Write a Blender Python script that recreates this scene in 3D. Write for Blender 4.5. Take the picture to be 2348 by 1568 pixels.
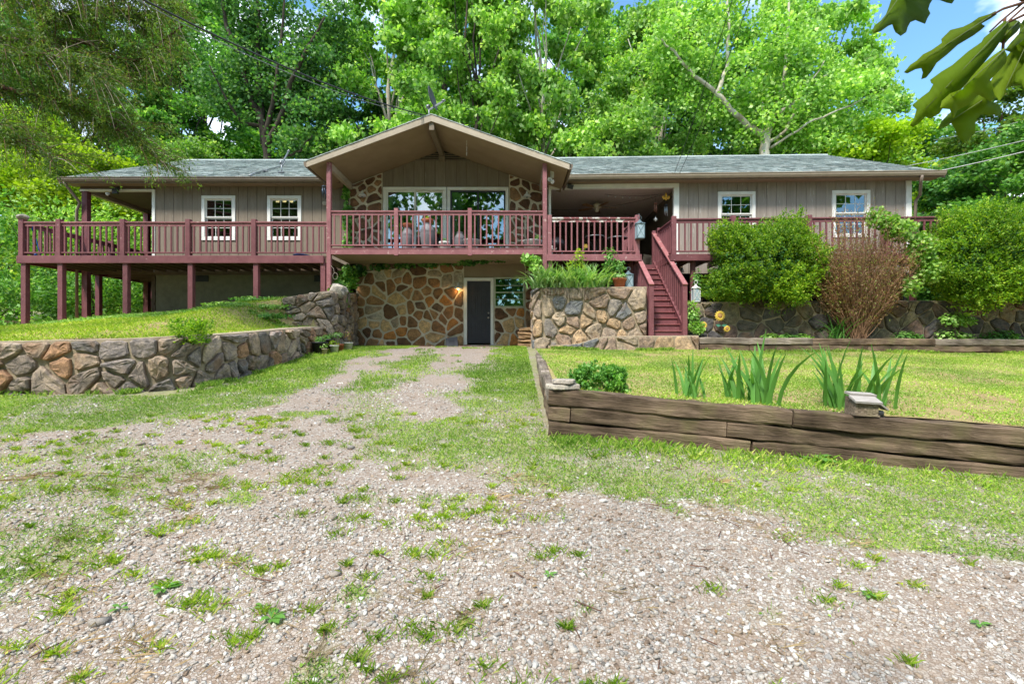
import bpy, bmesh, math, random
import numpy as np
from mathutils import Matrix, Vector
for o in list(bpy.data.objects): bpy.data.objects.remove(o, do_unlink=True)
SC = bpy.context.scene
COL = SC.collection
R = math.radians
# ------------------------------------------------------------ camera
cam = bpy.data.cameras.new('camera'); cam.lens = 17.0; cam.sensor_width = 36.0
cam.clip_start = 0.05; cam.clip_end = 2000
camo = bpy.data.objects.new('camera', cam); COL.objects.link(camo)
camo.location = (0, 0, 0); camo.rotation_euler = (R(90), 0, 0)
SC.camera = camo
# ------------------------------------------------------------ sky, sun, exposure
SUN_EL, SUN_AZ = 56.0, 212.0           # azimuth measured from +Y (view direction), clockwise
W = bpy.data.worlds.new('World'); SC.world = W; W.use_nodes = True
wn = W.node_tree.nodes; wl = W.node_tree.links
for n in list(wn): wn.remove(n)
out = wn.new('ShaderNodeOutputWorld'); bg = wn.new('ShaderNodeBackground')
sky = wn.new('ShaderNodeTexSky'); sky.sky_type = 'NISHITA'; sky.sun_disc = False
sky.sun_elevation = R(SUN_EL); sky.sun_rotation = R(SUN_AZ)
sky.air_density = 1.0; sky.dust_density = .6; sky.ozone_density = 1.0
tc = wn.new('ShaderNodeTexCoord'); mp = wn.new('ShaderNodeMapping'); mp.inputs['Scale'].default_value = (1, 1, 1.7); mp.inputs['Location'].default_value = (.51, 5.01, 4.42)
nz = wn.new('ShaderNodeTexNoise'); nz.inputs['Scale'].default_value = 3.2; nz.inputs['Detail'].default_value = 6; nz.inputs['Roughness'].default_value = .55
cr = wn.new('ShaderNodeValToRGB'); cr.color_ramp.elements[0].position = .47; cr.color_ramp.elements[1].position = .66
mixc = wn.new('ShaderNodeMix'); mixc.data_type = 'RGBA'
mixc.inputs['B'].default_value = (9.5, 9.9, 10.6, 1)
wl.new(tc.outputs['Generated'], mp.inputs['Vector']); wl.new(mp.outputs[0], nz.inputs['Vector'])
wl.new(nz.outputs['Fac'], cr.inputs[0]); wl.new(cr.outputs[0], mixc.inputs['Factor'])
tint = wn.new('ShaderNodeMix'); tint.data_type = 'RGBA'; tint.blend_type = 'MULTIPLY'; tint.inputs['Factor'].default_value = 1; tint.inputs['B'].default_value = (.72, 1.0, 1.06, 1)
wl.new(sky.outputs[0], tint.inputs['A']); wl.new(tint.outputs['Result'], mixc.inputs['A']); wl.new(mixc.outputs['Result'], bg.inputs['Color'])
bg.inputs['Strength'].default_value = .145
wl.new(bg.outputs[0], out.inputs[0])
sl = bpy.data.lights.new('sun', 'SUN'); sl.energy = 3.1; sl.angle = R(10); sl.color = (1, .955, .88)
so = bpy.data.objects.new('sun', sl); COL.objects.link(so)
_az, _el = R(SUN_AZ), R(SUN_EL)
sdir = Vector((math.sin(_az)*math.cos(_el), math.cos(_az)*math.cos(_el), math.sin(_el)))   # towards the sun
so.rotation_euler = (-sdir).to_track_quat('-Z', 'Y').to_euler(); so.location = sdir*60
vs = SC.view_settings; vs.view_transform = 'Standard'; vs.look = 'None'; vs.exposure = 1.15; vs.gamma = 1
SC.cycles.use_denoising = True; SC.cycles.max_bounces = 7; SC.cycles.diffuse_bounces = 4; SC.cycles.transparent_max_bounces = 12
# ------------------------------------------------------------ helpers
F = 1108.7
def pX(u, D): return (u-1174)*D/F
def pZ(v, D): return (784-v)*D/F
ORG = {}
class MB:
    def __init__(s, M=None): s.v = []; s.f = []; s.M = M
    def add(s, vs, fs):
        b = len(s.v)
        for p in vs:
            s.v.append(tuple(s.M @ Vector(p)) if s.M is not None else tuple(p))
        for f in fs: s.f.append(tuple(i+b for i in f))
        return s
    def box(s, x0, x1, y0, y1, z0, z1):
        return s.add([(x0,y0,z0),(x1,y0,z0),(x1,y1,z0),(x0,y1,z0),(x0,y0,z1),(x1,y0,z1),(x1,y1,z1),(x0,y1,z1)],
                     [(0,3,2,1),(4,5,6,7),(0,1,5,4),(1,2,6,5),(2,3,7,6),(3,0,4,7)])
    def beam(s, a, b, w, h, up=(0,0,1)):
        a = Vector(a); b = Vector(b); d = (b-a).normalized(); up = Vector(up)
        x = d.cross(up)
        if x.length < 1e-5: x = d.cross(Vector((0,1,0)))
        x.normalize(); u = x.cross(d).normalized()
        vs = []
        for p in (a, b):
            for sx, sz in ((-1,-1),(1,-1),(1,1),(-1,1)): vs.append(p + x*(sx*w/2) + u*(sz*h/2))
        return s.add(vs, [(0,1,2,3),(7,6,5,4),(0,4,5,1),(1,5,6,2),(2,6,7,3),(3,7,4,0)])
    def tube(s, pts, rad, n=6, cap=True):
        pts = [Vector(p) for p in pts]; m = len(pts)
        if not hasattr(rad, '__len__'): rad = [rad]*m
        vs = []; ref = None
        for i, p in enumerate(pts):
            d = (pts[min(i+1, m-1)] - pts[max(i-1, 0)]).normalized()
            if ref is None:
                ref = d.cross(Vector((0,0,1)))
                if ref.length < 1e-3: ref = d.cross(Vector((1,0,0)))
            x = (ref - d*ref.dot(d)).normalized(); ref = x; y = d.cross(x)
            for k in range(n):
                a = 2*math.pi*k/n
                vs.append(p + (x*math.cos(a) + y*math.sin(a))*rad[i])
        fs = []
        for i in range(m-1):
            for k in range(n):
                fs.append((i*n+k, i*n+(k+1)%n, (i+1)*n+(k+1)%n, (i+1)*n+k))
        if cap: fs.append(tuple(range(n-1, -1, -1))); fs.append(tuple((m-1)*n+k for k in range(n)))
        return s.add(vs, fs)
    def lathe(s, prof, c, n=20, axis=None):
        c = Vector(c); vs = []
        q = Vector((0,0,1)).rotation_difference(Vector(axis)) if axis is not None else None
        for r, z in prof:
            for k in range(n):
                a = 2*math.pi*k/n; p = Vector((r*math.cos(a), r*math.sin(a), z))
                if q is not None: p = q @ p
                vs.append(c+p)
        fs = []
        for i in range(len(prof)-1):
            for k in range(n): fs.append((i*n+k, i*n+(k+1)%n, (i+1)*n+(k+1)%n, (i+1)*n+k))
        fs.append(tuple(range(n-1, -1, -1))); fs.append(tuple((len(prof)-1)*n+k for k in range(n)))
        return s.add(vs, fs)
    def prism(s, poly, d):                       # poly: list of 3-D points (planar), d: extrusion vector
        n = len(poly); d = Vector(d); P = [Vector(p) for p in poly]
        vs = P + [p+d for p in P]
        fs = [tuple(range(n)), tuple(range(2*n-1, n-1, -1))]
        for i in range(n): fs.append((i, (i+1) % n + 0, (i+1) % n + n, i+n)[::-1])
        return s.add(vs, fs)
    def build(s, name, mat, parent=None, smooth=False, bevel=0):
        me = bpy.data.meshes.new(name)
        o0 = Vector(ORG.get(parent.name, (0,0,0))) if parent is not None else Vector((0,0,0))
        me.from_pydata([tuple(Vector(p)-o0) for p in s.v], [], s.f); me.update()
        if mat is not None: me.materials.append(mat)
        ob = bpy.data.objects.new(name, me); COL.objects.link(ob)
        if parent is not None: ob.parent = parent
        ORG[ob.name] = tuple(o0)
        if smooth:
            me.polygons.foreach_set('use_smooth', [True]*len(me.polygons))
        if bevel:
            b = ob.modifiers.new('bevel', 'BEVEL'); b.width = bevel; b.segments = 2; b.limit_method = 'ANGLE'
        return ob
def tag(o, label=None, cat=None, group=None, kind=None):
    if label: o['label'] = label
    if cat: o['category'] = cat
    if group: o['group'] = group
    if kind: o['kind'] = kind
    return o
def thing(name, label, cat, loc=(0,0,0), group=None):
    o = bpy.data.objects.new(name, None); COL.objects.link(o); o.empty_display_size = .2
    o.location = loc; ORG[o.name] = tuple(loc)
    return tag(o, label, cat, group)
def inst(src, parent, loc, rot=None, name=None):     # a piece that shares its mesh
    o = src.copy(); COL.objects.link(o)
    if name: o.name = name
    o.parent = parent
    o0 = Vector(ORG.get(parent.name, (0,0,0))) if parent is not None else Vector((0,0,0))
    o.location = Vector(loc)-o0
    if rot is not None: o.rotation_euler = rot
    ORG[o.name] = tuple(o0)
    return o
def bx(name, mat, parent, *a, M=None, bevel=0):
    return MB(M).box(*a).build(name, mat, parent, bevel=bevel)
def arr_mesh(name, V, FA, mat, parent=None, smooth=False, link=True):
    V = np.asarray(V, dtype=np.float32).reshape(-1, 3); FA = np.asarray(FA, dtype=np.int32); k = FA.shape[1]
    me = bpy.data.meshes.new(name)
    me.vertices.add(len(V)); me.vertices.foreach_set('co', V.ravel())
    me.loops.add(FA.size); me.loops.foreach_set('vertex_index', FA.ravel())
    me.polygons.add(len(FA)); me.polygons.foreach_set('loop_start', np.arange(0, FA.size, k, dtype=np.int32))
    if smooth: me.polygons.foreach_set('use_smooth', np.ones(len(FA), dtype=bool))
    me.update(calc_edges=True)
    if mat is not None: me.materials.append(mat)
    if not link: return me
    o = bpy.data.objects.new(name, me); COL.objects.link(o)
    if parent is not None: o.parent = parent
    ORG[o.name] = ORG.get(parent.name, (0,0,0)) if parent is not None else (0,0,0)
    return o
def _hash(ix, iy, seed):
    h = (ix.astype(np.int64)*374761393 + iy.astype(np.int64)*668265263 + seed*974711) & 0x7fffffff
    h = ((h ^ (h >> 13))*1274126177) & 0x7fffffff
    return ((h ^ (h >> 16)) & 0xffff)/65535.0
def vnoise(x, y, seed=0):
    x = np.asarray(x, float); y = np.asarray(y, float)
    ix = np.floor(x); iy = np.floor(y); fx = x-ix; fy = y-iy
    fx = fx*fx*(3-2*fx); fy = fy*fy*(3-2*fy)
    a = _hash(ix, iy, seed); b = _hash(ix+1, iy, seed); c = _hash(ix, iy+1, seed); d = _hash(ix+1, iy+1, seed)
    return (a*(1-fx)+b*fx)*(1-fy) + (c*(1-fx)+d*fx)*fy
def fbm(x, y, seed=0, o=3):
    t = 0; a = .5; n = 0
    for i in range(o):
        t = t + a*vnoise(np.asarray(x)*2**i+17.3*i, np.asarray(y)*2**i+5.1*i, seed+i); n += a; a *= .5
    return t/n
def sstep(a, b, x):
    t = np.clip((np.asarray(x, float)-a)/(b-a), 0, 1); return t*t*(3-2*t)
# ------------------------------------------------------------ materials
MT = {}
def nodes(name):
    m = bpy.data.materials.new(name); m.use_nodes = True; nt = m.node_tree
    for n in list(nt.nodes): nt.nodes.remove(n)
    o = nt.nodes.new('ShaderNodeOutputMaterial'); b = nt.nodes.new('ShaderNodeBsdfPrincipled')
    nt.links.new(b.outputs[0], o.inputs[0])
    return m, nt, b
def N(nt, t, **kw):
    n = nt.nodes.new(t)
    for k, v in kw.items():
        if k in n.inputs: n.inputs[k].default_value = v
        else: setattr(n, k, v)
    return n
def ramp(nt, stops, interp='LINEAR'):
    r = nt.nodes.new('ShaderNodeValToRGB'); e = r.color_ramp; e.interpolation = interp
    while len(e.elements) < len(stops): e.elements.new(.5)
    for el, (p, c) in zip(e.elements, stops):
        el.position = p; el.color = (c[0], c[1], c[2], 1) if hasattr(c, '__len__') else (c, c, c, 1)
    return r
def mixrgb(nt, fac, a, b, blend='MIX'):
    m = nt.nodes.new('ShaderNodeMix'); m.data_type = 'RGBA'; m.blend_type = blend
    for nm, val in (('Factor', fac), ('A', a), ('B', b)):
        if hasattr(val, 'is_linked'): nt.links.new(val, m.inputs[nm])
        elif nm == 'Factor': m.inputs[nm].default_value = val
        else: m.inputs[nm].default_value = (*val, 1)
    return m.outputs['Result']
def pm(name, c1, c2=None, scale=6, rough=.7, bump=.15, bscale=40, stretch=(1,1,1), rnd=.12, spec=.3, metal=0, wear=None):
    """two-tone noise material with object-random value shift, bump and optional wear colour"""
    if name in MT: return MT[name]
    m, nt, b = nodes(name); c2 = c2 or tuple(x*.72 for x in c1)
    tcn = N(nt, 'ShaderNodeTexCoord'); mpn = N(nt, 'ShaderNodeMapping'); mpn.inputs['Scale'].default_value = stretch
    nt.links.new(tcn.outputs['Object'], mpn.inputs['Vector'])
    nz = N(nt, 'ShaderNodeTexNoise', Scale=scale, Detail=6, Roughness=.6); nt.links.new(mpn.outputs[0], nz.inputs['Vector'])
    rr = ramp(nt, [(.32, 0), (.68, 1)]); nt.links.new(nz.outputs['Fac'], rr.inputs[0])
    c = mixrgb(nt, rr.outputs[0], c1, c2)
    if wear:
        nz3 = N(nt, 'ShaderNodeTexNoise', Scale=wear[1], Detail=8, Roughness=.7); nt.links.new(mpn.outputs[0], nz3.inputs['Vector'])
        r3 = ramp(nt, [(wear[2], 0), (wear[2]+.05, 1)]); nt.links.new(nz3.outputs['Fac'], r3.inputs[0])
        c = mixrgb(nt, r3.outputs[0], c, wear[0])
    if rnd:
        oi = N(nt, 'ShaderNodeObjectInfo'); mr = N(nt, 'ShaderNodeMapRange'); mr.inputs['To Min'].default_value = 1-rnd; mr.inputs['To Max'].default_value = 1+rnd
        nt.links.new(oi.outputs['Random'], mr.inputs['Value'])
        hv = N(nt, 'ShaderNodeHueSaturation'); nt.links.new(mr.outputs[0], hv.inputs['Value']); nt.links.new(c, hv.inputs['Color']); c = hv.outputs[0]
    nt.links.new(c, b.inputs['Base Color'])
    b.inputs['Roughness'].default_value = rough; b.inputs['Specular IOR Level'].default_value = spec; b.inputs['Metallic'].default_value = metal
    if bump:
        n2 = N(nt, 'ShaderNodeTexNoise', Scale=bscale, Detail=5, Roughness=.65); nt.links.new(mpn.outputs[0], n2.inputs['Vector'])
        bp = N(nt, 'ShaderNodeBump', Strength=bump, Distance=.02); nt.links.new(n2.outputs['Fac'], bp.inputs['Height'])
        nt.links.new(bp.outputs[0], b.inputs['Normal'])
    MT[name] = m; return m
def stone_mat(name, stops, dark=.6, rough=.85):
    m, nt, b = nodes(name); oi = N(nt, 'ShaderNodeObjectInfo'); tcn = N(nt, 'ShaderNodeTexCoord')
    rr = ramp(nt, stops, 'CONSTANT'); nt.links.new(oi.outputs['Random'], rr.inputs[0])
    ad = N(nt, 'ShaderNodeVectorMath', operation='ADD'); cb = N(nt, 'ShaderNodeCombineXYZ'); mu = N(nt, 'ShaderNodeMath', operation='MULTIPLY'); mu.inputs[1].default_value = 37
    nt.links.new(oi.outputs['Random'], mu.inputs[0]); nt.links.new(mu.outputs[0], cb.inputs[0])
    nt.links.new(tcn.outputs['Object'], ad.inputs[0]); nt.links.new(cb.outputs[0], ad.inputs[1])
    n1 = N(nt, 'ShaderNodeTexNoise', Scale=7.5, Detail=9, Roughness=.72); nt.links.new(ad.outputs[0], n1.inputs['Vector'])
    n2 = N(nt, 'ShaderNodeTexNoise', Scale=38, Detail=5, Roughness=.7); nt.links.new(ad.outputs[0], n2.inputs['Vector'])
    r1 = ramp(nt, [(.34, (dark*.8, dark*.8, dark*.82)), (.5, (1, .97, .93)), (.64, (1.5, 1.4, 1.25))]); nt.links.new(n1.outputs['Fac'], r1.inputs[0])
    c = mixrgb(nt, 1.0, rr.outputs[0], r1.outputs[0], 'MULTIPLY')
    r2 = ramp(nt, [(.36, (.62, .62, .62)), (.55, (1, 1, 1)), (.72, (1.45, 1.42, 1.35))]); nt.links.new(n2.outputs['Fac'], r2.inputs[0])
    c = mixrgb(nt, .8, c, r2.outputs[0], 'MULTIPLY')
    n3 = N(nt, 'ShaderNodeTexNoise', Scale=2.3, Detail=4); nt.links.new(ad.outputs[0], n3.inputs['Vector'])
    r3 = ramp(nt, [(.55, 0), (.7, .55)]); nt.links.new(n3.outputs['Fac'], r3.inputs[0])
    c = mixrgb(nt, r3.outputs[0], c, (.20, .105, .05))
    nt.links.new(c, b.inputs['Base Color']); b.inputs['Roughness'].default_value = rough; b.inputs['Specular IOR Level'].default_value = .25
    ax = mixrgb(nt, .45, n1.outputs['Fac'], n2.outputs['Fac'])
    bp = N(nt, 'ShaderNodeBump', Strength=.8, Distance=.03); nt.links.new(ax, bp.inputs['Height']); nt.links.new(bp.outputs[0], b.inputs['Normal'])
    MT[name] = m; return m
def leaf_mat(name, stops, trans=.4, rough=.55, tint=(1.25, 1.35, .5), spec=.35):
    m = bpy.data.materials.new(name); m.use_nodes = True; nt = m.node_tree
    for n in list(nt.nodes): nt.nodes.remove(n)
    o = nt.nodes.new('ShaderNodeOutputMaterial'); b = nt.nodes.new('ShaderNodeBsdfPrincipled')
    g = N(nt, 'ShaderNodeNewGeometry'); rr = ramp(nt, stops); nt.links.new(g.outputs['Random Per Island'], rr.inputs[0])
    tcn = N(nt, 'ShaderNodeTexCoord'); n1 = N(nt, 'ShaderNodeTexNoise', Scale=.55, Detail=3); nt.links.new(tcn.outputs['Object'], n1.inputs['Vector'])
    r1 = ramp(nt, [(.36, (.66, .72, .72)), (.64, (1.25, 1.18, 1.05))]); nt.links.new(n1.outputs['Fac'], r1.inputs[0])
    c = mixrgb(nt, 1, rr.outputs[0], r1.outputs[0], 'MULTIPLY')
    oi = N(nt, 'ShaderNodeObjectInfo'); mr = N(nt, 'ShaderNodeMapRange'); mr.inputs['To Min'].default_value = .85; mr.inputs['To Max'].default_value = 1.15
    nt.links.new(oi.outputs['Random'], mr.inputs['Value']); hv = N(nt, 'ShaderNodeHueSaturation'); nt.links.new(mr.outputs[0], hv.inputs['Value']); nt.links.new(c, hv.inputs['Color']); c = hv.outputs[0]
    nt.links.new(c, b.inputs['Base Color']); b.inputs['Roughness'].default_value = rough; b.inputs['Specular IOR Level'].default_value = spec
    t = nt.nodes.new('ShaderNodeBsdfTranslucent'); tcx = mixrgb(nt, 1, c, tint, 'MULTIPLY'); nt.links.new(tcx, t.inputs['Color'])
    mx = nt.nodes.new('ShaderNodeMixShader'); mx.inputs[0].default_value = trans
    nt.links.new(b.outputs[0], mx.inputs[1]); nt.links.new(t.outputs[0], mx.inputs[2]); nt.links.new(mx.outputs[0], o.inputs[0])
    MT[name] = m; return m
def glass_mat(name, tint=(.5, .58, .58), refl=.10):
    m = bpy.data.materials.new(name); m.use_nodes = True; nt = m.node_tree
    for n in list(nt.nodes): nt.nodes.remove(n)
    o = nt.nodes.new('ShaderNodeOutputMaterial'); t = N(nt, 'ShaderNodeBsdfTransparent', Color=(*tint, 1)); g = N(nt, 'ShaderNodeBsdfGlossy', Roughness=.015)
    g.inputs['Color'].default_value = (.9, .97, 1, 1)
    lw = N(nt, 'ShaderNodeLayerWeight', Blend=.5); mr = N(nt, 'ShaderNodeMapRange'); mr.inputs['To Min'].default_value = refl; mr.inputs['To Max'].default_value = 1
    nt.links.new(lw.outputs['Fresnel'], mr.inputs['Value'])
    mx = nt.nodes.new('ShaderNodeMixShader'); nt.links.new(mr.outputs[0], mx.inputs[0]); nt.links.new(t.outputs[0], mx.inputs[1]); nt.links.new(g.outputs[0], mx.inputs[2]); nt.links.new(mx.outputs[0], o.inputs[0])
    MT[name] = m; return m
def island_mat(name, stops, rough=.9, bump=.3, bscale=60, spec=.2, obj_tone=None):
    m, nt, b = nodes(name); g = N(nt, 'ShaderNodeNewGeometry'); rr = ramp(nt, stops); nt.links.new(g.outputs['Random Per Island'], rr.inputs[0])
    tcn = N(nt, 'ShaderNodeTexCoord'); n1 = N(nt, 'ShaderNodeTexNoise', Scale=bscale, Detail=5, Roughness=.7); nt.links.new(tcn.outputs['Object'], n1.inputs['Vector'])
    r1 = ramp(nt, [(.3, (.68, .68, .68)), (.7, (1.3, 1.3, 1.3))]); nt.links.new(n1.outputs['Fac'], r1.inputs[0])
    c = mixrgb(nt, 1, rr.outputs[0], r1.outputs[0], 'MULTIPLY')
    n2 = N(nt, 'ShaderNodeTexNoise', Scale=.8, Detail=4); nt.links.new(tcn.outputs['Object'], n2.inputs['Vector'])
    r2 = ramp(nt, [(.35, (.82, .82, .82)), (.65, (1.15, 1.15, 1.15))]); nt.links.new(n2.outputs['Fac'], r2.inputs[0])
    c = mixrgb(nt, 1, c, r2.outputs[0], 'MULTIPLY')
    nt.links.new(c, b.inputs['Base Color']); b.inputs['Roughness'].default_value = rough; b.inputs['Specular IOR Level'].default_value = spec
    if bump:
        bp = N(nt, 'ShaderNodeBump', Strength=bump, Distance=.01); nt.links.new(n1.outputs['Fac'], bp.inputs['Height']); nt.links.new(bp.outputs[0], b.inputs['Normal'])
    MT[name] = m; return m
red = pm('red_paint', (.19, .068, .074), (.138, .046, .052), 5, .6, .25, 30, rnd=.1, wear=((.3, .17, .165), 11, .62))
red2 = pm('faded_red_paint', (.27, .108, .115), (.2, .074, .08), 5, .65, .25, 30, rnd=.1, wear=((.42, .27, .25), 11, .6))
redold = pm('peeling_red_paint', (.26, .085, .09), (.2, .06, .065), 5, .7, .4, 30, rnd=.05, wear=((.62, .56, .52), 4, .5))
siding = pm('taupe_siding', (.215, .172, .128), (.165, .13, .095), 3, .75, .25, 26, (5, 5, .5), rnd=.07, wear=((.27, .235, .19), 3, .62))
sidinggr = pm('weathered_taupe_siding', (.30, .255, .215), (.235, .195, .16), 3, .8, .25, 26, (5, 5, .45), rnd=.07, wear=((.42, .38, .34), 3.2, .6))
brown = pm('brown_trim', (.12, .082, .052), (.09, .06, .038), 4, .65, .1, 30)
soffit = pm('tan_soffit', (.31, .23, .155), (.26, .19, .125), 2, .75, .12, 30)
cream = pm('cream_fascia', (.40, .33, .25), (.33, .27, .2), 3, .6, .1, 20)
white = pm('white_trim', (.74, .72, .67), (.64, .62, .57), 4, .5, .08, 30, rnd=.03)
gutterm = pm('gutter_brown', (.19, .145, .105), (.15, .11, .08), 4, .45, .05, 30)
blackm = pm('black_metal', (.018, .018, .02), (.03, .03, .032), 8, .45, .05, 40)
greymetal = pm('grey_metal', (.24, .25, .26), (.17, .18, .19), 8, .4, .05, 40, metal=.6)
verdigris = pm('bluegrey_lantern_metal', (.14, .2, .22), (.08, .12, .14), 14, .6, .2, 40)
mortarh = pm('pale_mortar', (.64, .56, .44), (.52, .44, .33), 9, .95, .4, 50, rnd=0)
mortarw = pm('tan_mortar', (.36, .29, .20), (.24, .19, .13), 7, .95, .5, 40, rnd=0)
blockm = pm('concrete_block', (.42, .38, .28), (.3, .27, .19), 3, .95, .4, 50, rnd=.08)
brickm = pm('red_brick', (.34, .17, .11), (.26, .12, .08), 8, .9, .3, 40, rnd=.15)
doorm = pm('black_door_paint', (.028, .026, .034), (.04, .038, .046), 4, .5, .1, 30, rnd=0)
terra = pm('terracotta', (.42, .13, .06), (.33, .1, .05), 7, .8, .15, 40)
urnm = pm('grey_glazed_clay', (.20, .19, .2), (.11, .105, .115), 5, .55, .25, 30, (1, 1, .5))
whitepot = pm('white_plastic', (.66, .64, .62), (.5, .49, .46), 8, .5, .05, 30)
curtain = pm('white_curtain', (.7, .76, .78), (.6, .66, .68), 3, .9, .05, 20, rnd=0)
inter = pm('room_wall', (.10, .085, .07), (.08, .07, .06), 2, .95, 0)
ceilm = pm('textured_ceiling', (.55, .46, .43), (.46, .38, .36), 30, .95, .4, 90, rnd=0)
bark = pm('grey_bark', (.075, .058, .042), (.04, .03, .022), 5, .95, .8, 16, (1, 1, .25))
barkp = pm('pale_sycamore_bark', (.62, .58, .50), (.30, .23, .16), 2.2, .85, .35, 12, (1, 1, .5))
barkc = pm('cedar_bark', (.14, .065, .04), (.08, .04, .026), 5, .95, .7, 20, (1, 1, .3))
deadt = pm('dead_twig', (.36, .30, .24), (.22, .17, .13), 8, .9, .2, 30)
glass = glass_mat('window_glass')
hstone = stone_mat('house_fieldstone', [(0, (.13, .07, .04)), (.14, (.22, .12, .06)), (.30, (.29, .15, .07)), (.44, (.16, .10, .064)), (.54, (.36, .205, .10)), (.64, (.46, .20, .06)), (.74, (.55, .37, .19)), (.86, (.36, .275, .19)), (.94, (.46, .4, .31))], .65)
ustone = stone_mat('red_brown_fieldstone', [(0, (.11, .055, .034)), (.2, (.16, .08, .048)), (.45, (.2, .105, .06)), (.65, (.13, .072, .05)), (.85, (.28, .165, .09))], .65)
wstone = stone_mat('grey_brown_fieldstone', [(0, (.2, .165, .14)), (.18, (.26, .21, .17)), (.34, (.15, .135, .125)), (.5, (.3, .23, .175)), (.66, (.32, .19, .115)), (.74, (.36, .29, .23)), (.88, (.22, .19, .175))], .55)
bstone = stone_mat('planter_fieldstone', [(0, (.30, .24, .19)), (.2, (.22, .195, .175)), (.4, (.26, .19, .145)), (.6, (.35, .28, .21)), (.78, (.16, .165, .175)), (.88, (.38, .27, .17))], .5)
gstone = stone_mat('dark_garden_fieldstone', [(0, (.10, .088, .07)), (.22, (.07, .062, .06)), (.42, (.15, .125, .085)), (.6, (.13, .09, .07)), (.78, (.09, .085, .088)), (.9, (.18, .155, .105))], .5)
LG = {
 'bright': leaf_mat('bright_green_leaf', [(0, (.11, .26, .035)), (.4, (.22, .43, .07)), (.75, (.35, .56, .13)), (1, (.60, .73, .34))], .45),
 'mid':    leaf_mat('mid_green_leaf', [(0, (.06, .19, .03)), (.5, (.13, .32, .06)), (.85, (.22, .43, .09)), (1, (.42, .6, .22))], .45),
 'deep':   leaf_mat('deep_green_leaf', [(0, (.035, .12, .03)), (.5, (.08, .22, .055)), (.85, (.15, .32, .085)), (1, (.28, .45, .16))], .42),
 'yellow': leaf_mat('yellow_green_leaf', [(0, (.17, .30, .015)), (.5, (.31, .46, .022)), (.85, (.42, .56, .04)), (1, (.54, .64, .1))], .48),
 'cedar':  leaf_mat('olive_cedar_spray', [(0, (.06, .13, .022)), (.5, (.12, .22, .036)), (.88, (.19, .30, .05)), (1, (.32, .28, .1))], .42),
 'box':    leaf_mat('boxwood_leaf', [(0, (.06, .17, .010)), (.4, (.15, .32, .016)), (.75, (.30, .48, .026)), (1, (.48, .6, .06))], .45),
 'iris':   leaf_mat('iris_blade', [(0, (.06, .19, .035)), (.5, (.11, .29, .055)), (1, (.2, .38, .09))], .35, .45, spec=.25),
 'lily':   leaf_mat('daylily_blade', [(0, (.09, .23, .06)), (.5, (.19, .38, .10)), (1, (.42, .55, .26))], .35, .4),
 'grass':  leaf_mat('lawn_blade', [(0, (.12, .23, .015)), (.4, (.23, .38, .025)), (.72, (.36, .5, .05)), (.9, (.5, .52, .13)), (1, (.58, .48, .24))], .4, .7, spec=.15),
 'clover': leaf_mat('clover_leaf', [(0, (.09, .2, .02)), (.45, (.19, .34, .035)), (.8, (.32, .46, .075)), (1, (.5, .5, .18))], .38, .6, spec=.2),
 'dry':    leaf_mat('yellowed_lawn_blade', [(0, (.13, .26, .03)), (.4, (.25, .40, .06)), (.75, (.38, .50, .12)), (1, (.55, .52, .26))], .35, .8, spec=.1),
 'brownl': leaf_mat('brown_shrub_leaf', [(0, (.2, .09, .05)), (.4, (.34, .18, .10)), (.7, (.44, .28, .15)), (.85, (.24, .28, .06)), (1, (.34, .43, .09))], .35),
 'oak':    leaf_mat('oak_leaf', [(0, (.11, .19, .012)), (1, (.19, .28, .02))], .62, .7, (1.5, 1.5, .22), .08),
}
# ------------------------------------------------------------ terrain heights (metres, eye level = 0)
def g_drive(x, y):
    x = np.asarray(x, float); y = np.asarray(y, float)
    z = np.where(y < 13, -1.743+.1195*y, -.19+.02*(y-13))
    z = np.where(y < 0, -1.743+.03*y, z)
    z = z - .053*np.log1p(np.exp((x-.9)*2.2))/2.2*np.clip((13-y)/7, 0, 1)
    z = z + np.where(y > 22, .16*(y-22), 0)
    return np.maximum(z, -6)
_zbx = [-40, -16, -14.13, -13.07, -11.19, -9.31, -7.41, -6.3, -5.45, -4]
_zbz = [-.6, .22, .40, .53, .72, .86, 1.19, 1.3, 1.42, 1.46]
def g_left(x, y):
    x = np.asarray(x, float); y = np.asarray(y, float)
    zb = np.interp(x, _zbx, _zbz)
    zf = np.interp(x, [-40, -14, -8, -5.2], [-.9, -.12, -.02, .06])
    low = zb*(1-sstep(-7.3, -5.9, x)) + .44*sstep(-7.3, -5.9, x)
    zb2 = np.where(x > -7.3, low + (zb-low)*sstep(13.2, 13.5, y), zb)
    t = np.clip((y-7.7)/(14-7.7), 0, 1)
    return zf + (zb2-zf)*t + .15*np.clip(y-14, 0, 6) + .1*np.clip(y-20, 0, 100) + .03*(vnoise(x*1.1, y*1.1, 5)-.5)
def y_tie(x): return 5.55-.141*(np.asarray(x, float)-.42)
def g_right(x, y):
    x = np.asarray(x, float); y = np.asarray(y, float)
    zf = -.585-.062*(x-.42); zb = -.17-.009*x
    t = np.clip((y-y_tie(x))/(12.7-y_tie(x)), 0, 1)
    return zf + (zb-zf)*t**.9 + .05*(vnoise(x*.9, y*.9, 9)-.5)
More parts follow.
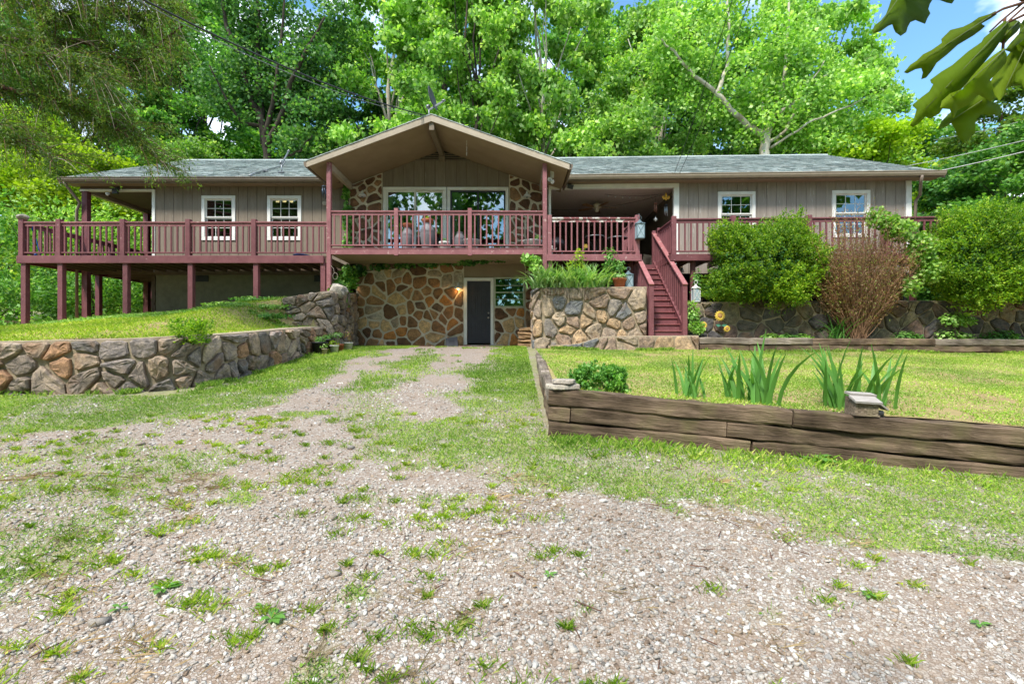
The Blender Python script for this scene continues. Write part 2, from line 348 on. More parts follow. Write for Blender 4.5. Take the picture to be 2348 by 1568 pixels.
# grass cover of the drive (1 = turf, 0 = gravel)
def grass_cover(x, y):
    x = np.asarray(x, float); y = np.asarray(y, float)
    xa = np.interp(y, [4.9, 5.5, 5.88, 6.82, 8.46, 11.5, 13, 15.5], [-8.2, -6.0, -4.7, -3.6, -3.7, -3.5, -3.0, -2.7])
    xb = np.interp(y, [2.9, 3.3, 3.35, 3.9, 4.1, 4.5, 5.4, 6.46, 9.74, 13.5, 15.5], [6.5, 3.6, 2.3, 1.6, .5, -.25, -1.0, -1.0, -.95, -.35, -.2])
    a = sstep(-.45, .75, xa-x + 1.1*(fbm(x*1.1, y*1.1, 21)-.5))
    b = sstep(-.35, .7, x-xb + 1.2*(fbm(x*1.2, y*1.2, 31)-.5))
    mid = .62*np.exp(-((x-np.interp(y, [4.2, 5.7, 7.8, 10, 13], [-1.0, -1.35, -2.4, -2.35, -2.0]))/.55)**2)*sstep(4.3, 5.2, y)*(1-sstep(10.5, 13.5, y))
    near = .57*sstep(-1.8, -3.7, x)*(1-sstep(4.6, 6, y))
    n = fbm(x*1.7, y*1.7, 77, 4)
    m = np.maximum(np.maximum(a, b), np.maximum(mid, near)*1.0)
    c = np.clip(m*1.75 - .34 + (n-.5)*1.8 + .35*b*sstep(.6, 1, b), 0, 1)
    c = np.maximum(c, sstep(.70, .80, fbm(x*2.3, y*2.3, 55, 3))*.9)
    c = c*(1-.55*sstep(.5, .7, fbm(x*.8+3, y*.8, 91, 3)))*(1-.6*sstep(.56, .7, fbm(x*4.3, y*4.3, 93, 3)))
    return np.clip(c, 0, 1)

def ground_mat(name, dirt, dirt2, gravel=True, green=(.14, .19, .03)):
    m, nt, b = nodes(name); tcn = N(nt, 'ShaderNodeTexCoord'); O = tcn.outputs['Object']
    n1 = N(nt, 'ShaderNodeTexNoise', Scale=1.3, Detail=8, Roughness=.65); nt.links.new(O, n1.inputs['Vector'])
    r1 = ramp(nt, [(.35, 0), (.65, 1)]); nt.links.new(n1.outputs['Fac'], r1.inputs[0])
    c = mixrgb(nt, r1.outputs[0], dirt, dirt2)
    n2 = N(nt, 'ShaderNodeTexNoise', Scale=26, Detail=8, Roughness=.7); nt.links.new(O, n2.inputs['Vector'])
    r2 = ramp(nt, [(.3, (.62, .6, .58)), (.7, (1.35, 1.35, 1.35))]); nt.links.new(n2.outputs['Fac'], r2.inputs[0])
    c = mixrgb(nt, 1, c, r2.outputs[0], 'MULTIPLY')
    hgt = n2.outputs['Fac']
    if gravel:
        vo = N(nt, 'ShaderNodeTexVoronoi', Scale=62, Randomness=1); nt.links.new(O, vo.inputs['Vector'])
        vd = N(nt, 'ShaderNodeTexVoronoi', feature='DISTANCE_TO_EDGE', Scale=62, Randomness=1); nt.links.new(O, vd.inputs['Vector'])
        sp = N(nt, 'ShaderNodeSeparateColor'); nt.links.new(vo.outputs['Color'], sp.inputs[0])
        rc = ramp(nt, [(0, (.2, .145, .105)), (.4, (.3, .25, .21)), (.7, (.40, .355, .31)), (.9, (.26, .235, .215)), (1, (.48, .45, .41))]); nt.links.new(sp.outputs[0], rc.inputs[0])
        rd = ramp(nt, [(.0, 0), (.10, 1)]); nt.links.new(vd.outputs['Distance'], rd.inputs[0])
        n4 = N(nt, 'ShaderNodeTexNoise', Scale=2.4, Detail=5); nt.links.new(O, n4.inputs['Vector'])
        r4 = ramp(nt, [(.3, .45), (.55, 1)]); nt.links.new(n4.outputs['Fac'], r4.inputs[0])
        fm = N(nt, 'ShaderNodeMath', operation='MULTIPLY'); nt.links.new(rd.outputs[0], fm.inputs[0]); nt.links.new(r4.outputs[0], fm.inputs[1])
        c = mixrgb(nt, fm.outputs[0], c, rc.outputs[0]); hgt = fm.outputs[0]
    at = N(nt, 'ShaderNodeAttribute', attribute_name='turf')
    n5 = N(nt, 'ShaderNodeTexNoise', Scale=9, Detail=6); nt.links.new(O, n5.inputs['Vector'])
    r5 = ramp(nt, [(.35, (green[0]*.55, green[1]*.6, green[2]*.6)), (.65, (green[0]*1.25, green[1]*1.15, green[2]*1.3))]); nt.links.new(n5.outputs['Fac'], r5.inputs[0])
    m5 = N(nt, 'ShaderNodeMath', operation='MULTIPLY'); nt.links.new(at.outputs['Fac'], m5.inputs[0]); m5.inputs[1].default_value = .42
    c = mixrgb(nt, m5.outputs[0], c, r5.outputs[0])
    nt.links.new(c, b.inputs['Base Color']); b.inputs['Roughness'].default_value = .95; b.inputs['Specular IOR Level'].default_value = .15
    bp = N(nt, 'ShaderNodeBump', Strength=.6, Distance=.02); nt.links.new(hgt, bp.inputs['Height']); nt.links.new(bp.outputs[0], b.inputs['Normal'])
    return m
gm_drive = ground_mat('gravel_drive', (.22, .155, .11), (.3, .225, .165), True, (.22, .30, .04))
gm_lawn = ground_mat('thin_lawn_soil', (.26, .165, .095), (.33, .235, .13), False, (.27, .31, .06))
gm_bed = ground_mat('dark_bed_soil', (.09, .06, .04), (.14, .095, .06), False)
def grid_sheet(name, xs, ys, fz, mat, turf, fxy=None):
    XX, YY = np.meshgrid(np.asarray(xs), np.asarray(ys))
    if fxy is not None: XX, YY = fxy(XX, YY)
    ZZ = fz(XX, YY); nx, ny = XX.shape[1], XX.shape[0]
    V = np.stack([XX, YY, ZZ], -1).reshape(-1, 3)
    i = (np.arange(ny-1)[:, None]*nx + np.arange(nx-1)[None]).ravel()
    o = arr_mesh(name, V, np.stack([i, i+1, i+nx+1, i+nx], 1), mat, smooth=True)
    a = o.data.attributes.new('turf', 'FLOAT', 'POINT'); a.data.foreach_set('value', turf(XX, YY).ravel().astype(np.float32))
    return o
def span(*segs):
    r = []
    for a, b, st in segs: r += list(np.arange(a, b, st))
    return np.array(r + [segs[-1][1]])
xs = span((-400, -60, 40), (-60, -14, 4), (-14, 8, .1), (8, 20, .8), (20, 60, 5), (60, 400, 40))
ys = span((-300, -20, 40), (-20, 1, 2), (1, 9, .1), (9, 16, .14), (16, 60, 3), (60, 400, 30))
def zg(x, y):
    z = g_drive(x, y) + .02*(fbm(x*2, y*2, 3)-.5)
    inl = sstep(0, .25, -5.45-x)*sstep(0, .25, y-8.2)                # sink under the raised lawns
    inr = sstep(0, .25, x-.85)*sstep(0, .25, y-y_tie(x)-.25)*(y < 13.5)
    return z - .45*np.maximum(inl, inr)
tag(grid_sheet('ground', xs, ys, zg, gm_drive, lambda x, y: np.where((np.abs(x) < 30) & (y < 17) & (y > 0), grass_cover(x, y), .9)),
    'sloping ground with patchy gravel drive running up to the basement door', 'ground', kind='structure')
def fxl(a, b):                       # left lawn: bounded by the stone wall
    yf = np.interp(a, [-60, -8.1, -5.7, -5.42, -5.28], [7.75, 7.85, 8.15, 8.6, 9.4])
    return a, yf + b*(22-yf)
tag(grid_sheet('raised_lawn', span((-60, -16, 3), (-16, -5.27, .12)), np.linspace(0, 1, 110), g_left, gm_lawn, lambda x, y: np.clip(.75-.9*sstep(13.2, 14.5, y)+.5*(fbm(x, y, 8)-.5), 0, 1), fxl),
    'raised grassy bank on the left above the low stone wall', 'lawn', kind='structure')
def fxr(a, b):
    x = (.52+.24*b)*(1-a) + a*34
    yf = y_tie(x)+.12
    return x, yf + b*(12.85-yf)
tag(grid_sheet('terrace_lawn', np.linspace(0, 1, 150)**1.6, np.linspace(0, 1, 80), g_right, gm_lawn, lambda x, y: np.clip(.62+1.3*(fbm(x*.7, y*.7, 18)-.5), 0, 1), fxr),
    'yellowish terrace lawn on the right behind the railroad tie wall', 'lawn', kind='structure')
tag(grid_sheet('flower_bed', span((3.7, 12, .5), (12, 40, 3)), np.linspace(12.86, 14.2, 5), lambda x, y: .03+0*x, gm_bed, lambda x, y: 0*x+.1),
    'narrow flower bed soil behind the long low timbers', 'flower bed', kind='structure')
tag(grid_sheet('upper_bed', span((4.7, 12, .5), (12, 40, 3)), np.linspace(13.55, 22, 8), lambda x, y: 1.02+.02*(y-13)+0*x, gm_bed, lambda x, y: 0*x+.1),
    'shaded soil above the garden wall under the right deck', 'flower bed', kind='structure')
# ------------------------------------------------------------ stonework
def clip_half(poly, nx, ny, d):
    out = []
    for i in range(len(poly)):
        p, q = poly[i], poly[(i+1) % len(poly)]
        a = p[0]*nx+p[1]*ny-d; b = q[0]*nx+q[1]*ny-d
        if a <= 0: out.append(p)
        if (a < 0 < b) or (b < 0 < a):
            t = a/(a-b); out.append((p[0]+(q[0]-p[0])*t, p[1]+(q[1]-p[1])*t))
    return out
def cells(L, H, size, gap, rng, sx=1.15):
    n = max(2, int(L*H/(size*size*.85)))
    P = []
    tries = 0
    while len(P) < n and tries < n*60:
        tries += 1
        p = (rng.uniform(0, L), rng.uniform(0, H)); lim = size*rng.uniform(.32, 1.05)
        if all(((p[0]-q[0])/sx)**2+(p[1]-q[1])**2 > lim*lim*.8 for q in P): P.append(p)
    res = []
    for i, p in enumerate(P):
        g2 = gap*.5
        poly = [(g2, g2), (L-g2, g2), (L-g2, H-g2), (g2, H-g2)]
        for j, q in enumerate(P):
            if i == j: continue
            dx, dy = q[0]-p[0], q[1]-p[1]; l = math.hypot(dx, dy)
            if l > size*4.5: continue
            nx, ny = dx/l, dy/l
            poly = clip_half(poly, nx, ny, (p[0]+q[0])/2*nx + (p[1]+q[1])/2*ny - g2*rng.uniform(.7, 1.5))
            if len(poly) < 3: break
        if len(poly) >= 3: res.append(poly)
    return res
def stone_mesh(poly, fmap, depth, rng, rough=.16):
    # round the corners
    ring = []
    for i in range(len(poly)):
        p, q = poly[i], poly[(i+1) % len(poly)]
        l = math.hypot(q[0]-p[0], q[1]-p[1])
        if l < .012: continue
        a = rng.uniform(.10, .26)
        ring.append((p[0]+(q[0]-p[0])*a, p[1]+(q[1]-p[1])*a))
        if l > .13:
            m = rng.uniform(.42, .58); w = rng.uniform(-.05, .03)*l
            ring.append((p[0]+(q[0]-p[0])*m - (q[1]-p[1])/l*w*-1, p[1]+(q[1]-p[1])*m + (q[0]-p[0])/l*w*-1))
        ring.append((p[0]+(q[0]-p[0])*(1-a), p[1]+(q[1]-p[1])*(1-a)))
    n = len(ring)
    if n < 4: return None
    cx = sum(p[0] for p in ring)/n; cy = sum(p[1] for p in ring)/n
    mb = MB(); vs = []
    tilt = (rng.uniform(-.5, .5)*depth, rng.uniform(-.5, .5)*depth)
    R0 = max(math.hypot(p[0]-cx, p[1]-cy) for p in ring)
    for k, (sc, h) in enumerate(((1.0, -.03), (.985, .62), (.86, .93), (.5, 1.02))):
        for p in ring:
            j = 1+rng.uniform(-1, 1)*rough*.22*(k > 0)
            x = cx+(p[0]-cx)*sc*j; y = cy+(p[1]-cy)*sc*j
            hh = h*depth + ((p[0]-cx)/R0*tilt[0]+(p[1]-cy)/R0*tilt[1])*(k > 0)*.8 + rng.uniform(-1, 1)*depth*rough*(k > 1)*1.25 if k else -.03
            vs.append(fmap(x, y, hh))
    vs.append(fmap(cx, cy, depth*rng.uniform(.92, 1.12)))
    fs = []
    for k in range(3):
        for i in range(n): fs.append((k*n+i, k*n+(i+1) % n, (k+1)*n+(i+1) % n, (k+1)*n+i))
    for i in range(n): fs.append((3*n+i, 3*n+(i+1) % n, 4*n))
    mb.add(vs, fs); return mb
def path_map(path, Hn):
    """path: (x, y, zbottom, ztop); returns fmap(s, t, h) and the length; outward is to the right of travel"""
    P = [Vector((p[0], p[1])) for p in path]
    cum = [0]
    for i in range(len(P)-1): cum.append(cum[-1]+(P[i+1]-P[i]).length)
    L = cum[-1]; S = np.array(cum); A = np.array(path)
    def at(s):
        return np.array([np.interp(s, S, A[:, k]) for k in range(4)])
    def fmap(s, t, h):
        p = at(s); e = .12
        a = at(max(0, s-e)); b = at(min(L, s+e)); dx, dy = b[0]-a[0], b[1]-a[1]; l = math.hypot(dx, dy)
        nx, ny = dy/l, -dx/l
        return (p[0]+nx*h, p[1]+ny*h, p[2]+(p[3]-p[2])*t/Hn)
    return fmap, L
def stone_wall(parent, path, size, gap, depth, mat, mortar, seed, thick=.3, corename='mortar', core_parent=None, rough=.16, step=.2, sx=1.15, proud=.0, facename=None):
    rng = random.Random(seed); Hn = max(p[3]-p[2] for p in path)
    fmap, L = path_map(path, Hn)
    n = max(2, int(L/step)); mb = MB(); vs = []
    for i in range(n+1):
        s = L*i/n
        for (t, h) in ((0, proud), (Hn, proud), (Hn+.012, proud-.04), (Hn+.012, -thick), (0, -thick)): vs.append(fmap(s, t, h))
    fs = []
    for i in range(n):
        for k in range(4): fs.append((i*5+k, (i+1)*5+k, (i+1)*5+k+1, i*5+k+1))
    fs.append((0, 1, 2, 3, 4)); fs.append(tuple(n*5+k for k in (4, 3, 2, 1, 0)))
    mb.add(vs, fs); core = mb.build(corename, mortar, parent)
    sp = core if facename else parent
    for poly in cells(L, Hn, size, gap, rng, sx):
        m = stone_mesh(poly, fmap, depth*rng.uniform(.6, 1.4), rng, rough)
        if m: m.build('stone', mat, sp, smooth=rough < .11)
    return core
tw = thing('retaining_wall', 'low stone retaining wall curving along the left edge of the gravel drive', 'stone wall', (-5.6, 8, -.8))
stone_wall(tw, [(-14, 7.5, -.95, -.04), (-8.1, 7.63, -.9, 0.0), (-6.2, 7.82, -.87, .05), (-5.62, 8.02, -.83, .09), (-5.3, 8.45, -.79, .12), (-5.14, 9.2, -.7, .17), (-5.08, 11, -.5, .3), (-5.1, 13.15, -.3, .42)], .36, .035, .085, wstone, mortarw, 11, .3, rough=.13)
tw = thing('bank_wall', 'taller stone bank wall between the left balcony post and the house corner', 'stone wall', (-5.1, 13.5, -.2))
stone_wall(tw, [(-6.35, 13.4, .25, 1.22), (-5.3, 13.22, .1, 1.36), (-5.05, 13.35, -.25, 1.4), (-5.0, 13.8, -.3, 1.42), (-5.1, 15.8, -.3, 1.6)], .38, .03, .09, wstone, mortarw, 23, .3, rough=.13)
tw = thing('planter_wall', 'tall stone planter block left of the wooden stairs', 'stone wall', (2.1, 13.4, -.2))
stone_wall(tw, [(.68, 15.3, -.3, 1.46), (.63, 13.12, -.32, 1.46), (.72, 13.0, -.32, 1.46), (3.62, 13.0, -.3, 1.48)], .40, .04, .075, bstone, mortarw, 35, .3, rough=.13)
MB().prism([(.8, 13.2, 1.42), (3.6, 13.2, 1.44), (3.6, 15.2, 1.5), (.8, 15.2, 1.5)], (0, 0, -.3)).build('soil', gm_bed, tw)
tw = thing('stone_kerb', 'low stone kerb at the foot of the wooden stairs', 'kerb', (3.5, 12.7, -.2))
stone_wall(tw, [(.95, 12.72, -.3, -.1), (1.7, 12.68, -.3, -.06), (2.2, 12.62, -.32, .1), (2.5, 12.6, -.32, .14), (4.86, 12.58, -.32, .16)], .40, .03, .05, bstone, mortarw, 47, .42, rough=.12, sx=1.6)
tw = thing('garden_wall', 'dark stone garden wall behind the right flower bed', 'stone wall', (8, 13.2, .05))
stone_wall(tw, [(4.85, 13.3, -.02, 1.08), (9, 13.18, -.02, 1.12), (15.5, 13.0, -.02, 1.1)], .42, .03, .06, gstone, mortarw, 59, .3, rough=.12)
# ------------------------------------------------------------ railroad ties
def wood_mat(name, c1, c2, c3):
    m, nt, b = nodes(name); tcn = N(nt, 'ShaderNodeTexCoord'); oi = N(nt, 'ShaderNodeObjectInfo')
    mpn = N(nt, 'ShaderNodeMapping'); mpn.inputs['Scale'].default_value = (.7, 17, 17)
    cb = N(nt, 'ShaderNodeCombineXYZ'); mu = N(nt, 'ShaderNodeMath', operation='MULTIPLY'); mu.inputs[1].default_value = 53; nt.links.new(oi.outputs['Random'], mu.inputs[0])
    for k in range(3): nt.links.new(mu.outputs[0], cb.inputs[k])
    nt.links.new(cb.outputs[0], mpn.inputs['Location']); nt.links.new(tcn.outputs['Object'], mpn.inputs['Vector'])
    n1 = N(nt, 'ShaderNodeTexNoise', Scale=2.0, Detail=10, Roughness=.75, Distortion=.8); nt.links.new(mpn.outputs[0], n1.inputs['Vector'])
    rr = ramp(nt, [(.3, c3), (.42, c2), (.56, c1), (.72, tuple(x*1.55 for x in c1))]); nt.links.new(n1.outputs['Fac'], rr.inputs[0])
    n2 = N(nt, 'ShaderNodeTexNoise', Scale=1.6, Detail=4); nt.links.new(tcn.outputs['Object'], n2.inputs['Vector'])
    r2 = ramp(nt, [(.33, (.42, .4, .38)), (.5, (1, 1, 1)), (.66, (1.5, 1.5, 1.5))]); nt.links.new(n2.outputs['Fac'], r2.inputs[0])
    c = mixrgb(nt, 1, rr.outputs[0], r2.outputs[0], 'MULTIPLY')
    n6 = N(nt, 'ShaderNodeTexNoise', Scale=3.1, Detail=6); nt.links.new(tcn.outputs['Object'], n6.inputs['Vector']); r6 = ramp(nt, [(.55, 0), (.72, .5)]); nt.links.new(n6.outputs['Fac'], r6.inputs[0]); c = mixrgb(nt, r6.outputs[0], c, (.14, .13, .05))
    nt.links.new(c, b.inputs['Base Color']); b.inputs['Roughness'].default_value = .9; b.inputs['Specular IOR Level'].default_value = .2
    bp = N(nt, 'ShaderNodeBump', Strength=1, Distance=.035); nt.links.new(n1.outputs['Fac'], bp.inputs['Height']); nt.links.new(bp.outputs[0], b.inputs['Normal'])
    return m
tiem = wood_mat('weathered_tie_wood', (.175, .122, .082), (.108, .073, .048), (.022, .015, .011))
tieg = wood_mat('greyed_tie_wood', (.26, .215, .172), (.165, .13, .102), (.04, .03, .025))
def timber(name, parent, a, b, w, h, mat, seed, jit=.009, ch=.02):
    rng = random.Random(seed); a = Vector(a); b = Vector(b); L = (b-a).length; n = max(4, int(L/.16))
    mb = MB(); vs = []
    sec = [(-w/2+ch, -h/2), (w/2-ch, -h/2), (w/2, -h/2+ch), (w/2, h/2-ch), (w/2-ch, h/2), (0, h/2), (-w/2+ch, h/2), (-w/2, h/2-ch), (-w/2, 0), (-w/2, -h/2+ch)]
    for i in range(n+1):
        x = L*i/n - L/2 + (rng.uniform(-.006, .006) if 0 < i < n else 0)
        e = 1-.05*(i in (0, n)); wy, wz = .008*math.sin(i*.55+seed), .006*math.sin(i*.4+seed*2)
        for y, z in sec: vs.append((x, y*e+wy+rng.uniform(-jit, jit), z*e+wz*(i not in (0, n))+rng.uniform(-jit, jit)))
    k = len(sec); fs = [tuple(range(k-1, -1, -1)), tuple(n*k+i for i in range(k))]
    for i in range(n):
        for j in range(k): fs.append((i*k+j, i*k+(j+1) % k, (i+1)*k+(j+1) % k, (i+1)*k+j))
    mb.add(vs, fs); o = mb.build(name, mat, None, smooth=False); o.parent = parent
    d = (b-a).normalized(); yv = Vector((0, 0, 1)).cross(d).normalized(); zv = d.cross(yv)
    M = Matrix((d, yv, zv)).transposed().to_4x4(); M.translation = (a+b)/2
    if parent is not None: M.translation = M.translation - Vector(ORG[parent.name])
    o.matrix_local = M
    return o
tt = thing('tie_wall', 'railroad tie retaining wall in front of the right terrace lawn', 'timber wall', (.5, 5.6, -1.1))
def tie_pt(u, c):                       # point on the wall front at photo column u, course c (0 top)
    lo, hi = 0., 2.5
    for _ in range(50):
        t = (lo+hi)/2; X = .42+t*4.75; D = 5.55-t*.67
        if F*X/D+1174 < u: lo = t
        else: hi = t
    zt = -.548-.334*t-.182*(c+.5)-.012*t*c
    return Vector((X+.012, D+.115, zt))
def zu(x): return (1260+.5196*x)/1.0562
k = 0
for c, segs in enumerate((((133, 1273), (1281, 2420)), ((133, 234), (238, 967), (972, 2416)), ((133, 1077), (1091, 2410)))):
    for a, b in segs:
        k += 1; pa, pb = tie_pt(zu(a), c), tie_pt(zu(b), c)
        off = Vector((0, [0, .02, .008][c] + .01*(k % 2), 0))
        timber('timber', tt, pa+off, pb+off, .225, .178 if c else .186, tiem if k != 5 else tiem, 100+k)
last = tie_pt(zu(2420), 0)
timber('timber', tt, last+Vector((.02, 0, 0)), last+Vector((3.2, -.45, -.22)), .225, .18, tiem, 131)
timber('timber', tt, last+Vector((.02, .02, -.19)), last+Vector((3.2, -.43, -.41)), .225, .18, tiem, 132)
timber('timber', tt, last+Vector((.02, 0, -.375)), last+Vector((3.2, -.45, -.6)), .225, .18, tiem, 133)
# the side run going back to the planter
sp = [(.54, 5.80, -.635), (.58, 8.1, -.555), (.64, 10.4, -.43), (.72, 12.55, -.335)]
for i in range(3):
    a, b = Vector(sp[i]), Vector(sp[i+1]); d = (b-a).normalized()*.01
    timber('timber', tt, a+d, b-d, .215, .18, tieg, 140+i, .009)
    timber('timber', tt, a+d+Vector((.01, 0, -.186)), b-d+Vector((.01, 0, -.186)), .215, .18, tiem, 150+i)
    if i < 2: timber('timber', tt, a+d+Vector((.012, 0, -.37)), b-d+Vector((.012, 0, -.37)), .215, .18, tiem, 160+i)
tt = thing('bed_timbers', 'long low timbers edging the right flower bed below the stone wall', 'timber edging', (8, 12.75, -.1))
bp = [4.9, 7.85, 11.05, 14.2]
for i in range(3):
    za, zb = .03-.018*i, .012-.018*i
    timber('timber', tt, (bp[i]+.01, 12.72, za), (bp[i+1]-.01, 12.70, zb), .2, .17, tieg if i != 1 else tiem, 170+i)
bp = [4.9, 6.2, 9.3, 12.5, 14.6]
for i in range(4):
    timber('timber', tt, (bp[i]+.01, 12.73, -.145-.012*i), (bp[i+1]-.01, 12.72, -.157-.012*i), .19, .165, tiem, 180+i)
# ------------------------------------------------------------ house
YW = 15.9
_a = R(-1.86)
RW = Matrix.Translation((-5, 15.45, 0)) @ Matrix.Rotation(_a, 4, 'Z') @ Matrix.Translation((5, -15.45, 0))
def dr(x, y): return y - .0325*(x+5)
def xr(u, y=YW):
    x = 5.
    for _ in range(20): x = (u-1174)/F*dr(x, y)
    return x
def zr(v, u, y=YW): return (784-v)/F*dr(xr(u, y), y)
house = thing('house', 'long taupe ranch house with central stone gable and grey shingle roof', 'house', (-2, 17, 0))
def rect_minus(rect, holes):
    rs = [rect]
    for h in holes:
        nr = []
        for r in rs:
            x0, x1, z0, z1 = r
            if h[0] >= x1 or h[1] <= x0 or h[2] >= z1 or h[3] <= z0: nr.append(r); continue
            if h[0] > x0: nr.append((x0, h[0], z0, z1))
            if h[1] < x1: nr.append((h[1], x1, z0, z1))
            a, b = max(x0, h[0]), min(x1, h[1])
            if h[2] > z0: nr.append((a, b, z0, h[2]))
            if h[3] < z1: nr.append((a, b, h[3], z1))
        rs = nr
    return rs
def siding_wall(x0, x1, z0, z1, holes, mat, M=None, bw=.305, top=None, seed=0):
    mb = MB(M)
    for r in rect_minus((x0, x1, z0, z1), holes): mb.box(r[0], r[1], YW+.02, YW+.14, r[2], r[3])
    core = mb.build('siding_wall', brown, house)
    n = max(1, round((x1-x0)/bw)); bw = (x1-x0)/n; rng = random.Random(seed)
    for i in range(n):
        a, b = x0+i*bw+.006, x0+(i+1)*bw-.006; mb = MB(M); e = rng.uniform(0, .004)
        if top:
            mb.prism([(a, YW-e, z0), (b, YW-e, z0), (b, YW-e, top(b)), (a, YW-e, top(a))], (0, .019+e, 0))
        else:
            rs = rect_minus((a, b, z0, z1), holes)
            full = [r for r in rs if r[0] == a and r[1] == b and len(rs) == 2]
            if len(full) == 2:
                for r in full: MB(M).box(r[0], r[1], YW-e, YW+.019, r[2], r[3]).build('board', mat, core)
            else:
                for r in rs: mb.box(r[0], r[1], YW-e, YW+.019, r[2], r[3])
        if mb.v: mb.build('board', mat, core)
    return core
def window(x0, x1, z0, z1, M=None, name='window', label=None, blind=False):
    t = .105
    w = MB(M)
    w.box(x0, x1, YW-.035, YW+.03, z1-t, z1); w.box(x0, x1, YW-.035, YW+.03, z0, z0+t)
    w.box(x0, x0+t, YW-.034, YW+.03, z0+t, z1-t); w.box(x1-t, x1, YW-.034, YW+.03, z0+t, z1-t)
    win = w.build(name, white, house, bevel=.006)
    if label: win['label'] = label
    a, b, c, d = x0+t, x1-t, z0+t, z1-t; mid = (c+d)/2+.02
    for (za, zb, y) in ((mid, d, YW+.02), (c, mid, YW+.055)):
        s = MB(M); f = .042
        s.box(a, b, y, y+.03, zb-f, zb); s.box(a, b, y, y+.03, za, za+f); s.box(a, a+f, y, y+.03, za+f, zb-f); s.box(b-f, b, y, y+.03, za+f, zb-f)
        s.build('sash', white, win)
        ga, gb, gc, gd = a+f, b-f, za+f, zb-f
        for k in (1, 2): bx('muntin', white, win, ga+(gb-ga)*k/3-.008, ga+(gb-ga)*k/3+.008, y+.004, y+.026, gc, gd, M=M)
        bx('muntin', white, win, ga, gb, y+.0045, y+.0255, (gc+gd)/2-.008, (gc+gd)/2+.008, M=M)
        for i in range(3):
            for j in range(2):
                bx('pane', glass, win, ga+(gb-ga)*i/3, ga+(gb-ga)*(i+1)/3, y+.012, y+.017, gc+(gd-gc)*j/2, gc+(gd-gc)*(j+1)/2, M=M)
    return win
def pleats(x0, x1, z0, z1, y, parent, name='curtain', M=None, n=None, amp=.02):
    n = n or max(6, int((x1-x0)/.03)); vs = []; fs = []
    for i in range(n+1):
        x = x0+(x1-x0)*i/n; yy = y+amp*math.sin(i*1.9)+amp*.5*math.sin(i*.7)
        vs += [(x+.01*math.sin(i), yy, z0), (x, yy*.999+y*.001, z1)]
    for i in range(n): fs.append((2*i, 2*i+2, 2*i+3, 2*i+1))
    return MB(M).add(vs, fs).build(name, curtain, parent, smooth=True)
L1 = (pX(463, YW), pX(540.3, YW), pZ(551.6, YW), pZ(449.3, YW)); L2 = (pX(613.5, YW), pX(691.5, YW), pZ(551.6, YW), pZ(449.3, YW))
ins = lambda w: (w[0]+.06, w[1]-.06, w[2]+.06, w[3]-.06)
XL, XS = pX(356, YW), pX(801, YW)
siding_wall(XL, XS, 2.2, 5.12, [ins(L1), ins(L2)], siding, seed=1)
window(*L1); window(*L2)
pleats(L1[0]+.12, L1[0]+.36, L1[2]+.1, L1[3]-.1, YW+.2, house)
bx('corner_board', white, house, XL-.09, XL+.005, YW-.03, YW+.1, 2.3, pZ(439, YW))
# right wing
R1 = (xr(1645), xr(1731), zr(546, 1690), zr(440, 1690)); R2 = (xr(1907), xr(1994), zr(544.6, 1950), zr(437, 1950))
XB0, XB1, XE = xr(1257), xr(1556), xr(2076)
siding_wall(XB1, XE, 2.2, 5.12, [ins(R1), ins(R2)], sidinggr, RW, seed=2)
window(*R1, M=RW); window(*R2, M=RW)
pleats(R2[0]+.1, R2[1]-.1, (R2[2]+R2[3])/2, R2[3]-.1, YW+.2, house, M=RW, amp=.01)
bx('corner_board', white, house, XE, XE+.17, YW-.03, YW+.12, 2.2, 5.1, M=RW)
# inner shell so rooms are dark
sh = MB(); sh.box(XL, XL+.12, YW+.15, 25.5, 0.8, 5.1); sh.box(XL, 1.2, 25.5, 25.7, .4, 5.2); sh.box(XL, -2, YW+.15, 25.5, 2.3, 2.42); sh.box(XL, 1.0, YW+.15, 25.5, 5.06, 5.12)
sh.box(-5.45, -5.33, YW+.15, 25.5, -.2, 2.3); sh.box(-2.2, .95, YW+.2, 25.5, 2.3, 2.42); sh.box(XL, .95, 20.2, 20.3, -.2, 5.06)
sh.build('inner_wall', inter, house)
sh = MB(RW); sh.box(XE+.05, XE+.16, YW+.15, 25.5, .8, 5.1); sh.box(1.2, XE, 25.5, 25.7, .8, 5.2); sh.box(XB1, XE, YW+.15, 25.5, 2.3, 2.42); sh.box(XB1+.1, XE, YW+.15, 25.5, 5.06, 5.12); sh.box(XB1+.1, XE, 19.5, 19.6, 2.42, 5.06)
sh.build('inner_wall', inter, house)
# central front wall
X1, X2, X3 = pX(877, YW), pX(1167, YW), pX(1245, YW)
GA, GL, GR = (-2.3, 6.48), (-5.86, 5.15), (1.64, 5.08)
def gz(x): return GA[1]+(x-GA[0])*((GA[1]-GL[1])/(GA[0]-GL[0]) if x < GA[0] else (GR[1]-GA[1])/(GR[0]-GA[0]))
DT = pZ(430, YW)
def gtop(x): return gz(x)-.19
mb = MB()
mb.prism([(X1, YW+.02, DT-.02), (X2, YW+.02, DT-.02), (X2, YW+.02, gtop(X2)), (GA[0], YW+.02, gtop(GA[0])), (X1, YW+.02, gtop(X1))], (0, .12, 0))
core = mb.build('gable_wall', brown, house)
n = 12; vz0 = pZ(368, YW)
for i in range(n):
    a, b = X1+(X2-X1)*i/n+.006, X1+(X2-X1)*(i+1)/n-.006
    pts = [(a, YW, DT), (b, YW, DT), (b, YW, gtop(b))] + ([(GA[0], YW, gtop(GA[0]))] if a < GA[0] < b else []) + [(a, YW, gtop(a))]
    MB().prism(pts, (0, .018, 0)).build('board', siding, core)
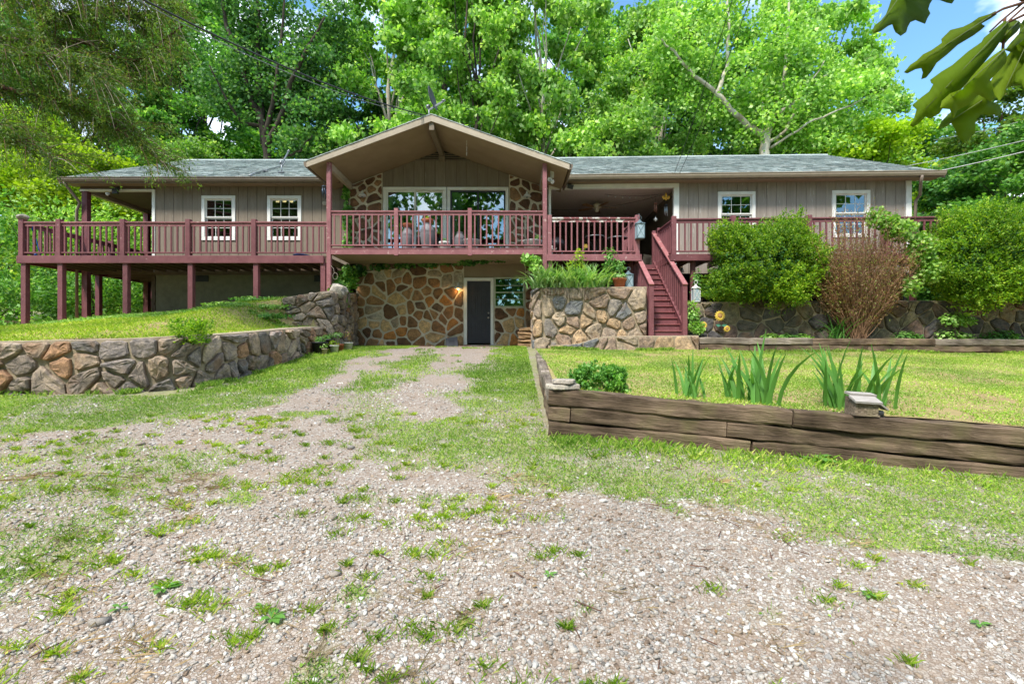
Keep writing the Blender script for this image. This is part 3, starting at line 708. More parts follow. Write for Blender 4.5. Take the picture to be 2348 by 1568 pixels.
vent = MB().prism([(pX(944, YW), YW-.01, vz0), (pX(1098, YW), YW-.01, vz0), (GA[0]+.1, YW-.01, gtop(GA[0])-.02), (GA[0]-.1, YW-.01, gtop(GA[0])-.02)], (0, .008, 0)).build('gable_vent', blackm, house)
for i in range(4):
    z = vz0+.02+i*.062; f = 1-i*.23
    for s, e in ((-1, pX(948, YW)), (1, pX(1094, YW))):
        a = GA[0]+s*.1; b = GA[0]+(e-GA[0])*f
        MB().beam((min(a, b), YW-.03, z), (max(a, b), YW-.03, z), .05, .018, (0, -.6, .8)).build('slat', siding, vent)
bx('king_post', siding, house, GA[0]-.1, GA[0]+.1, YW-.09, YW-.012, vz0-.04, gtop(GA[0])-.1)
stone_wall(house, [(XS, YW, 2.6, gtop(XS)), (X1, YW, 2.6, gtop(X1))], .36, .06, .035, ustone, mortarh, 71, .12, corename='stone_facing', rough=.1, facename=1)
stone_wall(house, [(X2, YW, 2.6, gtop(X2)), (X3, YW, 2.6, gtop(X3))], .36, .06, .035, ustone, mortarh, 72, .12, corename='stone_facing', rough=.1, facename=1)
def sliding(u0, u1, dark):
    a, b, z0, z1 = pX(u0, YW), pX(u1, YW), 2.72, DT
    m = MB(); m.box(a, b, YW-.05, YW+.1, z1-.1, z1); m.box(a, a+.1, YW-.048, YW+.1, z0, z1-.1); m.box(b-.1, b, YW-.048, YW+.1, z0, z1-.1); m.box(a+.1, b-.1, YW-.03, YW+.1, z0, z0+.06)
    d = m.build('sliding_door', white, house, bevel=.006)
    im = blackm if dark else white
    c = (a+b)/2
    for (p, q, y) in ((a+.1, c+.03, YW+.0), (c-.03, b-.1, YW+.045)):
        m = MB(); f = .055
        m.box(p, q, y, y+.035, z1-.1-f, z1-.1); m.box(p, q, y, y+.035, z0+.06, z0+.14); m.box(p, p+f, y, y+.035, z0+.14, z1-.1-f); m.box(q-f, q, y, y+.035, z0+.14, z1-.1-f)
        m.build('door_frame', im, d); bx('pane', glass, d, p+f, q-f, y+.014, y+.02, z0+.14, z1-.1-f)
    pleats(a+.16, a+.48, z0+.06, z1-.12, YW+.22, house); 
    if not dark: pleats(b-.3, b-.14, z0+.06, z1-.12, YW+.22, house)
sliding(879, 1024, False); sliding(1025.5, 1166, True)
# ---- basement
zb0 = -.22; ZC = pZ(602, YW)
stone_wall(house, [(-5.12, YW, zb0, ZC+.1), (pX(1064, YW), YW, zb0, ZC+.1)], .40, .045, .04, hstone, mortarh, 81, .2, corename='stone_facing', rough=.1, facename=1, sx=1.2)
DX0, DX1, WX1 = pX(1064, YW), pX(1132, YW), pX(1203.5, YW)
WZ0, WZ1 = pZ(705, YW), pZ(636, YW)
stone_wall(house, [(DX1+.01, YW, zb0, WZ0), (WX1, YW, zb0, WZ0)], .40, .045, .04, hstone, mortarh, 82, .2, corename='stone_facing', rough=.1, facename=1)
stone_wall(house, [(WX1+.005, YW, zb0, ZC+.1), (.98, YW, zb0, ZC+.1)], .40, .045, .04, ustone, mortarh, 83, .2, corename='stone_facing', rough=.1, facename=1)
bx('header_panel', soffit, house, DX0+.003, WX1-.003, YW, YW+.12, WZ1+.001, ZC+.1)
m = MB(); z0, z1 = -.09, pZ(637, YW); t = .1
m.box(DX0, DX0+t, YW-.03, YW+.12, z0, z1-t); m.box(DX1-t, DX1, YW-.03, YW+.12, z0, z1-t); m.box(DX0, DX1, YW-.032, YW+.12, z1-t, z1)
fr = m.build('door_frame', white, house, bevel=.006)
a, b, c, d = DX0+t+.004, DX1-t-.004, z0+.05, z1-t-.004
door = bx('door', doorm, house, a, b, YW+.05, YW+.09, c, d, bevel=.003)
w = (b-a)
for (p, q) in ((.14, .43), (.57, .86)):
    for (e, f) in ((.09, .34), (.45, .78), (.82, .94)):
        zz0, zz1 = c+(d-c)*e, c+(d-c)*f; xa, xb = a+w*p, a+w*q
        m = MB()
        m.box(xa, xb, YW+.043, YW+.0495, zz0, zz0+.025); m.box(xa, xb, YW+.043, YW+.0495, zz1-.025, zz1); m.box(xa, xa+.025, YW+.043, YW+.0495, zz0+.025, zz1-.025); m.box(xb-.025, xb, YW+.043, YW+.0495, zz0+.025, zz1-.025)
        m.box(xa+.06, xb-.06, YW+.042, YW+.0495, zz0+.06, zz1-.06)
        m.build('panel', doorm, door, bevel=.003)
knobm = pm('brushed_steel', (.6, .6, .58), (.5, .5, .48), 8, .3, 0, metal=.9)
MB().lathe([(.0, 0), (.028, .004), (.028, .03), (.018, .045), (0, .05)], (b-.07, YW+.05, c+(d-c)*.485), 12, (0, -1, 0)).build('deadbolt', knobm, door, True)
MB().lathe([(.0, 0), (.025, .004), (.012, .02), (.03, .05), (.02, .07), (0, .075)], (b-.07, YW+.05, c+(d-c)*.41), 12, (0, -1, 0)).build('knob', knobm, door, True)
m = MB(); f = .045
greenish = pm('pale_green_frame', (.52, .55, .43), (.4, .42, .33), 6, .6, .2, 30, rnd=.03)
xa, xb = DX1+.015, WX1-.01
m.box(xa, xb, YW-.03, YW+.08, WZ1-f, WZ1); m.box(xa, xb, YW-.03, YW+.08, WZ0, WZ0+f); m.box(xa, xa+f, YW-.029, YW+.08, WZ0+f, WZ1-f); m.box(xb-f, xb, YW-.029, YW+.08, WZ0+f, WZ1-f)
bw = m.build('basement_window', greenish, house, bevel=.004)
for i in range(1, 4):
    zz = WZ0+f+(WZ1-WZ0-2*f)*i/4; e = .016 if i == 2 else .009
    bx('glazing_bar', greenish, bw, xa+f, xb-f, YW+.0, YW+.04, zz-e, zz+e)
for i in range(4):
    zz = WZ0+f+(WZ1-WZ0-2*f)*i/4; zq = WZ0+f+(WZ1-WZ0-2*f)*(i+1)/4
    bx('pane', glass, bw, xa+f, xb-f, YW+.018, YW+.022, zz, zq)
pleats(xa+.35, xb+.1, WZ0-.1, WZ1+.1, YW+.9, house)
for i in range(30):
    bx('brick', brickm, house, -4.95+i*.2+.005, -4.95+(i+1)*.2-.005, YW-.26+.01*(i % 3), YW-.05, -.24, -.125+.012*((i*7) % 3))
bx('threshold', pm('pale_threshold', (.5, .44, .36), (.4, .34, .27), 8, .8, .2, 30), house, DX0-.02, DX1+.3, YW-.05, YW+.05, -.2, -.092)
# ---- crawl space of concrete blocks
bx('foundation', pm('block_mortar', (.2, .18, .13), None, 5, .95, .2, 40), house, XL, XS-.02, YW+.03, YW+.2, .3, 2.2)
proto = MB().box(-.195, .195, 0, .06, -.093, .093).build('block', blockm, house); proto.location = Vector((XL+.2, YW-.01, 2.1))-Vector(ORG['house'])
first = True
for r in range(8):
    for c in range(16):
        x = XL+.2+.4*c-(.2 if r % 2 else 0); z = 2.1-.2*r
        if x > XS-.2 or x < XL+.1 or (r == 0 and abs(x-pX(462, YW)) < .2): continue
        if first: first = False; proto.location = Vector((x, YW-.01, z))-Vector(ORG['house']); continue
        inst(proto, house, (x, YW-.01+.004*((c*5+r*3) % 3), z), name='block')
for u in (462, 735): bx('foundation_vent', blackm, house, pX(u-15, YW), pX(u+15, YW), YW+.005, YW+.028, 1.98, 2.19)
bx('rim_joist', brown, house, XL-.02, XS-.01, YW-.03, YW+.1, 2.205, 2.45)
# ---- breezeway room
zt = 5.0
m = MB(RW); m.box(XB0, XB1, YW-.04, YW+.1, zt-.05, zt+.1); m.box(XB0, XB0+.08, YW-.038, YW+.1, 2.45, zt-.05); m.box(XB1-.17, XB1, YW-.038, YW+.1, 2.45, zt-.05)
m.build('opening_trim', white, house, bevel=.006)
bx('ceiling', ceilm, house, XB0-.1, XB1+.1, YW+.11, 21.2, zt-.02, zt+.06, M=RW)
for a, b in ((XB1-.02, XB1+.1), (XB0-.2, XB0-.02)): bx('breezeway_wall', siding, house, a, b, YW+.11, 21.2, 2.2, zt, M=RW)
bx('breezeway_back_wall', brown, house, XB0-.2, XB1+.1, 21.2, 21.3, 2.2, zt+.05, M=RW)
bx('breezeway_floor', brown, house, XB0-.1, XB1+.1, YW-.1, 21.2, 2.38, 2.46, M=RW)
bx('ceiling_trim', siding, house, XB1-.1, XB1-.021, YW+.11, 21.2, zt-.14, zt-.021, M=RW)
# ---- main roof
shm = island_mat('grey_green_shingle', [(0, (.19, .22, .215)), (.35, (.27, .305, .295)), (.65, (.34, .38, .36)), (.9, (.41, .44, .42)), (1, (.28, .28, .26))], .95, .4, 70)
EY, EZ, RY, RZ = 15.45, 5.24, 21.25, 7.96
SL = math.hypot(RY-EY, RZ-EZ); sy, sz = (RY-EY)/SL, (RZ-EZ)/SL
def shingles(fx0, fx1, M, seed):
    rng = random.Random(seed); mb = MB(M); exp = .142; n = int(SL/exp)+1
    for r in range(n):
        s0 = r*exp-.02; s1 = s0+exp+.015; x = fx0(s0)-rng.uniform(0, .2); xe = fx1(s0)
        while x < xe:
            w = rng.uniform(.12, .34); a, b = max(x, fx0(s0)), min(x+w-.004, xe); x += w
            if b-a < .02: continue
            h = rng.choice((.010, .010, .016, .02)); j = rng.uniform(-.006, .006)
            P = lambda X, s, hh: (X, EY+sy*s-sz*hh, EZ+sz*s+sy*hh)
            mb.add([P(a, s0+j, .0), P(b, s0+j, .0), P(a, s0+j, h+.004), P(b, s0+j, h+.004), P(b, s1, .003), P(a, s1, .003)], [(0, 1, 3, 2), (2, 3, 4, 5)])
    return mb
XRL, XRR = -14.45, xr(2166, EY)
vs_ = (18.2-EY)/sy
roof = None
for side, (x0, x1, M) in enumerate(((XRL, GL[0]+.25, None), (GR[0]-.3, XRR, RW))):
    fx0 = (lambda s: XRL) if side == 0 else (lambda s: GR[0]-.3 + (GA[0]-GR[0]+.3)*min(1, max(0, s/vs_)))
    fx1 = (lambda s: GL[0]+.25 + (GA[0]-GL[0]-.25)*min(1, max(0, s/vs_))) if side == 0 else (lambda s: XRR)
    v18 = (GA[0], 18.2, EZ+(18.2-EY)*sz/sy)
    if side == 0: poly = [(x0, EY, EZ), (x1, EY, EZ), v18, (GA[0], RY, RZ), (x0, RY, RZ)]
    else: poly = [(x0, EY, EZ), (x1, EY, EZ), (x1, RY, RZ), (GA[0], RY, RZ), v18]
    rf = MB(M).prism([(p[0], p[1], p[2]-.004) for p in poly], (0, 0, -.09)).build('roof', brown, house)
    tag(shingles(fx0, fx1, M, 5+side).build('shingles', shm, rf), kind='stuff')
    MB(M).prism([(x0, RY, RZ), (x1 if side else GA[0], RY, RZ), (x1 if side else GA[0], 27.05, EZ), (x0, 27.05, EZ)], (0, 0, -.09)).build('back_slope', shm, rf)
    MB(M).tube([(x0, RY, RZ), ((x1 if side else GA[0]), RY, RZ)], .06, 6).build('ridge_cap', shm, rf)
    # eave: soffit, fascia, gutter
    ga, gb = (XRL, GL[0]+.35) if side == 0 else (GR[0]-.25, XRR)
    bx('soffit', soffit, rf, ga, gb, EY+.02, YW+.05, EZ-.13, EZ-.105, M=M)
    bx('fascia', gutterm, rf, ga, gb, EY-.0, EY+.018, EZ-.17, EZ-.02, M=M)
    MB(M).prism([(ga, EY-.004, EZ-.135), (ga, EY-.06, EZ-.135), (ga, EY-.095, EZ-.07), (ga, EY-.095, EZ-.03), (ga, EY-.115, EZ-.015), (ga, EY-.115, EZ+.0), (ga, EY-.004, EZ-.0)], (gb-ga, 0, 0)).build('gutter', gutterm if side == 0 else pm('tan_gutter', (.34, .27, .2), (.28, .22, .16), 4, .4, .03, 30), rf)
    # rake boards at the outer gable ends
    xo = XRL if side == 0 else XRR
    MB(M).prism([(xo, EY, EZ-.1), (xo, RY, RZ-.1), (xo, RY, RZ-.24), (xo, EY, EZ-.2)], ((-.03 if side == 0 else .03), 0, 0)).build('rake_board', gutterm, rf)
    # gable end walls
    xg = XL if side == 0 else XE+.1
    MB(M).prism([(xg, YW+.1, 5.0), (xg, 25.6, 5.0), (xg, RY, RZ-.12)], (.05, 0, 0)).build('gable_end', siding, house)
MB(RW).tube([(XRR-.7, EY-.05, EZ-.12), (XRR-.7, EY, EZ-.3), (XE+.35, YW-.12, EZ-.62), (XE+.27, YW-.05, EZ-.8), (XE+.24, YW-.03, 2.2)], .045, 8).build('downspout', gutterm, house, True)
MB().tube([(pX(148, EY), EY-.02, EZ-.12), (pX(150, EY), EY+.05, EZ-.25), (-14.1, YW-.12, EZ-.7), (-14.22, YW-.1, EZ-.95), (-14.22, YW-.1, .6)], .045, 8).build('downspout', gutterm, house, True)
# ---- left porch
ph = pZ(439, YW)
bx('porch_header', brown, house, -14.2, XL-.1, YW, YW+.12, ph+.06, 5.12)
bx('porch_trim', white, house, -14.2, XL+.005, YW-.03, YW+.1, ph, ph+.06)
bx('porch_beam', cream, house, -14.15, -14.0, YW+.13, 25, ph-.02, ph+.12)
bx('porch_ceiling', brown, house, -14.2, XL, YW+.13, 25, 5.04, 5.1)
for y in (YW+.05, 18.6, 21.5): bx('porch_post', red, house, -14.13, -13.95, y-.08, y+.08, .3, ph if y < 16 else ph-.021)
# ---- central gable roof
GY0, GY1 = 13.8, 18.5
gr = None
for s, E in ((0, GL), (1, GR)):
    q = MB().prism([(E[0], GY0, E[1]), (GA[0], GY0, GA[1]), (GA[0], GY0, GA[1]-.1), (E[0], GY0, E[1]-.1)], (0, GY1-GY0, 0)).build('gable_roof', brown, house)
    d = -1 if s == 0 else 1
    # shingle edge, courses seen end on
    mb = MB(); rng = random.Random(9+s); k = 26
    for i in range(k):
        a = (E[0]+d*.03+(GA[0]-E[0]-d*.03)*i/k, GY0-.03, E[1]-.01+(GA[1]-E[1]+.01)*i/k); b2 = (E[0]+(GA[0]-E[0])*(i+1)/k, GY0-.03, E[1]+(GA[1]-E[1])*(i+1)/k)
        mb.prism([(a[0], a[1]-rng.uniform(0, .012), a[2]+.002), (b2[0], a[1]-rng.uniform(0, .012), b2[2]+.002), (b2[0], a[1], b2[2]+.018), (a[0], a[1], a[2]+.03)], (0, GY1-GY0, 0))
    tag(mb.build('shingles', shm, q), kind='stuff')
    MB().prism([(E[0], GY0-.02, E[1]-.002), (GA[0], GY0-.02, GA[1]-.002), (GA[0], GY0-.02, GA[1]-.19), (E[0], GY0-.02, E[1]-.17)], (0, .035, 0)).build('barge_board', cream, q)
    MB().prism([(E[0]-d*.04, GY0+.018, E[1]-.102), (GA[0], GY0+.018, GA[1]-.102), (GA[0], GY0+.018, GA[1]-.19), (E[0]-d*.04, GY0+.018, E[1]-.15)], (0, 2.14, 0)).build('soffit', soffit, q)
    x = E[0]
    MB().prism([(x, GY0+.02, E[1]-.0), (x+d*.1, GY0+.02, E[1]-.0), (x+d*.1, GY0+.02, E[1]-.07), (x+d*.06, GY0+.02, E[1]-.15), (x, GY0+.02, E[1]-.15)], (0, 1.9, 0)).build('gutter', gutterm, q)
MB().beam((GA[0], GY0+.03, GA[1]-.31), (GA[0], YW-.1, GA[1]-.31), .14, .22).build('ridge_beam', siding, house)
for x in (pX(755, 14), pX(1249, 14)):
    MB().beam((x, 14.05, gz(x)-.27), (x, YW, gz(x)-.27), .1, .2).build('side_beam', cream, house)
# ------------------------------------------------------------ decks
def railing(par, p0, p1, zd, zt, posts, M=None, mat=red, capmat=None, sp=.177, pw=.135, ends=True, postup=.07, zbase=None):
    p0 = Vector((*p0, 0)); p1 = Vector((*p1, 0)); L = (p1-p0).length; d = (p1-p0)/L
    P = lambda s, z: p0+d*s+Vector((0, 0, z))
    T = lambda v: (M @ v) if M is not None else v
    ps = sorted(posts); marks = ([0.] if ends else []) + [q for q in ps if 0 < q < L] + ([L] if ends else [])
    if not ends: marks = [0.]+marks+[L]
    for s in posts:
        q = T(P(s, 0)); n = Matrix.Rotation(math.atan2(d.y, d.x), 3, 'Z')
        m = MB(M); m.beam(P(s, (zbase if zbase is not None else zd-.21)), P(s, zt+postup), pw, pw, up=d); m.build('post', mat, par, bevel=.006)
    for a, b in zip(marks[:-1], marks[1:]):
        a2, b2 = a+(pw/2 if a in posts else 0), b-(pw/2 if b in posts else 0)
        if b2-a2 < .1: continue
        dz = .004*math.sin(a*5)
        MB(M).beam(P(a2, zt-.02+dz), P(b2, zt-.02-dz), .1, .04).build('top_rail', capmat or mat, par, bevel=.005)
        MB(M).beam(P(a2, zt-.085+dz), P(b2, zt-.085-dz), .038, .088).build('under_rail', capmat or mat, par)
        MB(M).beam(P(a2, zd+.09), P(b2, zd+.09), .085, .038).build('bottom_rail', mat, par, bevel=.004)
        n = max(1, round((b2-a2)/sp)); h = zt-.13-(zd+.11)
        src = None
        for i in range(n):
            s = a2+(b2-a2)*(i+.5)/n; c = T(P(s, zd+.11))
            if src is None:
                bm = MB(); bm.box(-.02, .02, -.02, .02, 0, h); src = bm.build('baluster', mat, par); 
                src.location = c-Vector(ORG[par.name]); src.data.transform(Matrix.Translation(Vector(ORG[par.name])))
                src.rotation_euler = (0, 0, math.atan2(d.y, d.x)+(_a if M is not None else 0))
            else: inst(src, par, c, rot=(0, 0, math.atan2(d.y, d.x)+(_a if M is not None else 0)+.01*math.sin(i*7)), name='baluster')
def decking(par, x0, x1, y0, y1, z, M=None, mat=brown, bw=.14):
    m = MB(M); n = int((y1-y0)/bw)
    for i in range(n): m.box(x0, x1, y0+i*bw+.004, y0+(i+1)*bw-.004, z-.035, z)
    tag(m.build('decking', mat, par), kind='stuff')
DY = 14.0
# left deck
zd = pZ(587, DY); zt = pZ(509, DY); XA, XZ = pX(52, DY), pX(752, DY)
ld = thing('left_deck', 'long maroon wooden deck on posts in front of the left wing', 'deck', (-9.5, 15, .8))
bx('fascia', red, ld, XA-.07, pX(744, DY), DY-.07, DY-.03, zd-.215, zd-.0, bevel=.005)
bx('fascia', red, ld, XA-.11, XA-.071, DY-.07, 22, zd-.215, zd-.0)
decking(ld, XA-.06, XL-.1, 15.9, 22, zd); decking(ld, XA-.06, XZ-.05, DY-.025, YW-.04, zd)
jo = MB().box(-.02, .02, DY-.02, YW-.05, zd-.2, zd-.04).build('joist', brown, ld); jo.location.x = XA+.4; 
for i in range(1, 22): o = jo.copy(); COL.objects.link(o); o.location.x = XA+.4+i*.4; o.name = 'joist'
for i in range(8): bx('joist', brown, ld, XA, XL-.15, 16.3+i*.7, 16.34+i*.7, zd-.2, zd-.04)
for u, v in ((55, 752), (139, 742), (288, 727), (437, 716), (587, 690), (741, 668)):
    x = pX(u, DY); bx('support_post', red, ld, x-.07, x+.07, DY-.025, DY+.115, pZ(v, DY)-.25, zd-.04, bevel=.006)
for y in (16.5, 19.0, 21.5): bx('support_post', red, ld, XA-.06, XA+.08, y, y+.14, .1, zd-.2)
for x, y in ((-11.9, 18.2), (-12.6, 16.9)): bx('support_post', brown, ld, x, x+.12, y, y+.12, .4, zd-.2)
MB().beam((-12.5, 16.9, 1.3), (-11.6, 17.5, 2.2), .05, .1).build('brace', brown, ld)
up = [pX(u, DY)-XA for u in (52, 137, 283.5, 433, 583.5)]; up[0] = 0.
railing(ld, (XA, DY), (XZ, DY), zd, zt, up, ends=True, capmat=red2)
railing(ld, (XA, DY+.07), (XA, 22), zd, zt, [3.0, 5.6])
# balcony
zd2 = pZ(571.5, DY); zt2 = pZ(484, DY); BX0, BX1 = pX(755, DY), pX(1249, DY)
bd = thing('balcony', 'raised central balcony with maroon railing under the stone gable', 'balcony', (-2, 15, 2.5))
bx('fascia', red2, bd, BX0+.06, BX1-.06, DY-.05, DY-.01, zd2-.16, zd2+.0, bevel=.005)
bx('toe_board', red2, bd, BX0+.06, BX1-.06, DY-.06, DY+.06, zd2+.001, zd2+.025)
bx('floor', brown, bd, BX0-.02, BX1+.02, DY-.005, YW-.05, zd2-.06, zd2)
bx('underside', soffit, bd, BX0-.02, BX1+.02, DY-.005, YW-.02, zd2-.13, zd2-.1)
for x, zb in ((BX0, pZ(668, DY)-.15), (BX1, -.2)):
    bx('gable_post', red2, bd, x-.06, x+.06, DY-.06, DY+.06, zb, gz(x)-.18, bevel=.006)
railing(bd, (BX0+.06, DY), (BX1-.06, DY), zd2+.02, zt2, [pX(909, DY)-BX0-.06, pX(1077.5, DY)-BX0-.06], sp=.175, pw=.115, mat=red2)
# breezeway deck
zd3 = pZ(584, DY); zt3 = pZ(499.5, DY); CX0, CX1 = pX(1260, DY), pX(1461, DY)
cd = thing('breezeway_deck', 'small maroon deck with peeling rail in front of the open breezeway', 'deck', (2.4, 15, 2.3))
bx('fascia', red2, cd, CX0-.08, CX1+.07, DY-.08, DY-.04, zd3-.19, zd3, bevel=.005)
bx('fascia', red2, cd, CX1+.075, CX1+.11, DY-.08, 15.55, zd3-.19, zd3)
decking(cd, CX0-.07, CX1+.07, DY-.035, 15.68, zd3); decking(cd, CX1+.12, 4.6, 15.65, 15.75, zd3)
for i in range(7): bx('joist', brown, cd, CX0+i*.4, CX0+i*.4+.04, DY-.03, 15.6, zd3-.18, zd3-.04)
bx('support_post', red2, cd, CX0-.06, CX0+.06, DY-.02, DY+.1, 1.3, zd3-.04); bx('support_post', red2, cd, CX1-.1, CX1+.04, DY+.6, DY+.74, 1.2, zd3-.04)
railing(cd, (CX0, DY), (CX1, DY), zd3, zt3, [0., CX1-CX0], capmat=redold, mat=red2, sp=.168, pw=.12)
railing(cd, (CX1, DY+.06), (CX1, 15.6), zd3, zt3, [1.55], mat=red2, sp=.165, pw=.1)
# right deck
zd4 = zr(583.5, 1600, 14.3); zt4 = zr(501.5, 1600, 14.3); EX0 = xr(1548, 14.3); EX1 = xr(2304, 14.3)
rd = thing('right_deck', 'maroon railed deck along the right wing behind the shrubs', 'deck', (8, 15, 2.2))
bx('fascia', red, rd, EX0-.07, EX1+.07, 14.22, 14.26, zd4-.19, zd4, M=RW, bevel=.005)
bx('fascia', red, rd, EX0-.11, EX0-.075, 14.22, 15.6, zd4-.19, zd4, M=RW)
decking(rd, EX0-.06, EX1, 14.27, YW-.1, zd4, M=RW, mat=redold)
for i in range(18): bx('joist', brown, rd, EX0+i*.5, EX0+i*.5+.04, 14.27, YW-.1, zd4-.19, zd4-.04, M=RW)
for u in (1593, 1760, 1930, 2100): x = xr(u, 14.4); bx('support_post', red, rd, x-.06, x+.06, 14.4, 14.52, .9, zd4-.04, M=RW)
railing(rd, (EX0, 14.3), (EX1, 14.3), zd4, zt4, [0.]+[xr(u, 14.3)-EX0 for u in (1684, 1858, 2037, 2180)]+[EX1-EX0], M=RW, sp=.178, pw=.13)
railing(rd, (EX0, 14.365), (EX0-.04, 15.75), zd4, zt4, [1.385], M=RW, sp=.165, pw=.1)
# stairs
SX0, SX1 = 3.71, 4.60; SY0, SY1, SZ0, SZ1 = 12.98, 15.66, .13, 2.5; NS = 13
stp = thing('staircase', 'steep maroon wooden staircase rising from the lawn to the breezeway', 'stairs', (4.15, 13, .1))
dyy, dzz = (SY1-SY0)/NS, (SZ1-SZ0)/NS
trm = pm('worn_red_tread', (.27, .09, .09), (.2, .06, .065), 6, .6, .2, 30, rnd=.08, wear=((.4, .27, .25), 8, .62))
for i in range(NS):
    y, z = SY0+i*dyy, SZ0+i*dzz
    bx('riser', red, stp, SX0+.03, SX1-.03, y, y+.02, z, z+dzz-.03)
    if i < NS-1: bx('tread', trm, stp, SX0+.02, SX1-.02, y-.03, y+dyy+.02, z+dzz-.03, z+dzz, bevel=.004)
for x in (SX0, SX1):
    MB().prism([(x-.02, SY0-.02, SZ0-.02), (x-.02, SY0-.02, SZ0+.26), (x-.02, SY1, SZ1+.06), (x-.02, SY1, SZ1-.26), (x-.02, SY0+.22, SZ0-.02)], (.04, 0, 0)).build('stringer', red, stp)
    bx('newel', red, stp, x-.06, x+.06, SY0-.14, SY0-.025, SZ0-.05, 1.5, bevel=.005)
    zA, zB = 1.5, 3.5
    bx('newel', red, stp, x-.05, x+.05, SY1-.02, SY1+.08, SZ1-.2, zB+.1)
    MB().beam((x, SY0-.16, zA+.015), (x, SY1+.02, zB+.02), .13, .045).build('handrail', pm('faded_red_rail', (.36, .14, .14), (.28, .1, .1), 6, .6, .2, 30, wear=((.5, .36, .33), 8, .6)), stp, bevel=.005)  # handrail paint is faded, a paler red with worn patches
    MB().beam((x, SY0-.02, zA-.02), (x, SY1, zB-.055), .04, .09).build('under_rail', red, stp)
    MB().beam((x, SY0-.02, SZ0+.34), (x, SY1, SZ1+.12), .08, .04).build('bottom_rail', red, stp)
    nb = 15
    for i in range(nb):
        t = (i+.6)/nb; y = SY0+(SY1-SY0)*t
        bx('baluster', red, stp, x-.02, x+.02, y-.02, y+.02, SZ0+.33+(SZ1+.12-SZ0-.34)*t, zA-.04+(zB-.04-zA)*t)
# ------------------------------------------------------------ things on and around the house
def emit(name, col, st):
    m = bpy.data.materials.new(name); m.use_nodes = True; b = m.node_tree.nodes['Principled BSDF']
    b.inputs['Base Color'].default_value = (*col, 1); b.inputs['Emission Color'].default_value = (*col, 1); b.inputs['Emission Strength'].default_value = st
    return m
bulbm = emit('warm_bulb', (1, .55, .16), 4)
def dish(name, label, base, az, tilt, r, mat, arm_only=False):
    t = thing(name, label, 'satellite dish', base)
    b = Vector(base)
    MB().tube([b, b+Vector((0, 0, .12)), b+Vector((.0, -.02, .32))], .024, 8).build('mast', greymetal, t, True)
    m = MB(); m.box(b.x-.1, b.x+.1, b.y-.08, b.y+.08, b.z-.02, b.z+.02); m.build('foot', greymetal, t)
    d = Vector((math.sin(az)*math.cos(tilt), -math.cos(az)*math.cos(tilt), math.sin(tilt)))
    h = b+Vector((0, -.02, .36)); f = h+d*.5+Vector((0, 0, .02))
    MB().beam(h-Vector((0, 0, .1)), f, .03, .045).build('arm', greymetal, t)
    MB().lathe([(.0, 0), (.03, .01), (.035, .07), (.02, .1), (0, .11)], f, 10, -d).build('receiver', greymetal, t, True)
    MB().lathe([(.05, -.05), (.06, 0), (.05, .06)], h-d*.03, 10, d).build('bracket', greymetal, t, True)
    if not arm_only:
        prof = [(r*i/8, .22*r*(i/8)**2) for i in range(9)]
        prof2 = [(p[0]*.985, p[1]+.012) for p in prof[::-1]]
        MB().lathe(prof+prof2, h+d*.04+Vector((0, 0, .2)), 28, d).build('dish', mat, t, True)
    return t
dish('satellite_dish', 'dark oval satellite dish on the peak of the central gable', (pX(984, 13.95), 13.95, GA[1]-.06), R(80), R(14), .33, pm('dark_dish', (.06, .065, .075), None, 6, .5, .05, 30))
x_ = pX(646, 16.6); dish('dish_mount', 'bare grey dish mount with angled arm on the left roof', (x_, 16.6, EZ+(16.6-EY)*sz/sy+.02), R(65), R(42), .3, None, True)
x_ = pX(576, 16.0); z_ = EZ+(16.0-EY)*sz/sy
vp = thing('vent_pipe', 'thin grey curved conduit lying up the left roof slope', 'pipe', (x_, 16, z_))
MB().tube([(x_+.1, 15.7, EZ+.16), (x_+.03, 16.2, EZ+.42), (x_-.05, 17.2, EZ+.89), (x_-.1, 18.4, EZ+1.46), (x_-.08, 18.6, EZ+1.7)], .03, 8).build('pipe', greymetal, vp, True)
bx('strap', greymetal, vp, x_-.1, x_+.06, 16.9, 16.96, EZ+.72, EZ+.8)
rp = thing('roof_vent', 'short white plumbing vent on the left side of the gable roof', 'vent pipe', (pX(826, 15), 15, 5.9))
zz = gz(pX(826, 15)); MB().lathe([(.04, -.1), (.04, .14), (.033, .14), (.033, .1)], (pX(826, 15), 15, zz), 12).build('pipe', white, rp, True); MB().lathe([(.1, -.02), (.09, .03), (.042, .045)], (pX(826, 15), 15, zz), 12).build('flashing', greymetal, rp, True)
def wall_lamp(label, x, z, lit=False, y=YW-.06):
    t = thing('wall_lamp', label, 'wall lamp', (x, y, z), 'barn shade wall lamps')
    yy = y-.14
    MB().lathe([(.0, 0), (.05, .0), (.05, .02), (0, .02)], (x, y+.02, z+.02), 14, (0, -1, 0)).build('wall_plate', whitepot, t, True)
    MB().tube([(x, y+.02, z+.03), (x, y-.06, z+.09), (x, yy, z+.09)], .012, 8).build('bracket', whitepot, t, True)
    MB().lathe([(.13, -.05), (.135, -.045), (.1, .005), (.05, .045), (.035, .055), (.035, .1), (.02, .12), (.008, .15), (0, .155)], (x, yy, z), 20).build('shade', whitepot, t, True)
    MB().lathe([(.0, -.1), (.03, -.085), (.035, -.06), (.02, -.03), (.018, .0)], (x, yy, z), 12).build('bulb', bulbm if lit else glass, t, True)
    if lit:
        l = bpy.data.lights.new('bulb_light', 'POINT'); l.energy = 1.8; l.color = (1, .6, .22); l.shadow_soft_size = .04
        lo = bpy.data.objects.new('bulb_light', l); COL.objects.link(lo); lo.parent = t; lo.location = Vector((x, yy, z-.12))-Vector(ORG[t.name])
wall_lamp('white barn shade lamp on the stone left of the glass doors', pX(835, YW), pZ(451, YW))
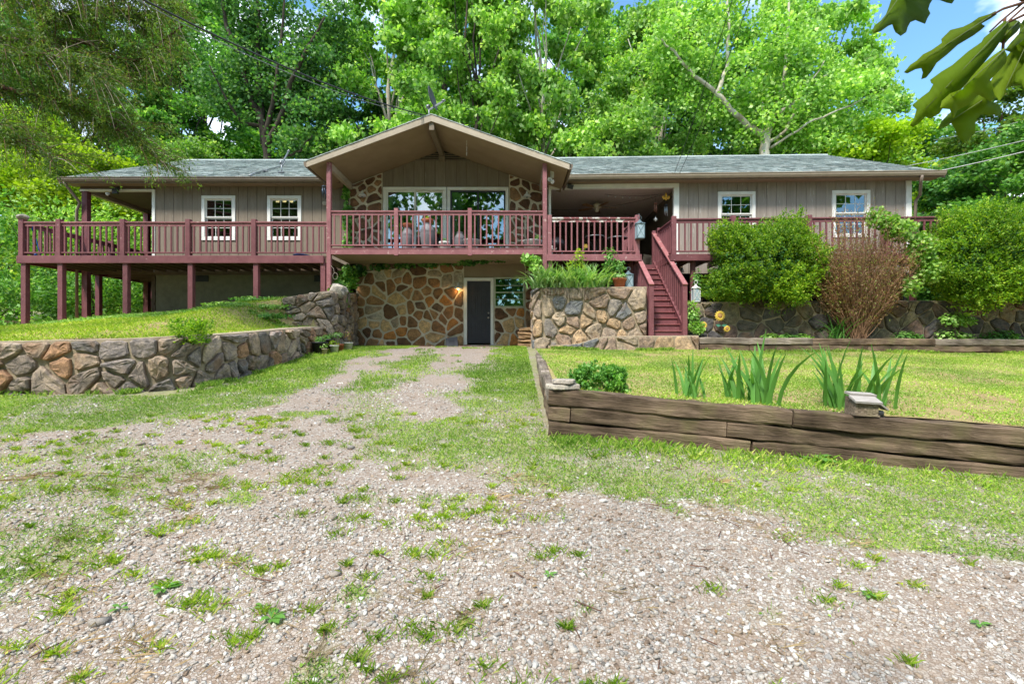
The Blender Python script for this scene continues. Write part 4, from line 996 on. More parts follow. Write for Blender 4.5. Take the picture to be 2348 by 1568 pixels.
wall_lamp('white barn shade lamp on the stone right of the glass doors', pX(1208, YW), pZ(452, YW))
wall_lamp('lit barn shade lamp glowing beside the basement door', pX(1052, YW), pZ(660, YW), True)
ch = thing('chandelier', 'lit chandelier with amber bulbs seen through the left window near the balcony', 'chandelier', (pX(652, 17), 17, pZ(465, 17)))
cx, cz = pX(652, 17), pZ(462, 17)
MB().tube([(cx, 17, 5.05), (cx, 17, cz-.05)], .012, 6).build('stem', blackm, ch)
for dx in (-.24, 0, .24):
    MB().tube([(cx, 17, cz-.02), (cx+dx*.6, 17-.02, cz-.09), (cx+dx, 17, cz-.03)], .01, 6).build('arm', blackm, ch)
    MB().lathe([(.0, 0), (.05, .015), (.068, .06), (.05, .12), (0, .14)], (cx+dx, 17, cz-.04), 12).build('bulb_globe', emit('amber_globe', (1, .62, .28), 2.6) if dx == -.24 else bpy.data.materials['amber_globe'], ch, True)
def chime(label, x, y, z, n, r, ln, mat, top=None, extra=None):
    t = thing('wind_chime', label, 'wind chime', (x, y, z), 'hanging wind chimes')
    MB().tube([(x, y, z+.18), (x, y, z-.02)], .004, 5).build('cord', blackm, t)
    MB().lathe([(r*1.2, -.015), (r*1.3, 0), (r*1.2, .015), (.01, .03)], (x, y, z), 14).build('top_disc', top or mat, t, True)
    for i in range(n):
        a = 2*math.pi*i/n; l = ln*(1-.08*i)
        p = (x+r*math.cos(a), y+r*math.sin(a))
        MB().tube([(p[0], p[1], z-.04), (p[0], p[1], z-.04-l)], .011, 7).build('tube', mat, t, True)
    MB().tube([(x, y, z), (x, y, z-ln-.14)], .002, 4).build('clapper_cord', blackm, t)
    if extra: extra(t)
    return t
chime('dark tube wind chime hanging beside the left balcony post', pX(743, 13.95), 13.95, pZ(428, 13.95), 6, .05, .33, pm('slate_tube', (.06, .08, .11), None, 6, .35, 0, metal=.6))
xx, yy, zz = pX(1503, 15.8), 15.8, pZ(467, 15.8)
chime('small copper wind chime at the breezeway with white charm below', xx, yy, zz, 5, .04, .26, pm('copper_tube', (.3, .13, .09), None, 6, .5, .1, 30), extra=lambda t: MB().lathe([(0, -.09), (.05, -.04), (.06, -.01), (.03, .02), (.015, .06), (0, .08)], (xx, yy, zz-.5), 10).build('charm', whitepot, t, True))
orangem = pm('orange_ornament', (.75, .28, .04), (.6, .4, .05), 20, .5, .1, 30)
def bird(t):
    x, y, z = pX(1527, 15.7), 15.7, pZ(463, 15.7)
    MB().lathe([(0, .0), (.035, .03), (.05, .09), (.035, .15), (.03, .2), (.012, .25), (0, .27)], (x, y, z+.04), 12).build('bird_body', orangem, t, True)
    for s in (-1, 1): MB().prism([(x, y-.01, z+.1), (x+s*.1, y-.02, z+.2), (x+s*.13, y-.02, z+.14), (x+s*.08, y-.01, z+.07)], (0, .012, 0)).build('wing', orangem, t)
chime('silver tube wind chime topped by an orange bird at the breezeway', pX(1527, 15.7), 15.7, pZ(471, 15.7), 4, .045, .3, pm('silver_tube', (.6, .62, .66), None, 6, .3, 0, metal=.8), blackm, bird)
ft = thing('floodlight', 'small twin floodlight under the right end of the gable', 'floodlight', (1.3, 14.6, 4.5))
for s in (0, 1): MB().lathe([(.02, -.02), (.05, .03), (.065, .1), (.06, .105), (0, .09)], (pX(1258, 14.4)+.05*s, 14.4-.05*s, pZ(410+7*s, 14.4)), 12, (.3+.4*s, -.8, -.5)).build('lamp_head', whitepot, ft, True)
bx('junction_box', whitepot, ft, pX(1262, 14.4), pX(1270, 14.4), 14.38, 14.5, pZ(408, 14.4), gz(1.0)-.16)
spk = thing('speaker', 'small black box speaker at the top left of the breezeway opening', 'speaker', (pX(1308, 15.5), 15.5, 4.95))
MB(Matrix.Translation((pX(1308, 15.5), 15.5, pZ(428, 15.5))) @ Matrix.Rotation(.25, 4, 'Y') @ Matrix.Rotation(.3, 4, 'X')).box(-.09, .09, -.07, .07, -.07, .07).build('cabinet', blackm, spk, bevel=.01)
bx('bracket', blackm, spk, pX(1308, 15.5)-.02, pX(1308, 15.5)+.02, 15.52, 15.75, pZ(424, 15.5), pZ(421, 15.5))
pl = thing('porch_light', 'small floodlight on the left porch header', 'floodlight', (pX(265, YW), YW-.05, pZ(440, YW)))
bx('mount', blackm, pl, pX(262, YW), pX(274, YW), YW-.1, YW-.035, pZ(446, YW), pZ(432, YW)); MB().lathe([(.03, 0), (.06, .09), (.055, .1), (0, .08)], (pX(277, YW), YW-.12, pZ(437, YW)), 12, (.4, -.7, -.3)).build('lamp_head', blackm, pl, True)
MB().lathe([(.03, 0), (.055, .09), (.05, .1), (0, .08)], (pX(258, YW), YW-.12, pZ(446, YW)), 12, (-.3, -.7, -.5)).build('lamp_head', whitepot, pl, True)
th = thing('thermometer', 'round pale thermometer on the left wall beside the balcony', 'thermometer', (pX(745, YW), YW-.04, pZ(467, YW)))
MB().lathe([(.0, 0), (.075, 0), (.075, .03), (.06, .035), (0, .03)], (pX(745, YW), YW-.004, pZ(467, YW)), 20, (0, -1, 0)).build('dial', cream, th, True)
# ceiling fan
fx, fy, fz = 3.0, 17.1, 4.98
fan = thing('ceiling_fan', 'ceiling fan with wooden blades inside the open breezeway', 'ceiling fan', (fx, fy, fz))
fbrass = pm('cream_fan_body', (.5, .42, .3), None, 6, .5, 0); fbl = pm('fan_blade_wood', (.3, .16, .07), (.22, .11, .05), 6, .5, .1, 30)
MB().tube([(fx, fy, fz), (fx, fy, fz-.16)], .02, 8).build('downrod', fbrass, fan, True)
MB().lathe([(.03, 0), (.14, -.02), (.17, -.08), (.15, -.15), (.07, -.19), (.08, -.25), (.04, -.29), (0, -.3)], (fx, fy, fz-.1), 20).build('motor', fbrass, fan, True)
for i in range(5):
    a = 2*math.pi*i/5+.05; M = Matrix.Translation((fx, fy, fz-.24)) @ Matrix.Rotation(a, 4, 'Z') @ Matrix.Rotation(.2, 4, 'X')
    MB(M).prism([(.15, -.02, 0), (.25, -.06, 0), (.68, -.075, 0), (.72, 0, 0), (.68, .075, 0), (.25, .06, 0), (.15, .02, 0)], (0, 0, .01)).build('blade', fbl, fan)
slm = thing('string_lights', 'sagging string of small bulbs under the breezeway ceiling', 'string lights', (3, 17, 4.9))
for (p, q, sag) in (((1.4, 17.9, 4.9), (5.0, 16.3, 4.93), .16), ((1.4, 18.1, 4.9), (3.4, 20.9, 4.85), .12), ((3.1, 16.15, 4.93), (5.0, 16.2, 4.95), .06)):
    pts = [Vector(p).lerp(Vector(q), i/16)-Vector((0, 0, sag*4*(i/16)*(1-i/16))) for i in range(17)]
    MB().tube(pts, .006, 5).build('cable', blackm, slm)
    for w in pts[1:-1:2]: MB().lathe([(.012, 0), (.012, -.03), (.02, -.06), (0, -.085)], w, 7).build('bulb', glass, slm, True)
# balcony pots
def urn(label, u, v0, v1, wpx, y, top=None):
    x = pX(u, y); h = pZ(v1, y)-zd2; w = wpx*y/F/2
    t = thing('urn', label, 'urn', (x, y, zd2), 'grey urns on the balcony')
    P = [(.45, 0), (.6, .05), (.72, .2), (.9, .42), (.99, .58), (1.0, .66), (.98, .69), (1.02, .71), (.9, .8), (.68, .89), (.55, .93), (.52, .97), (.6, 1.0), (.5, 1.0), (.45, .94)]
    MB().lathe([(r*w, z*h) for r, z in P], (x, y, zd2+.002), 24).build('body', urnm, t, True)
    if top: MB().lathe([(.5*w, 0), (.62*w, .02), (.75*w, .1), (.78*w, .13), (.6*w, .13), (.5*w, .1)], (x, y, zd2+h-.02), 18).build('saucer_pot', terra, t, True)
    return t, x, y, zd2+h
urn('medium grey urn with brown plant left of centre on the balcony', 934.5, 0, 522, 29, 15.0, True)
U2 = urn('largest grey urn with a small plant on top on the balcony', 980.5, 0, 512, 35, 14.9, True)
urn('smallest grey urn beside the white bowl on the balcony', 1054, 0, 533, 25, 15.2)
def bowl(label, u, w, y, h=.22):
    x = pX(u, y); w = w*y/F/2
    t = thing('bowl_planter', label, 'planter', (x, y, zd2), 'wide white bowl planters')
    MB().lathe([(w*.5, 0), (w*.72, h*.3), (w*.92, h*.8), (w*1.0, h), (w*1.03, h*1.12), (w*.93, h*1.12), (w*.88, h*.85)], (x, y, zd2+.12), 26).build('bowl', whitepot, t, True)
    MB().lathe([(w*.6, 0), (w*.45, .04), (w*.4, .1), (w*.5, .13)], (x, y, zd2), 20).build('pedestal', whitepot, t, True)
    MB().lathe([(w*.87, .0), (0, .02)], (x, y, zd2+.12+h*.95), 20).build('soil', brown, t)
    return x, y, zd2+.12+h
BW1 = bowl('wide white bowl planter in front of the dark glass door', 1081, 40, 14.5)
BW2 = bowl('wide white bowl planter at the right end of the balcony', 1221, 44, 14.6)
wp = thing('white_crock', 'white cylindrical crock with a small green plant on the balcony', 'pot', (pX(1012, 14.8), 14.8, zd2))
MB().lathe([(.12, 0), (.14, .02), (.15, .3), (.17, .32), (.17, .37), (.15, .37), (.14, .3)], (pX(1019, 14.8), 14.8, zd2+.002), 20).build('body', whitepot, wp, True)
for s in (-1, 1): MB().tube([(pX(1019, 14.8)+s*.15, 14.8, zd2+.3), (pX(1019, 14.8)+s*.21, 14.8, zd2+.26), (pX(1019, 14.8)+s*.16, 14.8, zd2+.2)], .015, 6).build('handle', whitepot, wp, True)
# bistro tables, grill, bin on the breezeway deck
def bistro(label, u, y, w, h):
    x = pX(u, y); t = thing('bistro_table', label, 'table', (x, y, zd3), 'round glass bistro tables'); w = w*y/F/2
    MB().lathe([(w*.97, -.012), (w, -.01), (w, .01), (w*.97, .014), (w*.9, .014), (w*.9, -.012)], (x, y, zd3+h), 28).build('rim', greymetal, t, True)
    MB().lathe([(w*.9, -.004), (w*.9, .004)], (x, y, zd3+h), 28).build('glass_top', glass_mat('pale_table_glass', (.7, .78, .8), .35) if 'pale_table_glass' not in MT else MT['pale_table_glass'], t)
    for i in range(3):
        a = 2*math.pi*i/3+.4; c, s = math.cos(a), math.sin(a)
        MB().tube([(x+c*w*.75, y+s*w*.75, zd3+h-.02), (x+c*w*.5, y+s*w*.5, zd3+h-.13), (x+c*w*.18, y+s*w*.18, zd3+h*.55), (x+c*w*.2, y+s*w*.2, zd3+h*.35), (x+c*w*.7, y+s*w*.7, zd3)], .014, 7).build('leg', blackm, t, True)
        MB().tube([(x+c*w*.62, y+s*w*.62, zd3+h-.05), (x+c*w*.66, y+s*w*.66, zd3+h-.12), (x+c*w*.55, y+s*w*.55, zd3+h-.15), (x+c*w*.52, y+s*w*.52, zd3+h-.1)], .008, 6).build('scroll', greymetal, t, True)
    return t
bistro('round glass bistro table on the left of the breezeway deck', 1364, 15.0, 46, .72); bistro('round glass bistro table nearest the stair side on the breezeway deck', 1416, 14.9, 46, .66)
gx, gy = pX(1277, 15.2), 15.2
gr_ = thing('barbecue_grill', 'black barbecue grill with a wheel behind the breezeway railing', 'grill', (gx, gy, zd3))
MB().lathe([(.05, .38), (.2, .42), (.26, .52), (.26, .56), (.2, .68), (.08, .75), (0, .76)], (gx, gy, zd3), 20).build('kettle', blackm, gr_, True)
for dx, dy_ in ((-.18, -.1), (.18, -.1), (0, .18)): MB().tube([(gx+dx*.7, gy+dy_*.7, zd3+.45), (gx+dx, gy+dy_, zd3)], .014, 6).build('leg', greymetal, gr_, True)
wm_ = MB().lathe([(.0, -.02), (.09, -.02), (.1, 0), (.09, .02), (0, .02)], (gx-.1, gy-.14, zd3+.42), 18, (0, -1, 0)).build('wheel', whitepot, gr_, True)
MB().lathe([(.06, -.026), (.06, .026), (.03, .03), (.0, .03)], (gx-.1, gy-.14, zd3+.42), 12, (0, -1, 0)).build('hub', blackm, gr_, True)
yb = thing('yellow_object', 'small yellow object on a stand inside the breezeway', 'jar', (pX(1326, 16.5), 16.5, zd3))
MB().lathe([(.03, .0), (.035, .6), (.12, .62), (.12, .66), (0, .66)], (pX(1343, 16.5), 16.5, zd3), 16).build('stand', blackm, yb, True)
MB().lathe([(.055, .0), (.065, .03), (.065, .1), (.05, .14), (0, .15)], (pX(1343, 16.5), 16.5, zd3+.66), 14).build('jar', emit('glowing_yellow', (.8, .5, .08), .15), yb, True)  # yellow surface carries a weak emission of its own
cb_ = thing('cardboard_pieces', 'flattened cardboard leaning in the dark behind the stair top', 'cardboard', (pX(1480, 16.6), 16.6, zd3))
for i in range(2): MB(Matrix.Translation((pX(1478+14*i, 16.8), 16.8, zd3)) @ Matrix.Rotation(.25, 4, 'X') @ Matrix.Rotation(.15*(1-2*i), 4, 'Y')).box(-.14, .14, 0, .02, 0, .5-.1*i).build('sheet', pm('cardboard', (.3, .24, .17), None, 5, .9, .1, 20), cb_)
# lanterns
def lantern(name, label, x, y, z, w, h, mat, hang=False, roof='pyramid', glassm=None):
    t = thing(name, label, 'lantern', (x, y, z)); a = w/2
    MB().box(x-a*1.08, x+a*1.08, y-a*1.08, y+a*1.08, z, z+h*.05).build('base', mat, t, bevel=.004)
    for sx in (-1, 1):
        for sy_ in (-1, 1): MB().box(x+sx*a-.01, x+sx*a+.01, y+sy_*a-.01, y+sy_*a+.01, z+h*.05, z+h*.74).build('corner_post', mat, t)
    for s in (-1, 1):
        MB().box(x-a, x+a, y+s*a-.002, y+s*a+.002, z+h*.05, z+h*.74).build('pane', glassm or glass, t); MB().box(x+s*a-.002, x+s*a+.002, y-a, y+a, z+h*.05, z+h*.74).build('pane', glassm or glass, t)
        MB().beam((x-a, y-a-.006, z+(.05 if s > 0 else .74)*h), (x+a, y-a-.006, z+(.74 if s > 0 else .05)*h), .008, .012).build('crossbar', mat, t)
    MB().box(x-a*1.2, x+a*1.2, y-a*1.2, y+a*1.2, z+h*.74, z+h*.78).build('collar', mat, t, bevel=.004)
    MB().lathe([(a*1.5, h*.78), (a*1.0, h*.84), (a*.6, h*.87), (a*.6, h*.9), (a*.25, h*.95), (0, h)], (x, y, z), 4).build('roof', mat, t)
    pts = [(x+.05*math.cos(q), y, z+h+.045+.05*math.sin(q)) for q in [k*math.pi/5-1.2 for k in range(11)]]
    MB().tube(pts, .006, 6).build('ring', mat, t, True)
    MB().lathe([(w*.22, 0), (w*.22, h*.3), (0, h*.31)], (x, y, z+h*.05), 12).build('candle', whitepot, t, True)
    if hang: MB().tube([(x, y, z+h+.09), (x-.02, y+.02, z+h+.16), (x-.06, y+.08, z+h+.14)], .008, 6).build('hook', greymetal, t, True)
    return t
lantern('hanging_lantern', 'blue-grey metal lantern hanging from the breezeway deck post', pX(1467, 13.85), 13.85, pZ(548, 13.85), .21, .56, verdigris, True, glassm=pm('frosted_lantern_glass', (.35, .43, .47), (.24, .31, .35), 12, .35, .1, 40))
lantern('floor_lantern', 'blue-grey metal lantern standing on the planter beside the stairs', pX(1441, 13.3), 13.3, 1.46, .2, .5, verdigris, glassm=MT['frosted_lantern_glass'])
lantern('white_lantern', 'white wooden lantern standing on the garden wall right of the stairs', pX(1595.5, 13.35), 13.35, 1.1, .17, .5, whitepot, glassm=MT['frosted_lantern_glass'])
# metal sunflowers
yel = pm('sunflower_yellow', (.72, .5, .08), (.6, .38, .05), 14, .5, .1, 30); sfg = pm('sunflower_leaf_green', (.06, .2, .13), None, 8, .5, .1, 30); sfc = pm('sunflower_centre', (.28, .14, .05), (.4, .22, .08), 30, .8, .3, 60)
def sunflower(label, u, v, r, leaves=0):
    y = 13.02; x, z = pX(u, y), pZ(v, y); t = thing('metal_sunflower', label, 'ornament', (x, y, z), 'metal sunflowers on the garden wall')
    for ring, (n, rr, o) in enumerate(((14, 1, 0), (14, .85, .22))):
        for i in range(n):
            a = 2*math.pi*i/n+o; c, s = math.cos(a), math.sin(a); p = lambda q, w, d: (x+r*rr*q*c-r*w*s, y-d, z+r*rr*q*s+r*w*c)
            MB().add([p(.3, -.08, .02), p(.65, -.15, .035+.01*ring), p(1, 0, .02+.01*ring), p(.65, .15, .035+.01*ring), p(.3, .08, .02)], [(0, 1, 2, 3, 4)]).build('petal', yel, t)
    MB().lathe([(0, 0), (r*.42, .0), (r*.45, .03), (r*.3, .05), (0, .045)], (x, y, z), 18, (0, -1, 0)).build('centre', sfc, t, True)
    for k in range(leaves):
        s = 1 if k else -1; cx, cz = x+s*r*.75*(1 if s > 0 else .35), z-r*1.7
        MB().prism([(cx-s*r*.5, y-.02, cz), (cx-s*r*.1, y-.03, cz+r*.3), (cx+s*r*.5, y-.02, cz+r*.2), (cx+s*r*.1, y-.03, cz-r*.25)], (0, .006, 0)).build('leaf', sfg, t)
sunflower('largest metal sunflower with two green leaves on the garden wall', 1650, 724, .155, 2)
sunflower('metal sunflower half behind the leafy plant by the stairs', 1612, 746, .115)
sunflower('smallest metal sunflower low on the garden wall', 1666, 754, .1)
# stacked flat stones, feeder box, rocks, firewood, pots
slab = stone_mat('grey_slab', [(0, (.30, .27, .24)), (.5, (.36, .33, .29))], .7)
fs_ = thing('stacked_slabs', 'two flat grey stone slabs stacked on the tie wall corner', 'stones', (.6, 5.62, -.55))
for i, (x0, x1, y0, y1, z0, h, ang) in enumerate(((.40, .80, 5.5, 5.82, -.55, .055, .12), (.46, .74, 5.52, 5.76, -.487, .05, -.2))):
    rng = random.Random(i+5); n = 11; cx, cy = (x0+x1)/2, (y0+y1)/2; pts = []
    for k in range(n):
        a = 2*math.pi*k/n; e = rng.uniform(.82, 1.05); pts.append((cx+(x1-x0)/2*e*(abs(math.cos(a))**.7)*(1 if math.cos(a) > 0 else -1), cy+(y1-y0)/2*e*(abs(math.sin(a))**.7)*(1 if math.sin(a) > 0 else -1), z0+rng.uniform(0, .006)))
    MB(Matrix.Translation((cx, cy, 0)) @ Matrix.Rotation(ang, 4, 'Z') @ Matrix.Translation((-cx, -cy, 0))).prism(pts, (.0, .01, h)).build('slab', slab, fs_, bevel=.012)
px_ = tie_pt(1985, 0); FB = Vector((px_.x, px_.y-.02, px_.z+.092))
grw = wood_mat('grey_feeder_wood', (.26, .2, .145), (.16, .12, .085), (.04, .03, .022)); whw = pm('whitened_roof_board', (.34, .31, .28), (.24, .21, .19), 12, .9, .3, 40, (1, 6, 6))
fb = thing('wooden_feeder', 'small weathered wooden birdhouse with pale roof boards on the tie wall', 'birdhouse', FB)
M = Matrix.Translation(FB) @ Matrix.Rotation(-.08, 4, 'Z') @ Matrix.Rotation(.06, 4, 'Y') @ Matrix.Diagonal((.86, .86, 1.1, 1))
MB(M).box(-.15, .15, -.13, .13, 0, .016).build('base', grw, fb)
for i in range(8): MB(M).box(-.135+i*.034, -.135+i*.034+.031, -.118, -.1, .016, .13).build('slat', grw, fb)
MB(M).box(-.135, .135, .08, .1, .016, .17).build('back_board', grw, fb); MB(M).box(-.135, -.117, -.099, .079, .016, .15).build('side_board', grw, fb); MB(M).box(.117, .135, -.099, .079, .016, .15).build('side_board', grw, fb)
MB(M @ Matrix.Translation((0, -.06, .148)) @ Matrix.Rotation(.28, 4, 'X')).box(-.155, .155, -.1, .06, -.0, .02).build('roof_board', whw, fb)
MB(M @ Matrix.Translation((.03, .06, .185)) @ Matrix.Rotation(.1, 4, 'X')).box(-.155, .155, -.05, .08, -.0, .022).build('roof_board', whw, fb)
MB(M @ Matrix.Translation((.2, -.02, .10)) @ Matrix.Rotation(.5, 4, 'Y')).box(-.06, .075, -.07, .07, 0, .016).build('side_roof', whw, fb)
MB(M).lathe([(.03, 0), (.045, .02), (.045, .05), (.03, .06), (0, .06)], (.185, -.06, .0), 12).build('cup', blackm, fb, True)
rk = MB(); rng = random.Random(3)
def rock(label, c, r, mat, seed, name='rock', sq=(1, 1, .7)):
    rng = random.Random(seed); bm = bmesh.new(); bmesh.ops.create_icosphere(bm, subdivisions=2, radius=1)
    for v in bm.verts: v.co = Vector((v.co.x*sq[0], v.co.y*sq[1], v.co.z*sq[2]))*r*rng.uniform(.82, 1.12)
    me = bpy.data.meshes.new(name); bm.to_mesh(me); bm.free(); me.materials.append(mat); o = bpy.data.objects.new(name, me); COL.objects.link(o); o.location = c
    return tag(o, label, 'rock')
rock('grey rock perched on the far left corner post of the deck', (XA, DY, zt+.13), .13, slab, 4, sq=(1.2, 1, .7))
rock('grey boulder beside the foot of the left balcony post', (-5.0, 13.9, 1.45), .26, slab, 8, sq=(1, 1, .9))
rock('pale rock on the upper bank under the left deck', (-5.9, 14.3, 1.36), .16, slab, 9)
fw = thing('firewood_stack', 'small stack of split firewood beside the basement window wall', 'firewood', (.55, 15.3, -.2))
fwm = wood_mat('split_firewood', (.38, .24, .13), (.26, .16, .09), (.1, .065, .04)); k = 0
for r, (n, z) in enumerate(((3, -.1), (3, .03), (2, .15), (2, .27), (1, .38))):
    for i in range(n):
        k += 1; timber('log', fw, (.18+.02*(k % 3), 15.15+.17*i, z), (.74+.02*(k % 2), 15.15+.17*i+.03*(k % 3-1), z+.03*(k % 3-1)), .14, .1, fwm, 300+k, .014, .03)
vb = thing('vent_cover', 'grey plastic louvred vent cover leaning on the basement wall', 'vent cover', (pX(1037, 15.6), 15.6, -.15))
M = Matrix.Translation((pX(1037, 15.55), 15.55, -.17)) @ Matrix.Rotation(-.12, 4, 'Y') @ Matrix.Rotation(-.25, 4, 'X')
vbm = pm('grey_plastic', (.12, .115, .13), None, 6, .5, .05, 30)
MB(M).box(-.19, .19, 0, .05, 0, .33).build('frame', vbm, vb, bevel=.008)
for i in range(4): MB(M).box(-.09, .09, -.02, -.001, .05+i*.06, .09+i*.06).build('louvre', vbm, vb)
def pot(label, x, y, r, h, mat, name='plant_pot'):
    z = float(g_drive(x, y)) - .01; t = thing(name, label, 'pot', (x, y, z))
    MB().lathe([(r*.72, 0), (r*.98, h*.9), (r*1.06, h*.9), (r*1.06, h), (r*.95, h), (r*.9, h*.85)], (x, y, z), 22).build('pot', mat, t, True)
    MB().lathe([(r*.92, 0), (0, .01)], (x, y, z+h*.86), 18).build('soil', brown, t)
    return t, (x, y, z+h)
PT = [pot('large black nursery pot nearest the low stone wall end', pX(733, 12.0), 12.0, .19, .32, blackm), pot('second black nursery pot behind the large one', pX(752, 12.5), 12.5, .17, .33, blackm),
      pot('pale grey plastic pot with yellow flowers', pX(767, 12.3), 12.3, .11, .2, whitepot), pot('small terracotta pot with a reddish stem', pX(782, 12.6), 12.6, .08, .19, terra),
      pot('white pot with dried brown plant by the wall corner', pX(798, 12.9), 12.9, .13, .2, whitepot), pot('small beige cup shaped pot in front of the black pots', pX(744, 11.9), 11.9, .07, .17, cream)]
x, y = pX(1421, 13.25), 13.25
tp = thing('terracotta_pot', 'terracotta pot with tall flowering stem on the planter by the stairs', 'pot', (x, y, 1.46))
MB().lathe([(.12, 0), (.17, .22), (.19, .22), (.19, .29), (.17, .29), (.16, .24)], (x, y, 1.46), 22).build('pot', terra, tp, True)
bb = thing('blue_bowl', 'bright blue plastic bowl on the left deck floor', 'bowl', (pX(692, 14.5), 14.5, zd))
blu = pm('blue_plastic', (.02, .09, .42), None, 5, .4, 0)
MB().lathe([(.1, 0), (.2, .02), (.24, .1), (.25, .1), (.24, .11), (.2, .05), (.1, .03)], (pX(692, 14.5), 14.5, zd), 20).build('bowl', blu, bb, True)
co = thing('blue_cooler', 'blue cooler standing on the porch beside the white corner board', 'cooler', (pX(350, 17), 17, zd))
bx('body', blu, co, pX(343, 17)-.1, pX(352, 17)+.05, 17, 17.3, zd, zd+.3, bevel=.02); bx('lid', whitepot, co, pX(343, 17)-.11, pX(352, 17)+.06, 16.99, 17.31, zd+.302, zd+.36, bevel=.015)
rp_ = thing('blue_rope', 'blue rope hanging on the left end railing of the deck', 'rope', (XA+.25, DY+.3, zd+.6))
MB().tube([(XA+.16, DY+.12, zt-.05), (XA+.2, DY+.1, zt-.25), (XA+.3, DY+.1, zt-.5), (XA+.34, DY+.12, zt-.75), (XA+.42, DY+.12, zd+.05)], .012, 6).build('cord', blu, rp_, True)
for z in (zt-.2, zt-.62, zd+.04): MB().lathe([(0, -.05), (.035, -.02), (.035, .03), (0, .05)], (XA+.18+.1*(zt-z), DY+.1, z), 8).build('knot', blu, rp_, True)
wc = thing('hanging_chain', 'thin pale chain hanging from the right gable soffit', 'chain', (pX(1070, 14.4), 14.4, pZ(308, 14.4)))
c0 = Vector((pX(1070, 14.3), 14.3, gz(pX(1070, 14.3))-.19))
for i in range(10):
    p = c0-Vector((-.004*(i % 2), 0, .045*i+.02)); M = Matrix.Translation(p) @ Matrix.Rotation(i*1.57, 4, 'Z')
    MB(M).tube([(.012*math.cos(q), 0, .026*math.sin(q)) for q in [k*math.pi/4 for k in range(9)]], .004, 4).build('link', whitepot, wc)
wl_ = thing('wire_loop', 'thin wire loop hanging from the left balcony post', 'wire', (BX0+.16, 13.95, 1.9))
MB().tube([(BX0+.07, 13.95, 2.2), (BX0+.14, 13.95, 2.12), (BX0+.16, 13.95, 2.0)]+[(BX0+.19+.07*math.sin(k*.6), 13.95, 1.9+.1*math.cos(k*.6)) for k in range(11)], .006, 5).build('loop', deadt, wl_, True)
# overhead cables
def cable(label, p, q, sag, r=.012, mat=blackm, name='overhead_cable', n=24):
    p, q = Vector(p), Vector(q)
    o = MB().tube([p.lerp(q, i/n)-Vector((0, 0, sag*4*(i/n)*(1-i/n))) for i in range(n+1)], r, 6).build(name, mat, None, True)
    return tag(o, label, 'cable')
ap = (pX(978, 13.9), 13.9, GA[1]+.02)
cable('thick black service cable descending from upper left to the gable peak', (pX(120, 7), 7, pZ(-110, 7)), ap, .28, .016)
cable('thin grey wire twisted beside the service cable to the gable', (pX(118, 7), 7, pZ(-107, 7)), (ap[0]-.05, ap[1], ap[2]-.03), .34, .007, greymetal)
re = (XRR*.99-.1, dr(XRR, EY)+.3, EZ+.05)
palew = pm('pale_wire', (.5, .5, .48), None, 5, .6, 0, rnd=0)
cable('lowest pale wire leaving the right roof corner', re, (pX(2500, 14), 14, pZ(308, 14)), .05, .013, palew)
cable('middle pale wire beyond the right end of the roof', (pX(2080, 19), 19, pZ(381, 19)), (pX(2500, 15), 15, pZ(285, 15)), .05, .012, palew)
cable('highest pale wire at the right picture edge', (pX(2140, 24), 24, pZ(322, 24)), (pX(2500, 15), 15, pZ(235, 15)), .1, .012, palew)
cable('left thin black wire dropping to the breezeway eave', (pX(1545, 15.25), 15.25, EZ+.02), (pX(1692, 8), 8, pZ(-40, 8)), .1, .007)
cable('right thin black wire dropping to the breezeway eave', (pX(1556, 15.25), 15.25, EZ+.02), (pX(1735, 8), 8, pZ(-40, 8)), .14, .007)
# ------------------------------------------------------------ plants
NR = np.random.default_rng(7)
def unit(a): return a/np.maximum(np.linalg.norm(a, axis=1, keepdims=True), 1e-9)
def leaf_verts(pos, size, rng, asp=.6, up=.6, droop=.0, nrm=None, fold=.10, dirs=None):
    n = len(pos); size = np.broadcast_to(np.asarray(size, float), (n,))[:, None]
    nv = rng.normal(size=(n, 3)); nv = unit(nv) + (np.array([0, 0, up]) if nrm is None else nrm*up); nv = unit(nv)
    d = rng.normal(size=(n, 3)) if dirs is None else dirs + .35*rng.normal(size=(n, 3)); d[:, 2] -= droop; d = unit(d - (d*nv).sum(1, keepdims=True)*nv); s = np.cross(nv, d)
    a = pos - d*size*.5; b = pos + d*size*.5; m = pos - d*size*.05 + nv*size*fold
    return np.stack([a, m + s*size*asp*.5, b, m - s*size*asp*.5], 1).reshape(-1, 3)
def quads(n): return np.arange(n*4).reshape(n, 4)
def leaves(name, pos, size, mat, parent, seed=0, **kw):
    pos = np.asarray(pos, float); rng = np.random.default_rng(seed)
    V = leaf_verts(pos, size, rng, **kw)
    o0 = np.array(ORG.get(parent.name, (0, 0, 0))) if parent is not None else 0
    return arr_mesh(name, V-o0, quads(len(pos)), mat, parent)
def ell_pts(c, r, n, rng, shell=.45):
    d = unit(rng.normal(size=(n, 3))); q = rng.uniform(0, 1, (n, 1))**shell
    return np.asarray(c)+d*q*np.asarray(r), d
